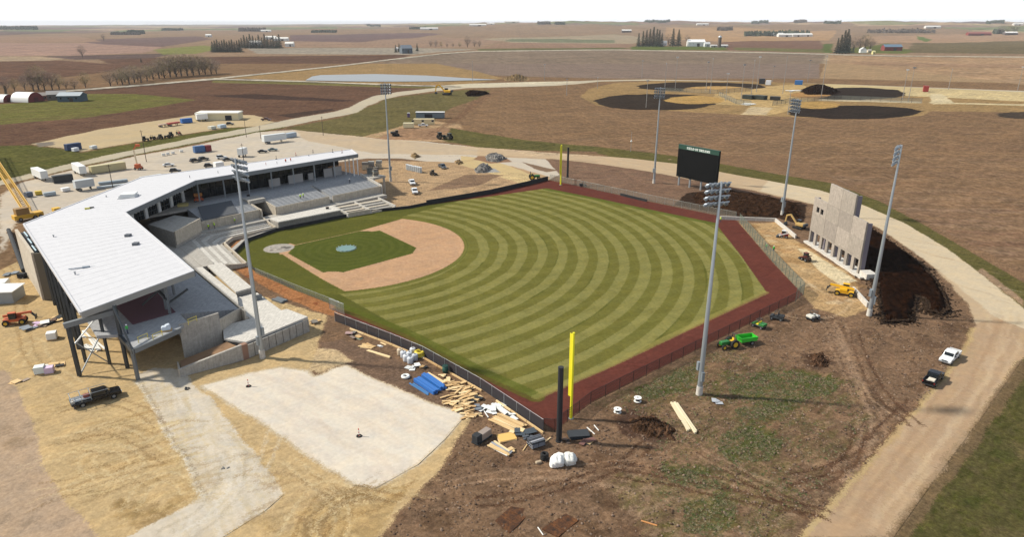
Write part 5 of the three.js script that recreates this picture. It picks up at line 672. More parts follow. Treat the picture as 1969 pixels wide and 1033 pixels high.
{ let [p, a] = along([1102, 431], [1122, 413]); let o = pickupTruck(base('pickup_truck', p, a), whiteCar); tag(o, 'white pickup truck parked at the edge of the right side dirt road', 'pickup truck', 'pickups on the right side road');
  [p, a] = along([1102, 437], [1083, 458]); o = pickupTruck(base('pickup_truck', p, a), blackCar, { load: mat('#c9c2b4', 0.8) }); tag(o, 'black pickup truck with a pale load in its bed beside the white pickup', 'pickup truck', 'pickups on the right side road');
  [p, a] = along([486, 221], [480, 212]); tag(pickupTruck(base('pickup_truck', p, a), whiteCar), 'farther of two white pickups parked nose to tail below the far mast', 'pickup truck', 'white pickups by the far stand'); [p, a] = along([488, 231], [484, 222]); tag(pickupTruck(base('pickup_truck', p, a), whiteCar), 'nearer of two white pickups parked nose to tail below the far mast', 'pickup truck', 'white pickups by the far stand');
  [p, a] = along([522, 199], [515, 195]); tag(pickupTruck(base('pickup_truck', p, a), mat('#4a525a', 0.25, 0.3)), 'dark grey pickup on the sand right of the white toilets', 'pickup truck');
  // crew truck with pipe rack
  [p, a] = along([141, 462], [86, 478]); o = base('flatbed_truck', p, a); tag(o, 'black crew cab work truck with a pipe rack on the yellow sand', 'work truck');
  new MB().prof([[-3.6, 0.62], [-3.6, 0.9], [-0.6, 0.9], [-0.6, 1.25], [2.2, 1.25], [3.4, 1.16], [3.6, 1.0], [3.6, 0.56]], 2.1, 0.06).build('body', blackCar, o); new MB().prof([[-0.62, 1.2], [-0.5, 2.02], [1.35, 2.02], [1.55, 1.95], [2.15, 1.22]], 1.9, 0.1).build('cab', blackCar, o); new MB().box(0.03, 0.72, 1.6, 1.87, 1.62, 0, 0, 0, 0.68).build('windscreen', glassCar, o); for (const s of [-1, 1]) { for (const [x0, x1, x2] of [[-0.4, 0.45, 0.45], [0.55, 1.3, 1.75]]) new MB().prof([[x0, 1.34], [x0, 1.88], [x1, 1.88], [x2, 1.34]], 0.03, 0, s * 0.96).build('side_window', glassCar, o); new MB().rbox(0.08, 0.24, 0.5, 0.03, 3.6, 0.9, s * 0.7).build('headlight', mat('#dfe3e6', 0.15, 0.2), o); new MB().box(0.05, 0.5, 0.05, 3.2, 1.4, s * 1.1).rbox(0.2, 0.3, 0.2, 0.04, 1.5, 1.5, s * 1.18).build('mirror', blackPad, o); }
  new MB().box(3.0, 0.12, 2.3, -2.15, 1.0, 0).build('bed', tarDark, o); { const r = new MB(); for (const x of [-3.5, -2.1, -0.75]) r.rod([x, 1, 1.12], [x, 2.15, 1.12], 0.04).rod([x, 1, -1.12], [x, 2.15, -1.12], 0.04).rod([x, 2.15, -1.12], [x, 2.15, 1.12], 0.04); for (const z of [-1.12, 1.12]) r.rod([-3.7, 2.15, z], [1.8, 2.15, z], 0.04); r.build('pipe_rack', galv, o); } for (const z of [-0.8, -0.45, -0.1, 0.3, 0.7]) new MB().rod([-3.6, 1.25, z], [-0.8, 1.25, z], 0.13).build('pipe', pick([whitePaint, galv, mat('#8f6a5c', 0.7)]), o); new MB().rbox(0.9, 0.5, 0.6, 0.05, -1.3, 1.6, 0.2).build('tool_box', mat('#7d3f3a', 0.6), o); wheels(o, [[2.35, 0.9], [2.35, -0.9], [-2.1, 0.95], [-2.1, -0.95]], 0.45, 0.34);
}
// cars in the lot
const carProto = {};
for (const [u, v, hex, suv, turn, label] of [[198, 195, '#d2d4d6', 0, 0.5, 'white car alone in the lot right of the orange boom lift'], [229, 190, '#1a2026', 1, 0.9, 'left of two dark cars side by side behind the roof'], [239, 188, '#20262c', 1, 0.9, 'right of two dark cars side by side behind the roof'], [260, 186, '#d6d8d8', 1, 0.6, 'white car just behind the near floodlight lamps'], [267, 188.5, '#282c30', 0, 0.6, 'dark car half hidden behind the floodlight lamps'], [246, 196, '#241f22', 1, 0.4, 'dark red black car close to the white roof edge'], [308, 179, '#23282e', 0, 0.3, 'left of two dark cars behind the far roof'], [320, 177, '#5a7078', 0, 0.3, 'right grey blue car of the pair behind the far roof'], [206, 202, '#2b2f33', 1, 0.4, 'dark car hidden against the white roof, left of the lamps'], [270, 146.5, '#22282c', 1, 0.2, 'dark car parked in the tan storage yard']]) tag(carBody(base('parked_car', at(u, v), turn), mat(hex, 0.25, 0.1), !!suv), label, 'car', 'cars in the gravel lot');
// box trailers, containers, site offices
function container(o, L, H, W, m, ribs = true, wheelsAt = 0, doorM) { const y = wheelsAt ? 1.1 : 0.1; new MB().rbox(L, H, W, 0.06, 0, y + H / 2, 0).build('shell', m, o); if (ribs) { const r = new MB(); const n = Math.round(L / 0.6); for (let i = 1; i < n; i++) for (const s of [-1, 1]) r.box(0.2, H - 0.3, 0.06, -L / 2 + i * L / n, y + H / 2, s * W / 2); r.build('ribs', m, o).userData.kind = 'stuff'; } if (doorM) new MB().box(0.06, H * 0.86, W * 0.86, L / 2 + 0.03, y + H / 2, 0).build('door', doorM, o); if (wheelsAt) { wheels(o, [[-L * 0.35, W / 2 - 0.25], [-L * 0.35, -W / 2 + 0.25], [-L * 0.27, W / 2 - 0.25], [-L * 0.27, -W / 2 + 0.25]], 0.5, 0.3); new MB().box(0.3, 1, 0.3, L * 0.3, 0.55, 0.6).box(0.3, 1, 0.3, L * 0.3, 0.55, -0.6).build('stand', steelDark, o); } return o; }
const boxOf = (name, f, b, H, W, hex, label, cat, ribs = true, wh = 0, group, door) => { const F = at(...f), B = at(...b), o = base(name, lerp2(F, B, 0.5), heading(B, F)); container(o, dist2(F, B), H, W, mat(hex, 0.55, 0.1), ribs, wh, door && mat(door, 0.6)); return tag(o, label, cat, group); };
boxOf('box_trailer', [54, 213], [43, 208], 3, 2.5, '#d8d9d6', 'white box trailer at the left end of the gravel lot', 'trailer', false, 1); boxOf('box_trailer', [99, 207], [90, 202], 3, 2.5, '#d4d6d4', 'white box trailer between the dark skip and the beige cabin', 'trailer', false, 1);
boxOf('waste_container', [86, 212], [63, 215], 2.7, 2.5, '#2c3033', 'long dark waste container between two white trailers', 'container', true, 0, null, '#3c4043'); boxOf('site_office', [147, 198], [107, 204], 3, 3, '#b9ae86', 'long beige site office cabin in the lot', 'site office', true, 0, null, '#8d8768');
boxOf('box_trailer', [111, 221], [89, 224.5], 2.8, 2.5, '#b4b9bb', 'grey box trailer beside the stacked steel beams', 'trailer', false, 1); boxOf('shipping_container', [240, 178], [228, 179.5], 3, 2.5, '#3d5f8c', 'blue shipping container touching a red one behind the roof', 'container'); boxOf('shipping_container', [247, 177], [240.6, 178], 2.8, 2.5, '#7a2a2e', 'dark red shipping container touching the blue one', 'container');
boxOf('semi_trailer', [335, 165.5], [309, 169], 3.2, 2.6, '#ccd0d0', 'long white semi trailer parked at the back of the lot', 'trailer', false, 1, null, '#a9adad'); boxOf('storage_tarp', [346, 160], [334, 162], 2.2, 3, '#9aa7b3', 'pale grey blue tarped stack behind the long white semi trailer', 'stack', false);
boxOf('box_truck_body', [288, 183], [282, 185], 3, 2.6, '#cfd2d2', 'white upright box body standing in the lot behind the far roof', 'trailer', false, 1); boxOf('box_truck_body', [262, 199], [252.5, 200.5], 3.4, 2.6, '#e0e1e0', 'bright white box body touching the roof edge left of the lamps', 'trailer', false);
boxOf('shipping_container', [95, 174.5], [78, 177], 3, 2.6, '#25395c', 'navy container in the tan storage yard', 'container'); boxOf('crate', [92, 177], [86, 178], 1.6, 2, '#d6d8da', 'white crate in front of the navy container', 'crate', false); boxOf('crate', [113, 174], [107, 175], 1.4, 2.2, '#cfd3d2', 'white crate right of the navy container', 'crate', false);
boxOf('flatbed_trailer', [210, 146.5], [197, 148.5], 0.9, 2.6, '#9a3a30', 'red flatbed trailer at the back of the tan yard', 'trailer', false, 1); boxOf('flatbed_trailer', [196, 148.3], [187, 149.5], 0.6, 2.4, '#b39a88', 'low pale flatbed trailer left of the red flatbed', 'trailer', false, 1);
boxOf('shipping_container', [225, 143.5], [213, 144.8], 2.6, 2.8, '#2260a8', 'bright blue container left of the white trailer in the tan yard', 'container'); boxOf('box_trailer', [244, 141.5], [231, 142.5], 3.4, 2.8, '#dfe0de', 'white trailer between the bright blue container and the cream shed', 'trailer', false, 1); { const o = base('cream_shed', at(258, 140), 0.1); new MB().box(26, 4, 11, 0, 2, 0).build('wall', mat('#cfc6a4', 0.7), o); new MB().prof([[-13.4, 4], [13.4, 4], [13, 4.6], [-13, 4.9]], 12, 0).build('roof', mat('#e0dccb', 0.6), o); new MB().box(4, 3, 0.2, 7, 1.5, 5.55).build('door', tarDark, o); tag(o, 'long cream shed at the back of the tan storage yard', 'shed'); }
boxOf('crate', [252, 151], [246, 152], 1.6, 3, '#c4c2b4', 'pale crate left of the pair near the grass strip', 'crate', false); boxOf('crate', [264, 149.5], [257, 150.5], 1.8, 3, '#b4c2cc', 'pale blue crate right of the pair near the grass strip', 'crate', false);
{ const o = boxOf('site_office', [521, 138.5], [488, 138.5], 3.6, 3.4, '#66747c', 'blue grey site office with a white roof beyond left field', 'site office', false); new MB().rbox(dist2(at(521, 138.5), at(488, 138.5)) + 0.6, 0.25, 4.2, 0.08, 0, 3.85, 0).build('roof', whitePaint, o); new MB().box(5, 2.4, 0.1, -1, 1.5, 1.74).build('door', tarDark, o); }
{ const o = boxOf('site_office', [509, 146], [485, 146], 3.3, 3.2, '#cdbf96', 'beige site office with small windows in front of the blue grey one', 'site office', false); for (let i = 0; i < 3; i++) { const w = new MB().box(1.4, 1, 0.08, -6.5 + i * 6, 2.3, 1.64).build('window', glassDark, o); new MB().box(1.6, 0.1, 0.12, -6.5 + i * 6, 2.85, 1.64).box(1.6, 0.1, 0.12, -6.5 + i * 6, 1.75, 1.64).build('frame', whitePaint, w); } }
boxOf('water_tank', [485, 150], [473, 150], 2.8, 2.8, '#d6cda6', 'cream rounded tank left of the beige site office', 'tank', false); tag(pickupTruck(base('pickup_truck', at(496, 148.5), 0.1), whiteCar), 'white pickup in front of the beige site office', 'pickup truck'); tag(pickupTruck(base('pickup_truck', at(312, 141.5), 0), mat('#5c3b33', 0.4)), 'brown pickup on the road bend by the tan yard', 'pickup truck');
boxOf('steel_beam_stack', [150, 213], [116, 217], 0.9, 1.6, '#8e9aa3', 'long stack of grey steel beams behind the roof, farther one', 'steel stack', false); boxOf('steel_beam_stack', [150, 217.5], [114, 221.5], 0.7, 1.4, '#a5aeb4', 'long stack of grey steel beams behind the roof, nearer one', 'steel stack', false); boxOf('pallet_stack', [190, 207], [165, 211], 0.9, 2.4, '#b9bdbd', 'pale long pallet stack beside the roof bend', 'stack', false);
boxOf('small_generator', [50, 228], [42, 229], 1.3, 1.8, '#c4a93a', 'yellow generator left of the lot behind the roof', 'generator', false); boxOf('small_tank', [66, 228.5], [52, 230.5], 1.2, 1.6, '#9aa6ad', 'grey tank lying right of the yellow generator', 'tank', false); boxOf('tool_crate', [38, 230], [31, 231.5], 1.6, 1.8, '#56606e', 'dark blue tool crate left of the yellow generator', 'crate', false); boxOf('white_crate', [82, 223.5], [73, 225], 1.2, 2, '#dadada', 'white crate between the grey tank and the grey trailer', 'crate', false);
for (const [u, v, i] of [[192, 182.5, 'first'], [197, 181.5, 'second'], [203, 180.5, 'third'], [213, 178.5, 'fourth']]) boxOf('jersey_block', [u + 2, v], [u - 2, v + 0.4], 1, 0.9, '#d4d4d0', i + ' white concrete block from the left along the lot verge', 'block', false, 0, 'blocks along the lot verge');
// portable toilets in a row
for (let i = 0; i < 8; i++) { const p = lerp2(at(477.5, 199), at(493, 202.5), i / 7), o = base('portable_toilet', p, 0.2); new MB().rbox(1.1, 2.1, 1.1, 0.06, 0, 1.05, 0).build('cabin', whitePaint, o); new MB().rbox(1.16, 0.2, 1.16, 0.08, 0, 2.18, 0).build('roof', mat('#bfc4c6', 0.5), o); new MB().box(0.7, 1.8, 0.04, 0, 1, 0.57).build('door', mat('#a8b2b8', 0.5), o); tag(o, `white portable toilet, number ${['one', 'two', 'three', 'four', 'five', 'six', 'seven', 'eight'][i]} from the left in the row`, 'toilet', 'row of white portable toilets'); }
{ const o = base('portable_toilet', at(479, 137.5)); new MB().rbox(1.6, 2.6, 1.6, 0.06, 0, 1.3, 0).build('cabin', mat('#59416f', 0.6), o); new MB().rbox(1.7, 0.24, 1.7, 0.08, 0, 2.7, 0).build('roof', whitePaint, o); tag(o, 'purple portable toilet left of the blue grey site office', 'toilet'); }

// ---------------------------------------------------------------- machines
function tractor(o, paint, cab = false, s = 1, rim = '#c9a521') { new MB().rbox(1.5 * s, 0.6 * s, 0.75 * s, 0.12 * s, 0.75 * s, 0.95 * s, 0).build('bonnet', paint, o); new MB().box(1.4 * s, 0.4 * s, 0.6 * s, -0.35 * s, 0.75 * s, 0).build('chassis', steelDark, o); new MB().rbox(0.5 * s, 0.12 * s, 0.5 * s, 0.05 * s, -0.55 * s, 1.1 * s, 0).rbox(0.12 * s, 0.45 * s, 0.5 * s, 0.05 * s, -0.8 * s, 1.3 * s, 0).build('seat', mat('#c9a521', 0.6), o); for (const z of [-1, 1]) new MB().rbox(0.9 * s, 0.1 * s, 0.3 * s, 0.04 * s, -0.7 * s, 1.25 * s, z * 0.62 * s).build('fender', paint, o); new MB().rod([0.05 * s, 1.1 * s, 0], [-0.15 * s, 1.45 * s, 0], 0.03 * s).build('steering_column', steelDark, o); { const r = new MB(); for (const z of [-0.5, 0.5]) r.rod([-0.95 * s, 0.9 * s, z * s], [-1.0 * s, 2.1 * s, z * s], 0.05 * s); r.rod([-1.0 * s, 2.1 * s, -0.5 * s], [-1.0 * s, 2.1 * s, 0.5 * s], 0.05 * s); if (cab) r.rod([0.2 * s, 1 * s, 0.5 * s], [0.1 * s, 2.1 * s, 0.5 * s], 0.05 * s).rod([0.2 * s, 1 * s, -0.5 * s], [0.1 * s, 2.1 * s, -0.5 * s], 0.05 * s); r.build('roll_bar', steelDark, o); } if (cab) { new MB().rbox(1.3 * s, 0.1 * s, 1.15 * s, 0.04 * s, -0.45 * s, 2.15 * s, 0).build('roof', paint, o); new MB().box(1.15 * s, 0.9 * s, 1.02 * s, -0.42 * s, 1.62 * s, 0).build('glazing', glassCar, o); } for (const [x, z, r, w] of [[-0.65, 0.72, 0.72, 0.36], [-0.65, -0.72, 0.72, 0.36], [1.15, 0.6, 0.42, 0.24], [1.15, -0.6, 0.42, 0.24]]) { const g = new THREE.Group(); g.name = 'wheel'; g.position.set(x * s, r * s, z * s); o.add(g); new MB().disc(r * s, w * s, 0, 0, 0, 18).build('tyre', rubber, g); new MB().disc(r * 0.55 * s, (w + 0.04) * s, 0, 0, 0, 12).build('rim', mat(rim, 0.5), g); } return o; }
function tracked(o, paint, boom = true, s = 1) { for (const z of [-1, 1]) { const t = new MB(); t.rbox(3.4 * s, 0.8 * s, 0.55 * s, 0.35 * s, 0, 0.42 * s, z * 1.1 * s).build('track', rubber, o); } new MB().disc(0.8 * s, 0.3 * s, 0, 0.95 * s, 0, 16, 'y').build('turntable', steelDark, o); new MB().rbox(2.7 * s, 0.9 * s, 2.3 * s, 0.15 * s, -0.5 * s, 1.5 * s, 0).build('house', paint, o); new MB().rbox(1.3 * s, 1.4 * s, 0.95 * s, 0.1 * s, 0.5 * s, 2.0 * s, 0.65 * s).build('cab', glassCar, o); new MB().rbox(0.9 * s, 0.9 * s, 2.2 * s, 0.15 * s, -1.9 * s, 1.5 * s, 0).build('counterweight', steelDark, o); if (boom) { new MB().beam([0.8 * s, 1.5 * s, -0.3 * s], [3.2 * s, 4.0 * s, -0.3 * s], 0.35 * s, 0.5 * s).beam([3.1 * s, 4.0 * s, -0.3 * s], [4.6 * s, 3.4 * s, -0.3 * s], 0.35 * s, 0.45 * s).build('boom', paint, o); new MB().beam([4.5 * s, 3.5 * s, -0.3 * s], [4.8 * s, 1.2 * s, -0.3 * s], 0.28 * s, 0.35 * s).build('stick', paint, o); new MB().prof([[4.2 * s, 0.3 * s], [4.2 * s, 0.9 * s], [4.7 * s, 1.3 * s], [5.1 * s, 0.9 * s], [4.9 * s, 0.25 * s]], 0.9 * s, 0, -0.3 * s).build('bucket', steelDark, o); } return o; }
function telehandler(o, paint, up = 0.5) { new MB().rbox(3.8, 0.7, 1.6, 0.1, 0, 1.05, 0).build('chassis', paint, o); new MB().rbox(1.3, 1.3, 0.85, 0.08, -0.1, 2.0, 0.5).build('cab', glassCar, o); new MB().rbox(1.4, 0.1, 0.95, 0.03, -0.1, 2.7, 0.5).build('cab_roof', paint, o); new MB().rbox(1.6, 0.6, 0.7, 0.08, 0.3, 1.55, -0.6).build('engine_cover', paint, o); new MB().beam([-1.9, 1.9, -0.1], [3.2, 1.9 + up * 3, -0.1], 0.35, 0.42).build('boom', paint, o); new MB().beam([3.0, 1.8 + up * 3, -0.1], [3.7, 0.9 + up * 2.6, -0.1], 0.28, 0.35).box(0.1, 0.9, 1.3, 3.75, 0.8 + up * 2.6, -0.1).build('fork_carriage', steelDark, o); new MB().box(1.2, 0.06, 0.14, 4.3, 0.42 + up * 2.6, 0.3).box(1.2, 0.06, 0.14, 4.3, 0.42 + up * 2.6, -0.5).build('fork', steelDark, o); wheels(o, [[1.45, 0.85], [1.45, -0.85], [-1.45, 0.85], [-1.45, -0.85]], 0.62, 0.4, '#b59a3a'); return o; }
function skidSteer(o, paint, paint2) { new MB().rbox(1.9, 0.8, 1.1, 0.1, -0.2, 0.9, 0).build('body', paint, o); new MB().rbox(1.0, 1.0, 1.0, 0.08, 0.15, 1.6, 0).build('cab', mat('#1d2124', 0.4), o); new MB().box(1.1, 0.08, 1.1, 0.15, 2.13, 0).build('cab_roof', paint2, o); for (const z of [-1, 1]) new MB().beam([-1.0, 1.6, z * 0.68], [1.4, 0.7, z * 0.68], 0.16, 0.24).build('lift_arm', paint2, o); new MB().prof([[1.3, 0.1], [1.3, 0.75], [1.6, 0.75], [2.1, 0.15]], 1.7, 0).build('bucket', steelDark, o); wheels(o, [[0.6, 0.72], [0.6, -0.72], [-0.65, 0.72], [-0.65, -0.72]], 0.4, 0.3); return o; }
function cart(o, paint, seat, bedM) { new MB().rbox(2.7, 0.3, 1.4, 0.08, 0, 0.6, 0).build('chassis', steelDark, o); new MB().prof([[0.6, 0.6], [0.7, 1.05], [1.2, 0.95], [1.45, 0.65]], 1.35, 0.06).build('bonnet', paint, o); new MB().rbox(1.2, 0.45, 1.4, 0.06, -0.8, 0.95, 0).build('cargo_box', bedM, o); for (const z of [-0.34, 0.34]) new MB().rbox(0.5, 0.14, 0.55, 0.04, 0.15, 0.85, z).rbox(0.12, 0.5, 0.55, 0.04, -0.14, 1.12, z).build('seat', seat, o); const r = new MB(); for (const z of [-0.62, 0.62]) r.rod([0.75, 0.9, z], [0.4, 1.9, z], 0.04).rod([0.4, 1.9, z], [-0.2, 1.9, z], 0.04).rod([-0.2, 1.9, z], [-0.25, 0.9, z], 0.04); r.rod([0.4, 1.9, -0.62], [0.4, 1.9, 0.62], 0.04).rod([-0.2, 1.9, -0.62], [-0.2, 1.9, 0.62], 0.04).build('roll_cage', steelDark, o); wheels(o, [[0.95, 0.6], [0.95, -0.6], [-0.85, 0.6], [-0.85, -0.6]], 0.34, 0.26); return o; }
const green = mat('#1f6b2a', 0.4), brightGreen = mat('#2fae2b', 0.45), yellowM = mat('#d9a514', 0.45), orangeM = mat('#b8562a', 0.5);
tag(tractor(base('tractor', at(853, 407), Math.PI + 0.35), green, false, 1.25), 'small green tractor hitched to a bright green dump trailer outside right field', 'tractor');
{ const o = base('dump_trailer', at(874, 403), Math.PI + 0.3); tag(o, 'bright green dump trailer behind the small green tractor', 'trailer'); new MB().box(3.4, 0.1, 1.9, 0, 0.85, 0).build('floor', brightGreen, o); for (const z of [-1, 1]) new MB().prof([[-1.7, 0.9], [1.7, 0.9], [1.9, 1.7], [-1.9, 1.6]], 0.08, 0, z * 0.95).build('side', brightGreen, o); new MB().box(0.08, 0.9, 1.9, 1.78, 1.3, 0, 0, 0, -0.2).build('headboard', brightGreen, o); new MB().box(0.08, 0.7, 1.9, -1.75, 1.25, 0).build('tailboard', brightGreen, o); new MB().rod([1.7, 0.7, 0], [3, 0.55, 0], 0.07).build('drawbar', steelDark, o); wheels(o, [[-0.6, 0.95], [-0.6, -0.95]], 0.45, 0.3); }
tag(cart(base('utility_cart', at(889, 384), Math.PI - 0.9), green, mat('#d8c81c', 0.5), green), 'green utility cart with yellow seats outside right field', 'utility cart'); tag(cart(base('utility_cart', at(910, 375), 2.6), mat('#23272b', 0.5), tarDark, tarDark), 'dark utility cart between the green cart and the fence corner', 'utility cart'); tag(cart(base('utility_cart', at(952, 375), 0.5), mat('#cfd0cc', 0.4), tarDark, mat('#c4c2b8', 0.5)), 'white utility cart at the gap in the fence corner', 'utility cart'); tag(cart(base('utility_cart', at(683, 219), 0), mat('#30353a', 0.5), tarDark, tarDark), 'dark utility cart outside the left field fence', 'utility cart');
tag(telehandler(base('telehandler', at(989, 346), 2.6), yellowM, 0.1), 'yellow telehandler with a dark cab in front of the stepped facade', 'telehandler'); tag(telehandler(base('telehandler', at(19, 380), 0.35), orangeM, 0.12), 'orange telehandler at the left edge on the sand', 'telehandler');
tag(skidSteer(base('skid_steer', at(944, 306), 1.9), mat('#3a2420', 0.5), mat('#5c2a26', 0.5)), 'dark red skid steer loader in the middle of the sandy yard', 'skid steer'); tag(skidSteer(base('skid_steer', at(918, 279), 2.8), mat('#8e2622', 0.45), whiteCar), 'red and white skid steer loader by the low pale yard wall', 'skid steer');
tag(tracked(base('excavator', at(936, 268), 2.2), mat('#a98b52', 0.6), true, 0.95), 'tan excavator half hidden behind the left end of the stepped facade', 'excavator'); tag(tracked(base('excavator', at(524, 111.5), 2.9), yellowM, true, 2.1), 'yellow and green excavator beside the far soil ridge', 'excavator');
tag(tractor(base('tractor', at(517, 163), 0.4), mat('#26352a', 0.5), true, 1.6, '#5a5440'), 'left of two dark green tractors by the gravel road', 'tractor'); tag(tractor(base('tractor', at(526, 163.5), 2.4), mat('#22302a', 0.5), true, 1.5, '#5a5440'), 'right of two dark green tractors by the gravel road', 'tractor'); tag(tractor(base('tractor', at(626, 210.5), 0.1), green, false, 1.5), 'green tractor behind the left field padded wall', 'tractor'); tag(skidSteer(base('skid_steer', at(507, 205.5), 0.4), mat('#4b3f33', 0.6), mat('#5a5142', 0.6)), 'brown loader between the toilets and the dark grey pickup', 'skid steer'); tag(tracked(base('excavator', at(464, 159.5), 0.2), mat('#2e2a26', 0.7), false, 1.2), 'dark tracked machine on the dirt left of the two tractors', 'tracked machine');
['first', 'second', 'third', 'fourth', 'fifth', 'sixth'].forEach((w, i) => { const p = at([171, 180, 188, 197, 200, 210][i], [165.5, 163.5, 163, 162, 160.5, 158][i]); tag(tractor(base('tractor', p, 0.5 + i), i === 5 ? mat('#7a2a26', 0.5) : mat(pick(['#2e2f26', '#33302a', '#2a3428']), 0.6), i % 2 === 0, 1.15, '#4a4438'), `${w} small dark machine from the left along the grass strip`, 'tractor', 'machines along the grass strip'); });
{ const o = base('boom_lift', at(163, 199)); tag(o, 'orange boom lift raised upright in the gravel lot', 'boom lift'); new MB().rbox(2.6, 0.9, 2.1, 0.12, 0, 1, 0).build('chassis', orangeM, o); new MB().rbox(2, 1, 1.9, 0.15, -0.2, 1.9, 0).build('turret', orangeM, o); new MB().beam([-0.3, 2.2, 0], [-0.7, 8.5, 0], 0.45, 0.45).build('lower_boom', mat('#d9c8a8', 0.5), o); new MB().beam([-0.7, 8.4, 0], [0.9, 10.4, 0], 0.4, 0.4).build('upper_boom', orangeM, o); new MB().box(1.6, 0.9, 0.9, 1.3, 10.2, 0).build('basket', mat('#c65a28', 0.5), o); wheels(o, [[1, 1], [1, -1], [-1, 1], [-1, -1]], 0.5, 0.4); }
// lattice crane boom on the ground at the left
function lattice(name, a, b, ya, yb, w, m, label) { const A = at(...a), B = at(...b), o = base(name, A, heading(A, B)), L = dist2(A, B), n = Math.round(L / 2.2); tag(o, label, 'crane boom'); const Y = (x) => ya + (yb - ya) * x / L; for (const y of [-w / 2, w / 2]) for (const z of [-w / 2, w / 2]) new MB().rod([0, ya + y, z], [L, yb + y, z], 0.12, 0.12, 6).build('chord', m, o); const k = new MB(); for (let i = 0; i < n; i++) { const x0 = i * L / n, x1 = (i + 1) * L / n; for (const y of [-w / 2, w / 2]) k.rod([x0, Y(x0) + y, -w / 2], [x1, Y(x1) + y, w / 2], 0.07, 0.07, 5); for (const z of [-w / 2, w / 2]) k.rod([x0, Y(x0) - w / 2, z], [x1, Y(x1) + w / 2, z], 0.07, 0.07, 5); } k.build('lacing', m, o); return o; }
const craneY = mat('#c79a2c', 0.5); lattice('crane_boom', [34, 252], [-18, 184], 1.3, 9, 2.0, craneY, 'long yellow lattice crane boom rising off the left edge'); { const o = base('mobile_crane', at(34, 257), 0.9); tag(o, 'yellow crane carrier half hidden behind the roof corner', 'crane'); new MB().rbox(8, 1.4, 3, 0.1, 0, 1.2, 0).build('carrier', craneY, o); new MB().rbox(3.6, 2, 2.6, 0.1, -1.4, 2.9, 0).build('house', mat('#8a6a3a', 0.6), o); wheels(o, [[3, 1.4], [3, -1.4], [1.5, 1.4], [1.5, -1.4], [-2.5, 1.4], [-2.5, -1.4]], 0.6, 0.4); }
boxOf('crane_counterweight', [71, 247.5], [63, 249], 1.2, 2.4, '#c9a032', 'yellow counterweight on the sand behind the roof edge', 'counterweight', false);

// ---------------------------------------------------------------- people
const person0 = (() => {
  const N = 44, mc = new MarchingCubes(N, new THREE.MeshStandardMaterial(), false, false, 60000); mc.isolation = 0; const S = 1.0; // field spans -1..1 = metres about chest height 0.92
  const J = [[[0, 1.62, 0], [0, 1.7, 0.01], 0.1, 0.095], [[0, 1.4, 0], [0, 1.58, 0], 0.06, 0.055], [[0, 1.0, 0], [0, 1.32, 0], 0.15, 0.17], [[-0.1, 1.36, 0], [0.1, 1.36, 0], 0.11, 0.11], [[0, 0.92, 0], [0, 1.02, 0], 0.16, 0.15]];
  for (const s of [-1, 1]) J.push([[s * 0.2, 1.38, 0], [s * 0.28, 1.1, 0.02], 0.062, 0.05], [[s * 0.28, 1.1, 0.02], [s * 0.24, 0.86, 0.14], 0.048, 0.038], [[s * 0.24, 0.86, 0.14], [s * 0.23, 0.79, 0.19], 0.042, 0.03], [[s * 0.09, 0.9, 0], [s * 0.11, 0.5, s * 0.04], 0.095, 0.065], [[s * 0.11, 0.5, s * 0.04], [s * 0.12, 0.09, s * 0.03], 0.062, 0.045], [[s * 0.12, 0.05, s * 0.03 - 0.04], [s * 0.13, 0.04, s * 0.03 + 0.15], 0.05, 0.045]);
  const sd = (p, [a, b, r0, r1]) => { const ba = [b[0] - a[0], b[1] - a[1], b[2] - a[2]], pa = [p[0] - a[0], p[1] - a[1], p[2] - a[2]]; const t = Math.min(1, Math.max(0, (pa[0] * ba[0] + pa[1] * ba[1] + pa[2] * ba[2]) / (ba[0] ** 2 + ba[1] ** 2 + ba[2] ** 2))); return Math.hypot(pa[0] - ba[0] * t, pa[1] - ba[1] * t, pa[2] - ba[2] * t) - (r0 + (r1 - r0) * t); };
  for (let z = 0; z < N; z++) for (let y = 0; y < N; y++) for (let x = 0; x < N; x++) { const p = [(x / N * 2 - 1) * S, (y / N * 2 - 1) * S + 0.92, (z / N * 2 - 1) * S]; let d = 1e3; for (const j of J) { const e = sd(p, j), h = Math.max(0, Math.min(1, 0.5 + (d - e) / 0.1)); d = d * (1 - h) + e * h - 0.05 * h * (1 - h); } mc.field[z * N * N + y * N + x] = -d; }
  mc.update(); const n = mc.count, g = new THREE.BufferGeometry(); const P = new Float32Array(mc.positionArray.slice(0, n * 3)), C = new Float32Array(n * 3);
  for (let i = 0; i < n; i++) { P[3 * i] *= S; P[3 * i + 1] = P[3 * i + 1] * S + 0.92; P[3 * i + 2] *= S; const y = P[3 * i + 1]; const c = y > 1.5 ? [0.42, 0.26, 0.19] : y > 0.98 ? [0.09, 0.1, 0.11] : Math.abs(P[3 * i]) > 0.2 && y < 0.84 ? [0.42, 0.26, 0.19] : y > 0.11 ? [0.05, 0.06, 0.1] : [0.03, 0.025, 0.02]; C.set(c, 3 * i); }
  g.setAttribute('position', new THREE.BufferAttribute(P, 3)); g.setAttribute('color', new THREE.BufferAttribute(C, 3)); g.computeVertexNormals(); return g;
})();
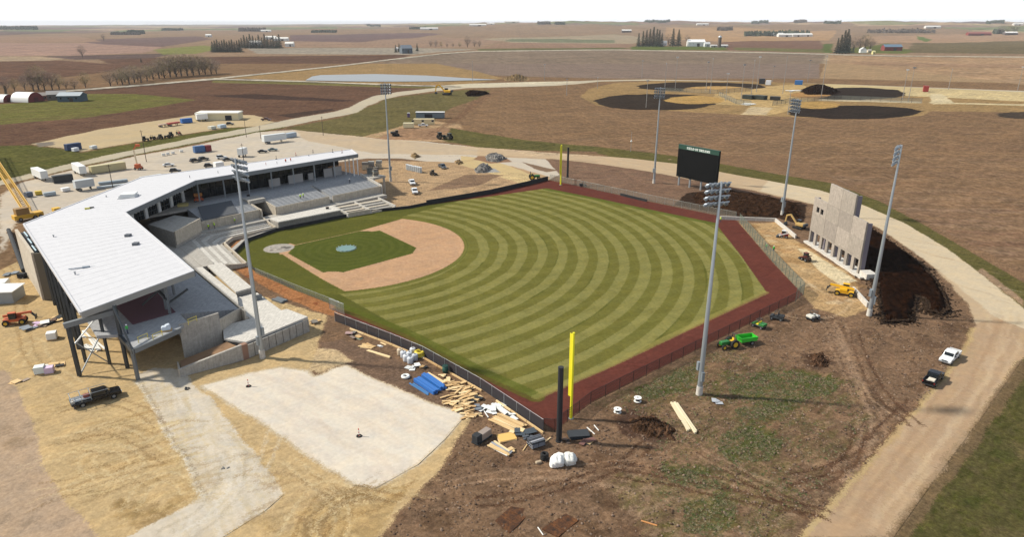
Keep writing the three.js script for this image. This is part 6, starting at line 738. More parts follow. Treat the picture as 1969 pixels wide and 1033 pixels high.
function worker(p, y, turn, vest, helmet, label, group) { const o = base('person', p, turn, y); const b = new THREE.Mesh(person0, new THREE.MeshStandardMaterial({ vertexColors: true, roughness: 0.85 })); b.name = 'body'; b.castShadow = true; o.add(b); new MB().add(new THREE.LatheGeometry([[0.2, 0.93], [0.215, 1.05], [0.225, 1.25], [0.235, 1.38], [0.17, 1.47], [0.08, 1.51]].map(([r, h]) => new THREE.Vector2(r, h)), 14).scale(1.08, 1, 0.9)).build('vest', mat(vest, 0.7), o); new MB().add(new THREE.SphereGeometry(0.135, 12, 6, 0, 6.3, 0, 1.6).translate(0, 1.7, 0)).add(new THREE.CylinderGeometry(0.17, 0.17, 0.02, 14).translate(0, 1.7, 0.03)).build('helmet', mat(helmet, 0.4), o); return tag(o, label, 'person', group); }
const HV = '#b8e21a', HVG = '#3fd04a';
worker(WF(27.4, 12.2), 4.8, 0.5, HV, '#e4e6e2', 'worker in a yellow green vest, left of the pair standing on the far seating', 'workers on the far seating'); worker(WF(28.7, 12.6), 4.85, 2, HV, '#e4e6e2', 'worker in a yellow green vest, right of the pair standing on the far seating', 'workers on the far seating'); worker(WF(49.5, 16.5), 5.6, 1, '#39424e', '#d8d8d8', 'worker in dark clothes high on the far seating near its end', 'workers on the far seating');
worker(WF(-4.6, 9.0), 2.36, 0.3, HV, '#ffffff', 'left of two workers in yellow vests by the terrace wall', 'workers by the terrace'); worker(WF(-2.8, 9.3), 2.36, 1.3, HV, '#d9e021', 'right of two workers in yellow vests by the terrace wall', 'workers by the terrace'); worker(WF(3.5, 9.4), 2.36, 2.3, HV, '#ffffff', 'lone worker in a yellow vest in front of the dark cover', 'workers by the terrace');
worker(at(897.5, 293), 0, 1, HVG, '#e8e8e0', 'left of two workers in green vests behind the centre field fence', 'workers in the sandy yard'); worker(at(906, 295.5), 0, 2.4, '#2fa83a', '#d0d0c8', 'right of two workers in green vests behind the centre field fence', 'workers in the sandy yard'); worker(at(844, 261), 0, 0.4, '#d8f04a', '#e8f08a', 'worker in a bright yellow vest at the corner of the left centre fence'); worker(WN(60.6, 37.6), 6.5, 2, HVG, '#ffffff', 'worker in a green vest at the open end of the near stand'); worker(at(335, 190.5, 13), 12.6, 1, '#c8502a', '#ffffff', 'left of two workers in orange on the far roof', 'roof workers'); worker(at(341, 189.5, 13), 12.6, 2, '#c8502a', '#d8d8d8', 'right of two workers in orange on the far roof', 'roof workers'); worker(at(88, 480), 0, 2, '#c9c6be', '#e0ddd4', 'person in pale clothes standing behind the black work truck');

// ---------------------------------------------------------------- building materials lying about
const GY = (p) => 0.02;
function boards(name, f, b, n, w, t, m, label, cat, jitter = 0.06, layers = 1) { // a stack of separate boards
  const F = at(...f), B = at(...b), L = dist2(F, B), o = base(name, lerp2(F, B, 0.5), heading(B, F)); for (let k = 0; k < layers; k++) for (let i = 0; i < n; i++) new MB().box(L * rr(0.8, 1), t, w * 0.9, rr(-0.1, 0.1) * L * jitter * 4, t * (k + 0.55) + 0.02, (i - (n - 1) / 2) * w + rr(-0.04, 0.04), 0, rr(-jitter, jitter), 0).build(cat === 'lumber' ? 'board' : 'beam', Array.isArray(m) ? pick(m) : m, o); return tag(o, label, cat); }
function sheetPile(name, u, v, n, s, m, label, cat = 'sheet pile') { const o = base(name, at(u, v), rr(0, 3)); for (let i = 0; i < n; i++) new MB().box(rr(0.6, 1) * s, 0.05, rr(0.35, 0.7) * s, rr(-0.55, 0.55) * s, 0.06 + i * 0.07, rr(-0.5, 0.5) * s, 0, rr(0, 3), 0).build('sheet', Array.isArray(m) ? pick(m) : m, o); return tag(o, label, cat); }
function bags(name, list, r, m, label, cat = 'bags') { const P = at(...list[0]), o = base(name, P); for (const [u, v, k = 1] of list) { const p = at(u, v), g = new THREE.SphereGeometry(r * k, 28, 20), q = g.attributes.position; for (let i = 0; i < q.count; i++) { const f = 0.7 + 0.5 * nz(q.getX(i) * 0.16 + u, q.getZ(i) * 0.16 + q.getY(i) * 0.23) + 0.2 * (nz(q.getY(i) * 0.5 + v, q.getX(i) * 0.5 - q.getZ(i) * 0.4) - 0.5); q.setXYZ(i, q.getX(i) * f, Math.max(-r * k * 0.62, q.getY(i) * f * 0.9), q.getZ(i) * f); } g.computeVertexNormals(); new MB().add(g.translate(p[0] - P[0], r * k * 0.6, -(p[1] - P[1]))).build('bag', m, o); } return tag(o, label, cat); }
function drum(name, u, v, r, w, m, label, flat = true, core = tarDark) { const o = base(name, at(u, v), rr(0, 3)); for (const y of [0, w]) new MB().disc(r, 0.08, 0, y + 0.06, 0, 22, 'y').build('flange', m, o); new MB().disc(r * 0.55, w, 0, w / 2 + 0.06, 0, 16, 'y').build('core', core, o); new MB().disc(r * 0.2, 0.03, 0, w + 0.12, 0, 12, 'y').build('hub', tarDark, o); return tag(o, label, 'cable drum'); }
boards('lumber_stack', [438, 409], [424, 405], 5, 0.32, 0.1, lumber, 'short lumber stack at the start of the screened fence', 'lumber', 0.25, 2); boards('long_timber', [459, 420], [429, 411], 2, 0.3, 0.22, lumber[1], 'single long pale timber in front of the short lumber stack', 'lumber', 0.01); boards('thin_boards', [453, 405], [446, 402], 2, 0.2, 0.08, lumber, 'two thin boards behind the long pale timber', 'lumber');
[[469, 415.5, 'leftmost tan wrapped roll of the cluster by the screened fence', '#b9a890'], [473, 418.5, 'upper left white wrapped roll of the cluster by the screened fence'], [476, 423, 'lower left white wrapped roll of the cluster by the screened fence'], [481, 425.5, 'lowest white wrapped roll of the cluster by the screened fence'], [486.5, 422, 'right white wrapped roll of the cluster by the screened fence'], [480, 419.5, 'middle white wrapped roll of the cluster by the screened fence'], [484, 415, 'topmost white wrapped roll of the cluster by the screened fence']].forEach(([u, v, label, hex]) => { const o = base('wrapped_roll', at(u, v), rr(0, 3)); new MB().add(new THREE.LatheGeometry([[0.14, 1.3], [0.14, 1.24], [0.46, 1.22], [0.56, 1.12], [0.58, 0.7], [0.55, 0.4], [0.57, 0.06], [0.4, 0]].map(([r, h]) => new THREE.Vector2(r, h)), 14)).build('wrap', mat(hex || pick(['#b9bdc3', '#c6c8cb', '#a9aeb6']), 0.5), o); new MB().disc(0.13, 0.06, 0, 1.22, 0, 10, 'y').build('core', tarDark, o); tag(o, label, 'roll', 'wrapped rolls by the screened fence'); });
{ const o = base('yellow_coil', at(492, 418)); new MB().add(new THREE.TorusGeometry(0.7, 0.32, 10, 22).rotateX(Math.PI / 2).translate(0, 0.35, 0)).add(new THREE.TorusGeometry(0.68, 0.3, 10, 22).rotateX(Math.PI / 2).translate(0, 0.85, 0)).build('coil', mat('#c9b53a', 0.6), o); tag(o, 'yellow hose coil right of the white rolls', 'coil'); }
sheetPile('white_scraps', 484, 431, 4, 1.6, plastic, 'small white scraps in front of the white rolls', 'scraps'); { const o = base('white_reel', at(475.5, 443)); new MB().add(new THREE.TorusGeometry(0.55, 0.24, 10, 22).rotateX(Math.PI / 2).translate(0, 0.3, 0)).build('reel', plastic, o); tag(o, 'white ring shaped reel left of the blue beams', 'reel'); } { const o = base('green_barrel', at(522, 437)); new MB().add(new THREE.LatheGeometry([[0.01, 0], [0.5, 0], [0.52, 0.5], [0.55, 0.55], [0.52, 0.62], [0.5, 1.25], [0.01, 1.3]].map(([r, h]) => new THREE.Vector2(r, h)), 18)).build('barrel', mat('#1f4f45', 0.5), o); new MB().disc(0.53, 0.08, 0, 1.3, 0, 18, 'y').build('lid', mat('#173c35', 0.5), o); tag(o, 'dark green barrel at the foot of the screened fence', 'barrel'); }
const blueM = mat('#2d66ad', 0.45), blueD = mat('#3f6f9e', 0.5); boards('blue_beam_stack', [512, 462], [488, 446], 3, 0.42, 0.35, blueM, 'nearer bundle of bright blue beams by the screened fence', 'beams', 0.004, 2); boards('blue_beam_stack', [520.5, 458], [496.5, 441], 3, 0.4, 0.35, blueM, 'farther bundle of bright blue beams by the screened fence', 'beams', 0.004, 2); boards('pale_timber', [522, 451], [500, 438], 2, 0.35, 0.2, lumber[1], 'pale timbers lying right behind the blue beams', 'lumber', 0.005); boards('thin_blue_pipes', [503, 463], [481, 449], 2, 0.3, 0.14, blueD, 'two thin blue grey pipes left of the blue beams', 'pipes', 0.02);
[[536, 454, 10, 2.8, 'scattered lumber pile right of the blue beams'], [548, 463, 11, 3.0, 'scattered lumber pile by the dark fence screen'], [532, 470, 9, 2.8, 'lumber pile nearest the limestone pad corner'], [543, 478, 9, 2.6, 'lumber pile left of the white sheets'], [552, 486, 7, 2.2, 'low lumber pile below the white sheets']].forEach(([u, v, n, s, label]) => { const o = base('lumber_pile', at(u, v), rr(0.2, 0.9)); for (let i = 0; i < n * 2.4; i++) new MB().box(rr(0.3, 0.8) * s, 0.08, rr(0.14, 0.6), rr(-0.5, 0.5) * s, 0.08 + Math.floor(i / 6) * 0.1, rr(-0.6, 0.6) * s, 0, rr(-0.5, 0.5), rr(-0.03, 0.03)).build('board', pick(lumber), o); tag(o, label, 'lumber', 'lumber piles along the screened fence'); });
sheetPile('white_sheets', 571, 482, 5, 2.2, whitePaint, 'white sheets leaning by the end of the screened fence'); boards('white_beam', [607, 495], [577, 473], 2, 0.45, 0.25, plastic, 'long white beam beside the screened fence', 'beams', 0.008); sheetPile('white_scraps', 586, 476, 4, 1.4, plastic, 'white offcuts against the screened fence', 'scraps');
boards('lumber_stack', [612, 505], [578, 490], 8, 0.32, 0.1, lumber, 'wide lumber stack beside the right field corner', 'lumber', 0.05, 3); boards('thin_boards', [567, 489], [548, 483], 1, 0.2, 0.1, lumber[1], 'single thin board below the scattered lumber', 'lumber'); boards('thin_boards', [572, 490], [567, 481], 1, 0.16, 0.1, plastic, 'thin white stick below the white sheets', 'lumber');
{ const o = base('generator', at(567, 514), 0.9); new MB().rbox(2.4, 1.1, 1.1, 0.1, 0, 0.75, 0).build('housing', mat('#8c7f76', 0.6), o); new MB().rbox(1.1, 1.4, 1.15, 0.1, -1.5, 0.8, 0).build('engine', tarDark, o); new MB().box(3.4, 0.15, 1.3, -0.4, 0.2, 0).build('skid', steelDark, o); tag(o, 'dark generator on the bare soil left of the plywood sheet', 'generator'); }
{ const o = base('plywood_sheet', at(594, 514), 0.3); for (let i = 0; i < 5; i++) new MB().box(2.6, 0.05, 1.9, rr(-0.1, 0.1), 0.06 + i * 0.06, rr(-0.1, 0.1), 0, rr(-0.08, 0.08), 0).build('sheet', i === 4 ? mat('#cfa860', 0.8) : pick(lumber), o); tag(o, 'flat golden plywood stack in the soil near the black pole', 'plywood'); }
boards('board_pile', [598, 534], [574, 521], 4, 0.34, 0.12, [lumber[0], lumber[1], plastic, mat('#8f9299', 0.7)], 'mixed board pile in front of the generator', 'lumber', 0.12, 2); sheetPile('dark_pallet_pile', 613, 508, 6, 2.0, [tarDark, mat('#39424a', 0.8), lumber[0]], 'dark pallets behind the plywood stack'); { const o = base('pallet_stack', at(628, 522), 0.5); for (let i = 0; i < 5; i++) { for (const z of [-0.7, -0.35, 0, 0.35, 0.7]) new MB().box(2.2, 0.06, 0.25, 0, 0.2 + i * 0.22, z).build('slat', pick([mat('#31353b', 0.8), mat('#4b4f57', 0.8), mat('#9a9ba2', 0.7)]), o); for (const x of [-1, 0, 1]) new MB().box(0.12, 0.14, 1.6, x, 0.1 + i * 0.22, 0).build('bearer', tarDark, o); } tag(o, 'stack of dark pallets left of the black padded pole', 'pallets'); } boards('thin_boards', [619, 520], [612, 529], 1, 0.16, 0.1, lumber[0], 'stick leaning out left of the dark pallets', 'lumber'); boards('thin_boards', [646, 513], [637, 519], 1, 0.18, 0.1, lumber[1], 'short board between the pallets and the black pole', 'lumber');
{ const o = base('tyre_stack', at(638, 538)); for (let i = 0; i < 3; i++) new MB().add(new THREE.TorusGeometry(0.42, 0.2, 10, 20).rotateX(Math.PI / 2).translate(0, 0.22 + i * 0.32, 0)).build('tyre', rubber, o); tag(o, 'stack of black tyres left of the white bags', 'tyres'); } { const o = base('stone_block', at(631, 542.5), 0.4); new MB().rbox(0.9, 0.4, 0.5, 0.14, 0, 0.2, 0).build('block', mat('#a4937c', 0.95), o); tag(o, 'small tan stone in front of the tyre stack', 'stone'); }
bags('white_bag', [[653, 545, 1.1], [656, 542], [649, 547, 0.7]], 0.95, mat('#d9d9d6', 0.6), 'left of two big white bags on the bare soil', 'bag'); bags('white_bag', [[667, 543, 1.1], [666, 539, 0.8]], 0.95, mat('#ccccc6', 0.6), 'right of two big white bags on the bare soil', 'bag');
{ const o = base('dark_panel_stack', at(678, 511), 0.15); for (let i = 0; i < 5; i++) new MB().box(3, 0.08, 1.8, rr(-0.15, 0.15), 0.06 + i * 0.1, rr(-0.1, 0.1), 0, rr(-0.05, 0.05), 0).build('panel', mat('#2a2e33', 0.8), o); tag(o, 'stack of dark panels right of the black padded pole', 'panels'); } boards('thin_boards', [697, 510], [687, 502], 1, 0.14, 0.1, plastic, 'white stick right of the dark panels', 'lumber'); boards('thin_boards', [702, 506], [696, 499.5], 1, 0.14, 0.1, plastic, 'farther short white stick right of the dark panels', 'lumber'); sheetPile('scrap_sheets', 685, 517, 4, 1.6, [mat('#6b4a42', 0.9), tarDark, lumber[0]], 'scrap sheets in front of the dark panels', 'scraps');
drum('cable_drum', 723.5, 483, 0.62, 0.55, plastic, 'nearer white cable drum by the right field weeds'); drum('cable_drum', 747, 471, 0.62, 0.6, plastic, 'farther white cable drum by the right field weeds'); boards('pipe_bundle', [808, 507], [786.5, 471], 2, 0.34, 0.3, mat('#cfc2a2', 0.6), 'left bundle of long pale pipes on the weeds', 'pipes', 0.002); boards('pipe_bundle', [817, 510.5], [790, 471], 2, 0.34, 0.3, mat('#d4c8a8', 0.6), 'right bundle of long pale pipes on the weeds', 'pipes', 0.002); sheetPile('electrical_box', 839, 471, 3, 1.3, mat('#9fa3a8', 0.5), 'grey metal sheets right of the near mast', 'sheets');
{ const rust = new THREE.MeshStandardMaterial({ color: '#74481f', roughness: 0.95, map: soilDark.map }); for (const [P, label] of [[[[599, 594], [625, 598], [597, 626], [580, 611]], 'left brown rusty steel plate at the bottom edge'], [[[663, 603], [678, 611], [654, 631], [635, 621]], 'right brown rusty steel plate at the bottom edge']]) { const Q = pts(P), c = lerp2(lerp2(Q[0], Q[1], 0.5), lerp2(Q[2], Q[3], 0.5), 0.5), o = base('steel_plate', c); const q = Q.map((p) => [p[0] - c[0], p[1] - c[1]]); for (let i = 0; i < 3; i++) { const a = lerp2(q[0], q[3], i / 3 + 0.006), b = lerp2(q[1], q[2], i / 3 + 0.006), d = lerp2(q[1], q[2], (i + 1) / 3 - 0.006), e = lerp2(q[0], q[3], (i + 1) / 3 - 0.006); new MB().slab([a, b, d, e], -0.05, 0.15 + i * 0.01).build('plate', rust, o); } tag(o, label, 'steel plate', 'rusty plates'); } }
boards('plank', [771, 617.5], [750, 611], 1, 0.22, 0.1, mat('#b87f4a', 0.8), 'orange brown plank on the soil at the bottom edge', 'lumber', 0.001); boards('white_stake', [637, 628], [630, 618], 1, 0.12, 0.1, plastic, 'thin white stake between the rusty plates', 'stake', 0.001);
for (const [u, v, label] of [[291.5, 453.5, 'red and white marker post near the concrete ramp on the limestone pad'], [421, 512, 'red and white marker post near the middle of the limestone pad']]) { const o = base('marker_post', at(u, v)); new MB().add(new THREE.TorusGeometry(0.32, 0.12, 8, 18).rotateX(Math.PI / 2).translate(0, 0.1, 0)).build('base', rubber, o); for (let i = 0; i < 5; i++) new MB().rod([0, 0.1 + i * 0.26, 0], [0, 0.36 + i * 0.26, 0], 0.07).build('band', i % 2 ? whitePaint : mat('#b23a2c', 0.6), o); tag(o, label, 'marker post', 'marker posts on the limestone pad'); }
[[412, 391, 5, 1.6, [lumber[0], mat('#6f6a66', 0.9), mat('#9a7f7c', 0.8)], 'small scraps near the fence gate'], [418, 396, 6, 2.0, [mat('#7f8a7a', 0.8), lumber[2], mat('#77665c', 0.9)], 'mixed scraps between the fence gate and the short lumber stack'], [446, 407, 3, 1.0, [lumber[1], plastic], 'few pale offcuts beside the long timber'], [497, 431, 5, 1.4, [mat('#6f8f7a', 0.7), tarDark, lumber[2]], 'green and dark offcuts below the yellow coil'], [519, 441, 4, 1.2, [plastic, lumber[1]], 'pale offcuts beside the dark green barrel'], [526, 446, 4, 1.4, [lumber[1], lumber[0]], 'pale offcuts right of the green barrel'], [558, 470, 6, 1.8, [lumber[0], lumber[1], tarDark], 'loose wood between lumber piles and the white sheets'], [562, 478, 6, 1.6, [tarDark, mat('#6a7078', 0.7), plastic], 'dark and grey scraps left of the white sheets'], [598, 488, 5, 1.5, [tarDark, plastic, lumber[0]], 'dark scraps beside the long white beam'], [605, 505, 6, 1.6, [lumber[1], lumber[2]], 'loose boards at the end of the wide lumber stack'], [620, 513, 5, 1.3, [mat('#4a5058', 0.8), lumber[0]], 'grey offcuts between the plywood and the dark pallets'], [600, 528, 4, 1.2, [lumber[0], mat('#7a6a5c', 0.9)], 'brown offcuts right of the mixed board pile'], [665, 517, 4, 1.1, [tarDark, mat('#5a4a40', 0.9)], 'dark offcuts at the foot of the black padded pole']].forEach(([u, v, n, s, m, label]) => sheetPile('offcut_pile', u, v, n, s * 0.8, m, label, 'offcuts'));
// along the near side of the stand
for (const [u, v, n, s, m, label] of [[36, 384, 7, 2.2, [tarDark, mat('#5b4436', 0.9), mat('#7b828a', 0.6)], 'dark scrap heap right of the orange telehandler'], [54, 380, 8, 2.4, [mat('#c4a8c4', 0.6), tarDark, mat('#8a7a68', 0.8), plastic], 'mixed building waste beside the steel frame'], [68, 375, 6, 2.2, [mat('#5b4436', 0.9), tarDark, lumber[0]], 'brown scrap row under the roof corner'], [50, 432, 4, 2.0, [mat('#1c2430', 0.8), plastic], 'black and white wrapped materials on the sand'], [68, 429, 5, 1.8, [tarDark, lumber[0]], 'dark rubbish heap left of the frame column'], [25, 446, 4, 2.0, [mat('#8f7f72', 0.9), lumber[0]], 'flat scraps at the left edge of the sand'], [12, 322, 4, 2.2, [mat('#77808a', 0.7), mat('#5f666e', 0.7)], 'grey sheets at the far left edge of the sand']]) sheetPile('scrap_pile', u, v, n, s, m, label, 'scrap');
for (const [u, v, w, hex, label] of [[62, 397, 1.7, '#dadbd9', 'white cube crate on the sand left of the steel frame'], [48, 438, 1.6, '#cfd6d2', 'pale wrapped pallet left of the black work truck'], [59, 437, 1.4, '#c9b4cb', 'pinkish wrapped pallet beside the pale one']]) { const o = base('wrapped_pallet', at(u, v), 0.4); new MB().rbox(w, w * 0.8, w * 0.9, 0.08, 0, w * 0.4 + 0.14, 0).build('load', mat(hex, 0.6), o); new MB().box(w, 0.13, w, 0, 0.07, 0).build('pallet', lumber[2], o); tag(o, label, 'pallet'); }
for (const [a, b, label] of [[[106, 400], [97, 388], 'pale boards on the ground under the steel frame'], [[118, 412], [108, 396], 'pale boards by the column under the roof edge'], [[112, 412], [100, 404], 'loose boards between the frame braces']]) boards('loose_boards', a, b, 3, 0.4, 0.1, [lumber[1], plastic], label, 'lumber', 0.2, 2);
{ const a = at(11, 272), b = at(29, 320), o = base('black_pipe', a, heading(a, b)), L = dist2(a, b); new MB().rod([0, 0.6, 0], [L, 0.6, 0], 0.55, 0.55, 12).build('pipe', tarDark, o); for (let i = 0; i < 4; i++) new MB().box(0.3, 0.3, 1.4, 1 + i * L / 4, 0.12, 0).build('chock', lumber[2], o); tag(o, 'long black pipe on the sand beside the service wall', 'pipe'); }
{ const o = base('generator', at(27, 326)); new MB().rbox(1.8, 1.2, 1.2, 0.1, 0, 0.8, 0).build('housing', tarDark, o); wheels(o, [[0.5, 0.6], [0.5, -0.6]], 0.35, 0.2); tag(o, 'small black wheeled generator at the end of the black pipe', 'generator'); }
{ const o = base('site_shed', at(4, 352), 0.15); new MB().box(7, 2.6, 5, 0, 1.3, 0).build('wall', mat('#8f9496', 0.6), o); new MB().prof([[-3.8, 2.6], [3.8, 2.6], [3.8, 2.8], [-3.8, 3.0]], 5.6, 0).build('roof', mat('#d7d8d6', 0.5), o); tag(o, 'white roofed site shed at the left edge behind the orange telehandler', 'shed'); } boxOf('storage_box', [12, 342], [-6, 344], 2.6, 3.4, '#d6dad9', 'white storage box behind the site shed at the left edge', 'container', false);
// loose things in and on the stand
bags('white_wrap', [[155, 393]], 0.01, plastic, 'tiny scrap'); scene.remove(scene.children[scene.children.length - 1]);
{ const p = WN(63.6, 32), o = base('wrapped_bundle', p, 0.4, 6.5); const g = new RoundedBoxGeometry(1.5, 0.8, 1, 2, 0.2); new MB().add(g.translate(0, 0.55, 0)).rbox(0.8, 0.4, 0.7, 0.15, 0.3, 1.05, 0.1, 0.2, 0.4, 0.1).build('wrap', mat('#b9c2cc', 0.5), o); new MB().box(1.8, 0.15, 1.2, 0, 0.08, 0).build('pallet', lumber[2], o); tag(o, 'white wrapped bundle on the near deck edge', 'bundle'); }
for (const [s, t, label] of [[65.5, 36.2, 'yellow barrier at the open corner of the near deck'], [66, 34, 'second yellow barrier along the near deck edge'], [63.2, 27.4, 'yellow barrier above the tall concrete wall']]) { const o = base('safety_barrier', WN(s, t), 1.1, 6.5); const m = mat('#c9b83a', 0.6); for (const x of [-0.9, 0.9]) new MB().rod([x, 0, 0], [x, 1.1, 0], 0.05).build('post', m, o); for (const y of [0.55, 1.05]) new MB().rod([-0.9, y, 0], [0.9, y, 0], 0.04).build('rail', m, o); tag(o, label, 'barrier', 'yellow barriers on the near deck'); }
{ const o = base('roof_membrane_stack', at(151, 232, 12.8), 0.2, 12.75); for (let i = 0; i < 4; i++) new MB().rbox(4.6 - i * 0.3, 0.32, 3.4, 0.05, rr(-0.3, 0.3), 0.2 + i * 0.33, rr(-0.2, 0.2), 0, rr(-0.1, 0.1), 0).build('sheet', whitePaint, o); tag(o, 'white insulation stack on the roof bend', 'insulation'); }
for (const [u, v, w, label] of [[103, 245.5, 1.2, 'left yellow and black roll on the white roof'], [108, 244.5, 1, 'right dark roll on the white roof']]) { const o = base('roof_roll', at(u, v, 12.6), 0.4, 12.45); new MB().rod([-w / 2, 0.3, 0], [w / 2, 0.3, 0], 0.3, 0.3, 12).build('roll', mat(w > 1.1 ? '#b5ae4e' : '#2c302c', 0.7), o); new MB().box(w, 0.06, 1, 0, 0.05, 0).build('mat', mat('#c8c8a0', 0.7), o); tag(o, label, 'roll', 'rolls on the roof'); }
{ const o = base('roof_tarp', at(101, 313.5, 12.5), 0.35, 12.35); new MB().rod([-3, 0.12, 0], [3, 0.12, 0], 0.12, 0.1, 8).build('tube', mat('#8f98a2', 0.5), o); new MB().rbox(1.3, 0.3, 0.7, 0.08, 0, 0.2, 0).build('bag', mat('#7c8792', 0.6), o); tag(o, 'grey bag with a long tube on the near roof', 'tarp'); }
['first', 'second', 'third', 'fourth', 'fifth', 'sixth', 'seventh', 'eighth', 'ninth'].forEach((w, i) => { const p = at([223, 256, 312, 324, 325, 347, 367, 390, 401][i], [209.5, 204, 194, 186, 193, 182, 178.5, 178, 178.5][i], 13), o = base('roof_anchor', p, 0, 12.7); new MB().rod([0, 0, 0], [0, 1.3, 0], 0.08).build('post', i % 3 === 2 ? mat('#a03a30', 0.6) : steelDark, o); new MB().disc(0.35, 0.12, 0, 0.1, 0, 12, 'y').build('foot', steelDark, o); tag(o, `${w} short safety post from the left along the far roof edge`, 'safety post', 'roof safety posts'); });
for (const [s, t, k, label] of [[60.5, 16.5, 2.6, 'left tall shelf of stacked pallets on the far concrete frame'], [62.4, 18.5, 2.8, 'right tall shelf of stacked pallets on the far concrete frame'], [61.4, 20.8, 2.2, 'rear shelf of stacked pallets on the far concrete frame']]) { const o = base('pallet_tower', WF(s, t), 0.8, 6.6); for (let i = 0; i < 5; i++) new MB().box(1.6, 0.3, 1.2, rr(-0.1, 0.1), 0.2 + i * k / 5, rr(-0.1, 0.1)).build('pallet', pick([mat('#a39a8a', 0.8), mat('#7f837f', 0.7), mat('#6a6258', 0.8)]), o); for (const [x, z] of [[-0.8, -0.6], [0.8, -0.6], [-0.8, 0.6], [0.8, 0.6]]) new MB().rod([x, 0, z], [x, k + 0.3, z], 0.05).build('upright', steelDark, o); tag(o, label, 'shelf', 'pallet shelves at the far end'); }
for (const [u, v, label] of [[428, 191, 'left stack of crates behind the far roof end'], [436, 190, 'middle stack of crates behind the far roof end'], [444, 189, 'right stack of crates behind the far roof end']]) { const o = base('crate_stack', at(u, v + 8)); for (let i = 0; i < 3; i++) new MB().box(2.4, 1, 1.8, rr(-0.3, 0.3), 0.55 + i * 1.05, 0).build('crate', pick([mat('#b0a58f', 0.8), mat('#8f8f8a', 0.8), mat('#74706a', 0.8)]), o); tag(o, label, 'crates', 'crate stacks behind the far end'); }
{ const o = base('orange_lift', WF(1.5, 27), 0.4, 6.5); new MB().rbox(2.6, 0.6, 1.2, 0.08, 0, 0.6, 0).build('chassis', orangeM, o); for (let i = 0; i < 3; i++) new MB().beam([-1, 0.9 + i * 0.3, 0.4], [1, 1.2 + i * 0.3, 0.4], 0.1, 0.12).build('scissor', orangeM, o); new MB().box(2.4, 0.8, 1.1, 0, 2.2, 0).build('platform', mat('#b07030', 0.5), o); wheels(o, [[0.9, 0.55], [0.9, -0.55], [-0.9, 0.55], [-0.9, -0.55]], 0.3, 0.2); tag(o, 'orange scissor lift under the roof behind home plate', 'lift'); }
for (const [s, t, y, label] of [[47, 11.2, 2.36, 'small dark tool box on the far cross aisle'], [31, 3, 2.6, 'small black box on the far dugout roof'], [15, 22, 6.5, 'brown crate above the tunnel roof']]) { const o = base('tool_box', WF(s, t), 0.5, y); new MB().rbox(0.9, 0.5, 0.6, 0.05, 0, 0.27, 0).build('box', tarDark, o); new MB().rbox(0.95, 0.1, 0.64, 0.03, 0, 0.55, 0).build('lid', mat('#4d3a36', 0.7), o); tag(o, label, 'tool box'); }
{ const p = at(280, 340, 1.5), o = base('dumpy_bin', WN(47, 10), 0.5, 1.5); new MB().rbox(1.8, 0.7, 1.2, 0.08, 0, 0.4, 0).build('bin', mat('#6c7478', 0.6), o); new MB().box(1.9, 0.06, 1.3, 0, 0.78, 0).build('rim', steelDark, o); tag(o, 'grey bin on the walkway slab beside the near mast', 'bin'); }
boards('concrete_forms', [334, 355], [322, 351], 3, 0.6, 0.4, mat('#5f6468', 0.7), 'dark concrete forms behind the terrace slab', 'forms', 0.01); sheetPile('rubble_pile', 370, 377, 6, 1.8, [mat('#6d675f', 0.9), tarDark, lumber[2]], 'rubble pile at the corner of the concrete terrace', 'rubble');
{ const o = base('debris_on_drive', at(217, 456.5)); for (let i = 0; i < 4; i++) new MB().rbox(rr(0.3, 0.7), 0.2, 0.25, 0.05, rr(-0.7, 0.7), 0.1, rr(-0.4, 0.4), 0, rr(0, 3), 0).build('piece', tarDark, o); tag(o, 'dark broken pieces lying on the drive below the concrete ramp', 'debris'); } { const o = base('debris_on_drive', at(265, 549.5)); for (let i = 0; i < 4; i++) new MB().rbox(rr(0.2, 0.5), 0.12, 0.2, 0.04, rr(-0.5, 0.5), 0.07, rr(-0.3, 0.3), 0, rr(0, 3), 0).build('piece', mat('#6b6a6a', 0.9), o); tag(o, 'small grey debris on the lower bend of the drive', 'debris'); }
// pale kick boards at the foot of the screened fence
{ const P = pts([[395, 380.5], [460, 405.5], [498, 421.5], [565, 459.5], [637, 509]]), o = base('kick_board', P[0]); for (let i = 0; i + 1 < P.length; i++) { const n = Math.round(dist2(P[i], P[i + 1]) / 4.5); for (let k = 0; k < n; k++) { if (rnd() < 0.12) continue; const a = lerp2(P[i], P[i + 1], k / n), b = lerp2(P[i], P[i + 1], (k + 0.97) / n); new MB().beam([a[0] - P[0][0], 0.16, -(a[1] - P[0][1])], [b[0] - P[0][0], 0.16, -(b[1] - P[0][1])], 0.22, 0.3).build('plank', pick(lumber), o); } } tag(o, 'line of pale timber boards at the foot of the screened fence', 'boards'); }

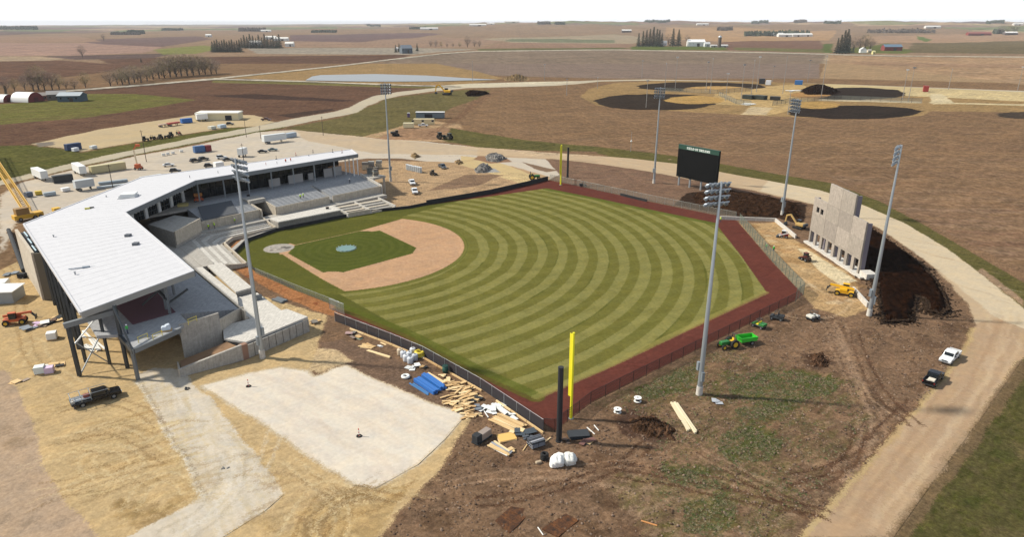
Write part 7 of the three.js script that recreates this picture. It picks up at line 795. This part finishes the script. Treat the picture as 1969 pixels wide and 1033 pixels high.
// ---------------------------------------------------------------- poles, softball complex, farms, trees
const woodPole = mat('#4b4138', 0.9);
[[172, 152, 190, 'dark utility pole at the edge of the tan yard'], [289, 143, 161, 'dark utility pole beside the lot road, left of the white semi trailer'], [379, 140, 159, 'dark utility pole on the grass beyond the white semi trailer'], [133, 196, 222, 'thin dark pole among the steel beams'], [286, 171, 189, 'thin dark pole behind the far roof'], [306, 152, 163, 'short dark pole by the lot road']].forEach(([u, vt, vb, label]) => { const p = at(u, vb), h = Math.min(14, Math.max(7, (vb - vt) * (p[1] / 800) * 1.15)), o = base('utility_pole', p); new MB().rod([0, 0, 0], [0, h, 0], 0.16, 0.1, 8).build('pole', woodPole, o); new MB().box(1.6, 0.12, 0.12, 0, h - 0.6, 0).build('crossarm', woodPole, o); tag(o, label, 'utility pole', 'utility poles'); });
{ const p = at(739, 178), o = base('thin_mast', p); new MB().rod([0, 0, 0], [0, 9.5, 0], 0.09, 0.05, 8).build('pole', galv, o); new MB().add(new THREE.SphereGeometry(0.45, 12, 8).translate(0, 5, 0)).build('ball', whitePaint, o); tag(o, 'thin mast with a white ball on the green verge left of the scoreboard', 'mast'); }
{ // softball masts
  const proto = base('slim_mast', [0, 0]); new MB().rod([0, 0, 0], [0, 24, 0], 0.26, 0.14, 8).build('pole', mat('#8f8c88', 0.6, 0.2), proto); new MB().box(0.3, 0.9, 2.4, 0, 24, 0).build('lamp_bar', mat('#8e9092', 0.5, 0.2), proto);
  const W = ['first', 'second', 'third', 'fourth', 'fifth', 'sixth', 'seventh', 'eighth', 'ninth', 'tenth', 'eleventh', 'twelfth', 'thirteenth', 'fourteenth', 'fifteenth', 'sixteenth', 'seventeenth', 'eighteenth', 'nineteenth', 'twentieth', 'twenty first', 'twenty second', 'twenty third'];
  const list = [[554, 96, 75], [638, 94, 78], [700, 104, 92], [752, 92, 74], [757, 126, 98], [779, 103, 78], [791, 105, 72], [827, 107, 77], [832, 110, 74], [850, 118, 90], [868, 118, 81], [880, 112, 76], [886, 108, 72], [905, 96, 80], [917, 110, 72], [923, 134, 110], [946, 96, 74], [962, 114, 72], [1057, 117, 86], [1064, 119, 84], [1111, 105, 84], [1192, 106, 82], [664, 112, 95]].sort((a, b) => a[0] - b[0]);
  list.forEach(([u, vb, vt], i) => { const p = at(u, vb), h = (vb - vt) * Math.hypot(p[1], CAM_H) / 800 * 1.06, o = i ? copy(proto, p, 0.3 + i) : proto; o.position.set(p[0], -0.12, -p[1]); o.scale.set(1, h / 24, 1); tag(o, `slim pale light mast among the softball fields, ${W[i]} from the left`, 'light mast', 'slim softball masts'); });
  for (const [f, b, hex, H, label] of [[[882, 116.4], [871, 115.6], '#1d2622', 3, 'left black dugout cabin in the softball complex'], [[897, 117], [884, 116], '#1d2622', 3, 'middle black dugout cabin in the softball complex'], [[914, 117.5], [902, 117], '#22211f', 2.6, 'right black dugout cabin in the softball complex'], [[940, 99.5], [931, 99.2], '#1f5f9c', 4, 'bright blue container in the softball complex'], [[896, 98.4], [889, 98.2], '#26282a', 5, 'dark cabin at the back of the softball complex'], [[903, 99.6], [897, 99.4], '#cfd2d4', 4, 'white cabin beside the dark one in the softball complex'], [[1087, 107.6], [1081, 107.4], '#8a2b24', 5, 'red container at the right end of the softball complex']]) boxOf('cabin', f, b, H, 6, hex, label, 'cabin', false);
  sheetPile('pale_slabs', 872, 122, 5, 9, [concretePale, plastic], 'pale slabs piled in the middle of the softball complex', 'slabs'); sheetPile('pale_slabs', 932, 106.5, 5, 8, [concretePale, plastic], 'pale slabs behind the softball cabins', 'slabs');
  const fp = linkMat('#7c8078'); for (const [L, label] of [[[[842, 112], [862, 122], [880, 124]], 'wire fence of the left softball field'], [[[905, 124], [930, 120], [985, 117], [1080, 121]], 'wire fence of the right softball field'], [[[770, 107], [840, 110], [880, 107]], 'wire fence of the rear softball field']]) fence('softball_fence', L, 3.5, 7, darkPost, 0.1, fp, label);
}
// farm buildings
// where a sight line of the survey photograph meets the rolling land
function onLand(u, v) { const x = (u - 600) / FOCAL, y = -(v - 315) / FOCAL, c = Math.cos(PITCH), s = Math.sin(PITCH), dz = c + y * s, dy = (y * c - s) / dz, dx = x / dz; let best = 7400, gap = 1e9; for (let z = 350; z < 8200; z += z * 0.004) { const g = CAM_H + dy * z - land(dx * z, z); if (g <= 0) { best = z; gap = 0; break; } if (z > 4200 && g < gap) { gap = g; best = z; } } return [dx * best, best]; }
function gable(o, L, W, H, R, wall, roof, doorM) { new MB().box(L, H, W, 0, H / 2, 0).prof([[0, 0]].length ? [[-L / 2, H], [-L / 2, H + 0.01], [L / 2, H + 0.01], [L / 2, H]] : [], W, 0).build('wall', wall, o); const s = new THREE.Shape([[-W / 2, H], [W / 2, H], [0, H + R]].map(([a, b]) => new THREE.Vector2(a, b))); new MB().add(new THREE.ExtrudeGeometry(s, { depth: L, bevelEnabled: false }).translate(0, 0, -L / 2).rotateY(Math.PI / 2)).build('gable', wall, o); const sl = Math.hypot(W / 2, R) * 1.08, an = Math.atan2(R, W / 2); for (const k of [-1, 1]) new MB().box(L + 0.8, 0.2, sl, 0, H + R / 2 + 0.12, k * W / 4 * 1.05, k * an, 0, 0).build('roof', roof, o); if (doorM) new MB().box(L * 0.16, H * 0.7, 0.12, L * 0.1, H * 0.35, W / 2 + 0.06).build('door', doorM, o); const n = Math.min(5, Math.round(L / 5)); for (let i = 0; i < n; i++) new MB().box(1.1, 1.2, 0.1, -L / 2 + (i + 0.5) * L / n, H * 0.6, W / 2 + 0.05).build('window', glassDark, o); return o; }
const farm = (u, v, L, W, H, R, wall, roof, turn, label, cat = 'barn', y = 0) => { const p = onLand(u, v); return tag(gable(base('farm_building', p, turn, land(p[0], p[1]) + y - 0.2), L, W, H, R, mat(wall, 0.8), mat(roof, 0.6), mat('#3a3532', 0.8)), label, cat, 'farm buildings'); };
farm(86, 118.6, 17, 12, 4.6, 2.2, '#3d4f59', '#9aa3a8', 0.1, 'blue grey barn with a pale roof at the left farm'); farm(68, 117, 13, 10, 4.5, 2.4, '#5d5650', '#8a8784', 0.5, 'grey barn left of the blue grey one'); farm(53, 117, 9, 8, 3.5, 2, '#7a5040', '#6c6460', 0.2, 'small brown shed between the barns at the left farm', 'shed');
function quonset(u, v, label, r = 7.2) { const p = at(u, v), o = base('arched_barn', p, -0.25); new MB().add(new THREE.CylinderGeometry(r, r, 17, 24, 1, true, 0, Math.PI).rotateZ(Math.PI / 2).rotateX(-Math.PI / 2 + Math.PI / 2)).build('roof', mat('#d5d4d0', 0.5), o); const s = new THREE.Shape(); s.absarc(0, 0, r - 0.1, 0, Math.PI); for (const x of [-8.3, 8.3]) new MB().add(new THREE.ExtrudeGeometry(s, { depth: 0.3, bevelEnabled: false }).rotateY(Math.PI / 2).translate(x, 0, 0)).build('end_wall', mat('#6b1f1f', 0.8), o); new MB().box(0.2, 3.4, 3.6, 8.72, 1.7, 0).build('door', mat('#51191a', 0.8), o); return tag(o, label, 'barn', 'arched barns'); }
quonset(33, 119, 'arched red barn with a bright white roof at the left farm'); quonset(2, 119, 'arched red barn cut by the left edge of the view', 5.5);
farm(815, 54.4, 44, 20, 11, 6, '#d9dad8', '#e2e2e0', 0, 'big white barn between the dark spruces and the silo'); farm(828, 54.8, 14, 12, 7, 4, '#cfd2d2', '#b9bcbd', 0, 'white annex at the right end of the big white barn', 'shed'); farm(836, 55.4, 16, 9, 4, 2, '#a9a7a4', '#c1bfbc', 0, 'low grey shed left of the silo', 'shed'); farm(848, 55.4, 18, 9, 4, 2, '#b2b0ac', '#c9c7c4', 0, 'low grey shed right of the silo', 'shed'); { const p = onLand(842.5, 55.6), o = base('silo', p, 0, land(...p) - 0.2); new MB().rod([0, 0, 0], [0, 24, 0], 4.2, 4.2, 18).build('tower', mat('#5d5148', 0.85), o); new MB().add(new THREE.SphereGeometry(4.3, 18, 8, 0, 6.3, 0, 1.57).translate(0, 24, 0)).build('dome', mat('#b9bfc2', 0.4, 0.4), o); for (let i = 0; i < 6; i++) new MB().disc(4.26, 0.25, 0, 3 + i * 3.6, 0, 18, 'y').build('hoop', mat('#463c35', 0.8), o); tag(o, 'tall brown silo with a pale dome right of the white barn', 'silo'); }
farm(778, 53.6, 14, 10, 8, 4, '#c9cdd0', '#8d9094', 0, 'white farmhouse among the spruces left of the white barn', 'house'); farm(1010.5, 61.8, 17, 12, 6, 4, '#dcdcda', '#c7c7c6', 1.3, 'small white house right of the tall spruces', 'house'); farm(1018, 61.4, 7, 6, 4, 2, '#cdbfa6', '#a8a29a', 0, 'little cream shed beside the small white house', 'shed'); farm(1044, 59.4, 40, 16, 8, 5, '#7a332e', '#5f7486', 0.02, 'long red barn with a blue grey roof'); farm(1023, 63.8, 5, 5, 5, 2, '#cfc98e', '#c9c48f', 0, 'tiny cream hut on the country road edge', 'shed'); farm(476, 62.6, 22, 16, 10, 6, '#566069', '#6f7780', 0.5, 'grey barn at the bend of the far country road'); farm(467, 58.8, 12, 8, 4, 2, '#d4d4d2', '#bcbcbc', 0, 'small white shed left of the grey road bend barn', 'shed');
[[300, 53, 30, 'white barn roof in front of the far dark pines'], [330, 48, 50, 'long cream barn behind the far pines'], [318, 46, 40, 'white long shed at the top of the pine farm'], [245, 43.5, 24, 'small white house at the far left farms'], [340, 54.6, 22, 'white shed right of the far pines'], [312, 37.5, 60, 'white building on the far rise above the pines']].forEach(([u, v, L, label], i) => farm(u, v, L, 16, 8, 4, '#d2d2ce', '#dcdad4', 0.1, label));
[[910, 42.4, 55, 'tall pale barn of the far centre right farm'], [919, 43.3, 60, 'long white shed of the far centre right farm'], [933, 43.2, 40, 'white round roofed shed of the far centre right farm'], [944, 43, 50, 'rightmost white shed of the far centre right farm'], [734, 38, 50, 'white shed on the rise left of the dark spruces'], [823, 29.8, 90, 'white farm on the far ridge above the silo'], [1146, 42, 110, 'red long shed of the far right farm'], [1183, 41, 60, 'dark farm shed beside the far right farm trees'], [1192, 30, 60, 'white tall building at the right skyline'], [1092, 33.5, 90, 'white farm sheds on the right ridge'], [503, 35.4, 110, 'white farm sheds on the ridge left of centre'], [560, 31, 120, 'white shed of the far village on the skyline'], [600, 26.8, 140, 'pale long roof of the far village on the skyline'], [575, 29, 70, 'pale house of the far village on the skyline']].forEach(([u, v, L, label]) => farm(u, v, L, 20, 9, 5, label.includes('red') ? '#7d3a34' : label.includes('dark') ? '#544a48' : '#cfcdc8', label.includes('red') ? '#8d4a42' : '#d9d7d2', 0.05, label));
// trees: bare broadleaf and dark conifer, one of each shape, then copies
const bark = mat('#4a4038', 0.95), twigM = [mat('#6b5e54', 0.95), mat('#75685c', 0.95), mat('#7d7350', 0.95)], needle = [mat('#1c2a1e', 0.95), mat('#22301f', 0.95)];
function bareTree(seedv, tm) { const o = base('bare_tree', [0, 0]); seed = seedv; const t = new MB(), c = new MB(); t.rod([0, -0.5, 0], [0, 4.2, 0], 0.34, 0.2, 7);
  const grow = (p, d, L, r, n) => { const q = [p[0] + d[0] * L, p[1] + d[1] * L, p[2] + d[2] * L]; (n > 2 ? t : c).rod(p, q, r, r * 0.6, n > 2 ? 5 : 3); if (n === 0) return; for (let i = 0; i < 3; i++) { const a = rr(0, 6.283), s = rr(0.3, 0.75); let e = [d[0] + Math.cos(a) * s, d[1] + rr(0.0, 0.45), d[2] + Math.sin(a) * s]; const m = Math.hypot(...e); e = e.map((x) => x / m); grow(q, e, L * rr(0.62, 0.84), Math.max(0.03, r * 0.58), n - 1); } };
  for (let i = 0; i < 7; i++) { const a = i * 2.4 + rr(-0.4, 0.4), e = [Math.cos(a) * rr(0.35, 0.8), 0.75, Math.sin(a) * rr(0.35, 0.8)]; grow([0, 1.0 + i * 0.5, 0], e, rr(1.7, 2.5), 0.13, 3); }
  const P = []; for (let i = 0; i < 1500; i++) { const th = rr(0, 6.283), ph = Math.acos(rr(-1, 1)), k = Math.cbrt(rr(0.1, 1)) * (0.72 + 0.5 * nz(th * 0.21 + seedv, ph * 0.3)); const x = Math.cos(th) * Math.sin(ph) * k * 4.3, y = 6.9 + Math.cos(ph) * k * 5.4, z = Math.sin(th) * Math.sin(ph) * k * 4.3; const L = rr(0.5, 1.3), a = th + rr(-0.7, 0.7), u = rr(0.1, 0.9), w = rr(0.04, 0.09); const dx = Math.cos(a) * L * 0.7, dz = Math.sin(a) * L * 0.7; P.push(x - dz * w, y, z + dx * w, x + dz * w, y, z - dx * w, x + dx, y + u * L, z + dz); }
  const g = new THREE.BufferGeometry(); g.setAttribute('position', new THREE.Float32BufferAttribute(P, 3)); g.computeVertexNormals(); c.add(g);
  t.build('trunk', bark, o); c.build('crown', tm, o); return o; }
function conifer(seedv, m) { const o = base('spruce_tree', [0, 0]); seed = seedv; new MB().rod([0, -0.5, 0], [0, 13, 0], 0.35, 0.08, 6).build('trunk', bark, o); const P = []; for (let i = 0; i < 1500; i++) { const h = Math.pow(rnd(), 1.25), y = 0.8 + h * 14, R = (1 - h) * 3.3 * (0.75 + 0.35 * Math.sin(h * 40)) + 0.15, a = rr(0, 6.283), r = R * Math.sqrt(rr(0.25, 1)); const x = Math.cos(a) * r, z = Math.sin(a) * r, s = rr(0.45, 0.95) * (1.15 - 0.5 * h); const q = a + rr(-0.6, 0.6); P.push(x, y, z, x + Math.cos(q) * s, y - s * 0.55, z + Math.sin(q) * s, x + Math.cos(q + 0.9) * s * 0.7, y - s * rr(0.1, 0.5), z + Math.sin(q + 0.9) * s * 0.7); } const g = new THREE.BufferGeometry(); g.setAttribute('position', new THREE.Float32BufferAttribute(P, 3)); g.computeVertexNormals(); new MB().add(g).build('crown', m, o); return o; }
const bare = [bareTree(11, twigM[0]), bareTree(29, twigM[1]), bareTree(53, twigM[2])], spruce = [conifer(5, needle[0]), conifer(17, needle[1])]; const usedTree = new Set();
seed = 4242;
const ordinal = (i) => { const t = ['first', 'second', 'third', 'fourth', 'fifth', 'sixth', 'seventh', 'eighth', 'ninth', 'tenth', 'eleventh', 'twelfth', 'thirteenth', 'fourteenth', 'fifteenth', 'sixteenth', 'seventeenth', 'eighteenth', 'nineteenth', 'twentieth'], u = ['', 'twenty', 'thirty', 'forty'], s = ['', 'first', 'second', 'third', 'fourth', 'fifth', 'sixth', 'seventh', 'eighth', 'ninth']; return i < 20 ? t[i] : (i + 1) % 10 ? u[Math.floor((i + 1) / 10)] + ' ' + s[(i + 1) % 10] : ['thirtieth', 'fortieth'][Math.floor((i + 1) / 10) - 3]; };
function plant(src, u, v, px, label, cat, group, wide = 1) { const p = onLand(u, v), y = land(p[0], p[1]), h = px * Math.hypot(p[0], p[1]) / 800 * 1.05, H = src.name.startsWith('spruce') ? 15 : 12.5, k = h / H; const o = usedTree.has(src) ? copy(src, p, rr(0, 6)) : src; usedTree.add(src); o.position.set(p[0], y - 0.3, -p[1]); o.rotation.y = rr(0, 6); o.scale.set(k * wide, k, k * wide); return tag(o, label, cat, group); }
{ const rows = [[[130, 101, 16], [138, 99, 15], [144, 100, 17], [152, 99, 18], [158, 97, 17], [166, 97, 17], [173, 95, 16], [180, 93.5, 18], [187, 92, 19], [193, 91.5, 20], [200, 90.5, 22], [207, 90, 23], [213, 89.5, 22], [220, 89, 22], [227, 88.5, 21], [234, 88, 20], [241, 87.5, 19], [248, 87, 17], [254, 86.5, 14], [147, 97, 14], [162, 95, 13], [176, 92, 13], [190, 89, 14], [205, 87, 16], [225, 86, 16], [238, 85, 14]], [[8, 108, 14], [18, 107, 12], [40, 107, 20], [46, 106, 23], [53, 106, 18], [62, 106, 17], [70, 105, 15], [88, 105, 11], [101, 103, 15], [30, 106, 14], [78, 104, 10]]];
  rows[0].sort((a, b) => a[0] - b[0]).forEach(([u, v, h], i) => plant(bare[(i * 7) % 3], u, v, h, `bare brown tree in the wooded strip by the far road, ${ordinal(i)} from the left`, 'tree', 'trees of the wooded strip', 1.35));
  rows[1].sort((a, b) => a[0] - b[0]).forEach(([u, v, h], i) => plant(bare[(i * 5) % 3], u, v, h, `bare tree behind the left farm barns, ${ordinal(i)} from the left`, 'tree', 'trees behind the left farm', 1.2));
  [[97, 67, 11, 'lone bare tree standing in the middle of the left fields'], [122, 47.5, 6, 'small lone bare tree far out in the left fields'], [548, 55.5, 12, 'tall bare tree in the thin hedgerow left of centre']].forEach(([u, v, h, l]) => plant(bare[0], u, v, h, l, 'tree', null, 1.1));
  [[505, 55, 7], [511, 55, 7.5], [517, 55.4, 6], [524, 55.6, 5], [531, 55.6, 5], [539, 55.4, 6], [556, 55, 8], [562, 55, 7]].forEach(([u, v, h], i) => plant(bare[i % 3], u, v, h, `small bare tree of the thin hedgerow left of centre, ${ordinal(i)} from the left`, 'tree', 'hedgerow trees', 1.2));
  [[1000, 59, 13], [1007, 58.5, 15], [1013, 58.5, 15], [1019, 59, 12], [783, 52, 11], [796, 50, 9], [805, 50, 8], [1172, 40, 8], [1180, 40, 8], [1188, 40, 9]].forEach(([u, v, h], i) => plant(bare[i % 3], u, v, h, `bare tree around the right hand farms, ${ordinal(i)} in order`, 'tree', 'farm trees on the right', 1.35));
  const sp = [[748, 55, 14], [753, 55, 16], [757, 55, 17], [761, 55, 18], [765, 55, 20], [769, 55, 18], [772, 54.8, 17], [775, 55, 14], [788, 54.5, 18], [794.5, 54.5, 17], [980, 63, 15], [983.5, 63, 18], [987, 63, 22], [990.5, 63, 23], [993, 62.5, 17], [999, 62, 8]].sort((a, b) => a[0] - b[0]);
  sp.forEach(([u, v, h], i) => plant(spruce[i % 2], u, v, h, u < 900 ? `dark spruce beside the white barn farm, ${ordinal(i)} from the left` : `dark spruce by the country road on the right, ${ordinal(i - 10)} from the left`, 'spruce', u < 900 ? 'spruces at the white barn' : 'spruces on the right'));
  for (let i = 0; i < 12; i++) plant(spruce[i % 2], 250 + i * 2.9, 61.4, 10.5 + (i % 3), `dark pine of the square plantation left of centre, ${ordinal(i)} from the left`, 'pine', 'plantation pines', 1.3);
  for (let i = 0; i < 14; i++) plant(spruce[i % 2], 284 + i * 3.4, 56.4 + (i % 2) * 0.5, 10 + (i * 3 % 5), `dark pine around the far left farm, ${ordinal(i)} from the left`, 'pine', 'farm pines left of centre', 1.2);
  [[464, 61.5, 8], [468, 61.2, 9], [489, 60, 8], [472, 61, 7]].sort((a, b) => a[0] - b[0]).forEach(([u, v, h], i) => plant(spruce[i % 2], u, v, h, `small dark pine by the grey road bend barn, ${ordinal(i)} from the left`, 'pine', 'pines at the road bend', 1.1));
  plant(spruce[0], 166, 73, 4, 'tiny dark evergreen in the field above the wooded strip', 'evergreen', null, 1.4); plant(spruce[1], 8, 113, 9, 'dark evergreen among the left farm barns', 'evergreen', null, 1);
}
{ // far woods on the ridges: masses of small crowns
  const woods = [[365, 395, 38.5, 3], [280, 312, 37, 4], [150, 170, 40, 4], [190, 215, 36, 2.5], [130, 165, 41, 3], [0, 45, 35, 3.5], [480, 500, 34.5, 3], [630, 645, 29, 3], [650, 662, 29, 3], [755, 785, 26.5, 3], [840, 858, 36, 4], [872, 948, 42.5, 6], [880, 900, 28, 3], [1016, 1095, 39, 4], [1155, 1176, 28, 3], [1163, 1176, 40, 4], [930, 945, 27, 3], [965, 985, 28, 3], [430, 446, 31, 2]];
  woods.forEach(([u0, u1, v, px], i) => { const P = [], N = 900; for (let k = 0; k < N; k++) { const uu = rr(u0, u1), p0 = onLand(uu, v), p = [p0[0] * (1 + 0.012 * k / N), p0[1] * (1 + 0.012 * k / N)], D = Math.hypot(p[0], p[1]), h = px * D / 860, y = land(p[0], p[1]) + Math.pow(rnd(), 0.8) * h * rr(0.5, 1), s = h * rr(0.12, 0.3), a = rr(0, 6.283); P.push(p[0], y + s, -p[1], p[0] + Math.cos(a) * s, y - s * 0.6, -p[1] + Math.sin(a) * s, p[0] - Math.cos(a) * s, y - s * rr(0.2, 0.8), -p[1] - Math.sin(a) * s); } const g = new THREE.BufferGeometry(); g.setAttribute('position', new THREE.Float32BufferAttribute(P, 3)); g.computeVertexNormals(); const o = new THREE.Mesh(g, mat(i % 3 === 1 ? '#665d56' : i % 3 ? '#48513f' : '#525a4c', 0.95)); o.name = numbered('far_wood'); o.castShadow = true; scene.add(o); tag(o, 'dark wood on the far ridges near the skyline', 'wood', 'far woods', 'stuff'); });
}

{ // loose clods, stones and weed tufts on the bare soil
  const soil = pts([[480, 590], [560, 490], [650, 510], [700, 482], [800, 428], [935, 360], [985, 374], [1060, 372], [1142, 372], [1100, 452], [1000, 560], [935, 640], [440, 650]]);
  const spread = (name, geo, m, n, place, tint, label, cat) => { const I = new THREE.InstancedMesh(geo, m, n), d = new THREE.Object3D(), c = new THREE.Color(); let k = 0, guard = 0; while (k < n && guard++ < n * 30) { const q = place(); if (!q) continue; d.position.set(q[0], groundY(q[0], q[1]) + q[3], -q[1]); d.rotation.set(rr(0, 0.5), rr(0, 6.28), rr(0, 0.5)); d.scale.set(q[2] * rr(0.7, 1.4), q[2] * rr(0.5, 0.9), q[2]); d.updateMatrix(); I.setMatrixAt(k, d.matrix); const [a, b, e] = pick(tint), f = rr(0.75, 1.2); I.setColorAt(k, c.setRGB(a * f, b * f, e * f)); k++; } I.count = k; I.name = name; I.castShadow = I.receiveShadow = true; scene.add(I); return tag(I, label, cat, null, 'stuff'); };
  const xs = soil.map((p) => p[0]), zs = soil.map((p) => p[1]), bx = [Math.min(...xs), Math.max(...xs), Math.min(...zs), Math.max(...zs)];
  const inSoil = () => { const x = rr(bx[0], bx[1]), z = rr(bx[2], bx[3]); return inside(soil, x, z) && !inside(ROAD_PERIMETER, x, z) ? [x, z] : null; };
  const clodM = new THREE.MeshPhysicalMaterial({ color: '#ffffff', roughness: 1, specularIntensity: 0 });
  spread('soil_clods', new THREE.IcosahedronGeometry(1, 0), clodM, 9000, () => { const p = inSoil(); if (!p || nz(p[0] / 45, p[1] / 45) < rr(0.2, 0.7)) return null; const r = 0.04 + 0.16 * Math.pow(rnd(), 3); return [p[0], p[1], r, r * 0.2]; }, [[0.13, 0.085, 0.06], [0.1, 0.066, 0.046], [0.17, 0.12, 0.085], [0.21, 0.15, 0.11]], 'loose brown clods scattered over the bare soil', 'clods');
  const tuft = new THREE.BufferGeometry(); { const P = []; for (let i = 0; i < 7; i++) { const a = i / 7 * 6.283, l = 0.6 + (i % 3) * 0.25; P.push(Math.cos(a + 1.5) * 0.12, 0, Math.sin(a + 1.5) * 0.12, -Math.cos(a + 1.5) * 0.12, 0, -Math.sin(a + 1.5) * 0.12, Math.cos(a) * l, l * 0.9, Math.sin(a) * l); } tuft.setAttribute('position', new THREE.Float32BufferAttribute(P, 3)); tuft.computeVertexNormals(); }
  const patches = [[[850, 440], [930, 436], [985, 446], [975, 462], [930, 474], [900, 490], [880, 470], [855, 462]], [[845, 508], [880, 500], [920, 520], [900, 540], [860, 545], [840, 530]], [[800, 592], [850, 578], [865, 600], [850, 630], [800, 625]], [[740, 458], [790, 436], [815, 430], [812, 455], [760, 470]], [[860, 480], [940, 460], [920, 490], [870, 500]], [[770, 545], [830, 555], [850, 575], [790, 570]]].map((P) => pts(P));
  const weedArea = pts([[690, 478], [800, 426], [850, 410], [900, 428], [1000, 450], [1022, 500], [960, 575], [900, 630], [790, 630], [760, 560], [770, 520], [745, 486]]);
  spread('weed_tufts', tuft, new THREE.MeshStandardMaterial({ color: '#ffffff', roughness: 1, side: THREE.DoubleSide }), 8000, () => { const p = inSoil(); if (!p || !inside(weedArea, p[0], p[1])) return null; const lush = patches.some((P) => inside(P, p[0], p[1])); if (!lush && (rnd() < 0.8 || nz(p[0] / 40 + 0.4, p[1] / 40) < rr(0.35, 0.7))) return null; if (lush && nz(p[0] / 16, p[1] / 16) < rr(0.2, 0.6)) return null; return [p[0], p[1], rr(0.12, 0.34), 0]; }, [[0.075, 0.095, 0.026], [0.1, 0.11, 0.04], [0.17, 0.14, 0.075], [0.06, 0.08, 0.022], [0.2, 0.165, 0.1]], 'low green and straw coloured weeds on the right field soil', 'weeds');
  spread('topsoil_crumbs', new THREE.IcosahedronGeometry(1, 0), clodM, 5000, () => { const i = Math.floor(rr(0, DARK_BERM.length)), a = DARK_BERM[i], b = DARK_BERM[(i + 1) % DARK_BERM.length], p = lerp2(a, b, rnd()), s = Math.pow(rnd(), 2) * 2.6, w = rr(0, 6.28); const q = [p[0] + Math.cos(w) * s, p[1] + Math.sin(w) * s]; if (inside(ROAD_PERIMETER, ...q) && rnd() < 0.7) return null; const r = 0.08 + 0.25 * Math.pow(rnd(), 2); return [q[0], q[1], r, inside(DARK_BERM, ...q) ? 0.5 : r * 0.2]; }, [[0.03, 0.019, 0.012], [0.045, 0.03, 0.02], [0.025, 0.016, 0.011]], 'dark crumbs spilling round the black topsoil embankment', 'crumbs');
}
// things on the loose soil rest at its height
for (const o of scene.children) if (o.userData.category && !o.userData.kind && o.position.y === 0 && !/wall|fence|heap|embankment|grandstand|kick|facade|gate/.test(o.name) && Math.abs(o.position.x) < 126 && -o.position.z < 314) o.position.y = groundY(o.position.x, -o.position.z);
scene.fog = new THREE.FogExp2(new THREE.Color(0.90, 0.94, 1.0), 0.000045);
renderer.render(scene, camera);
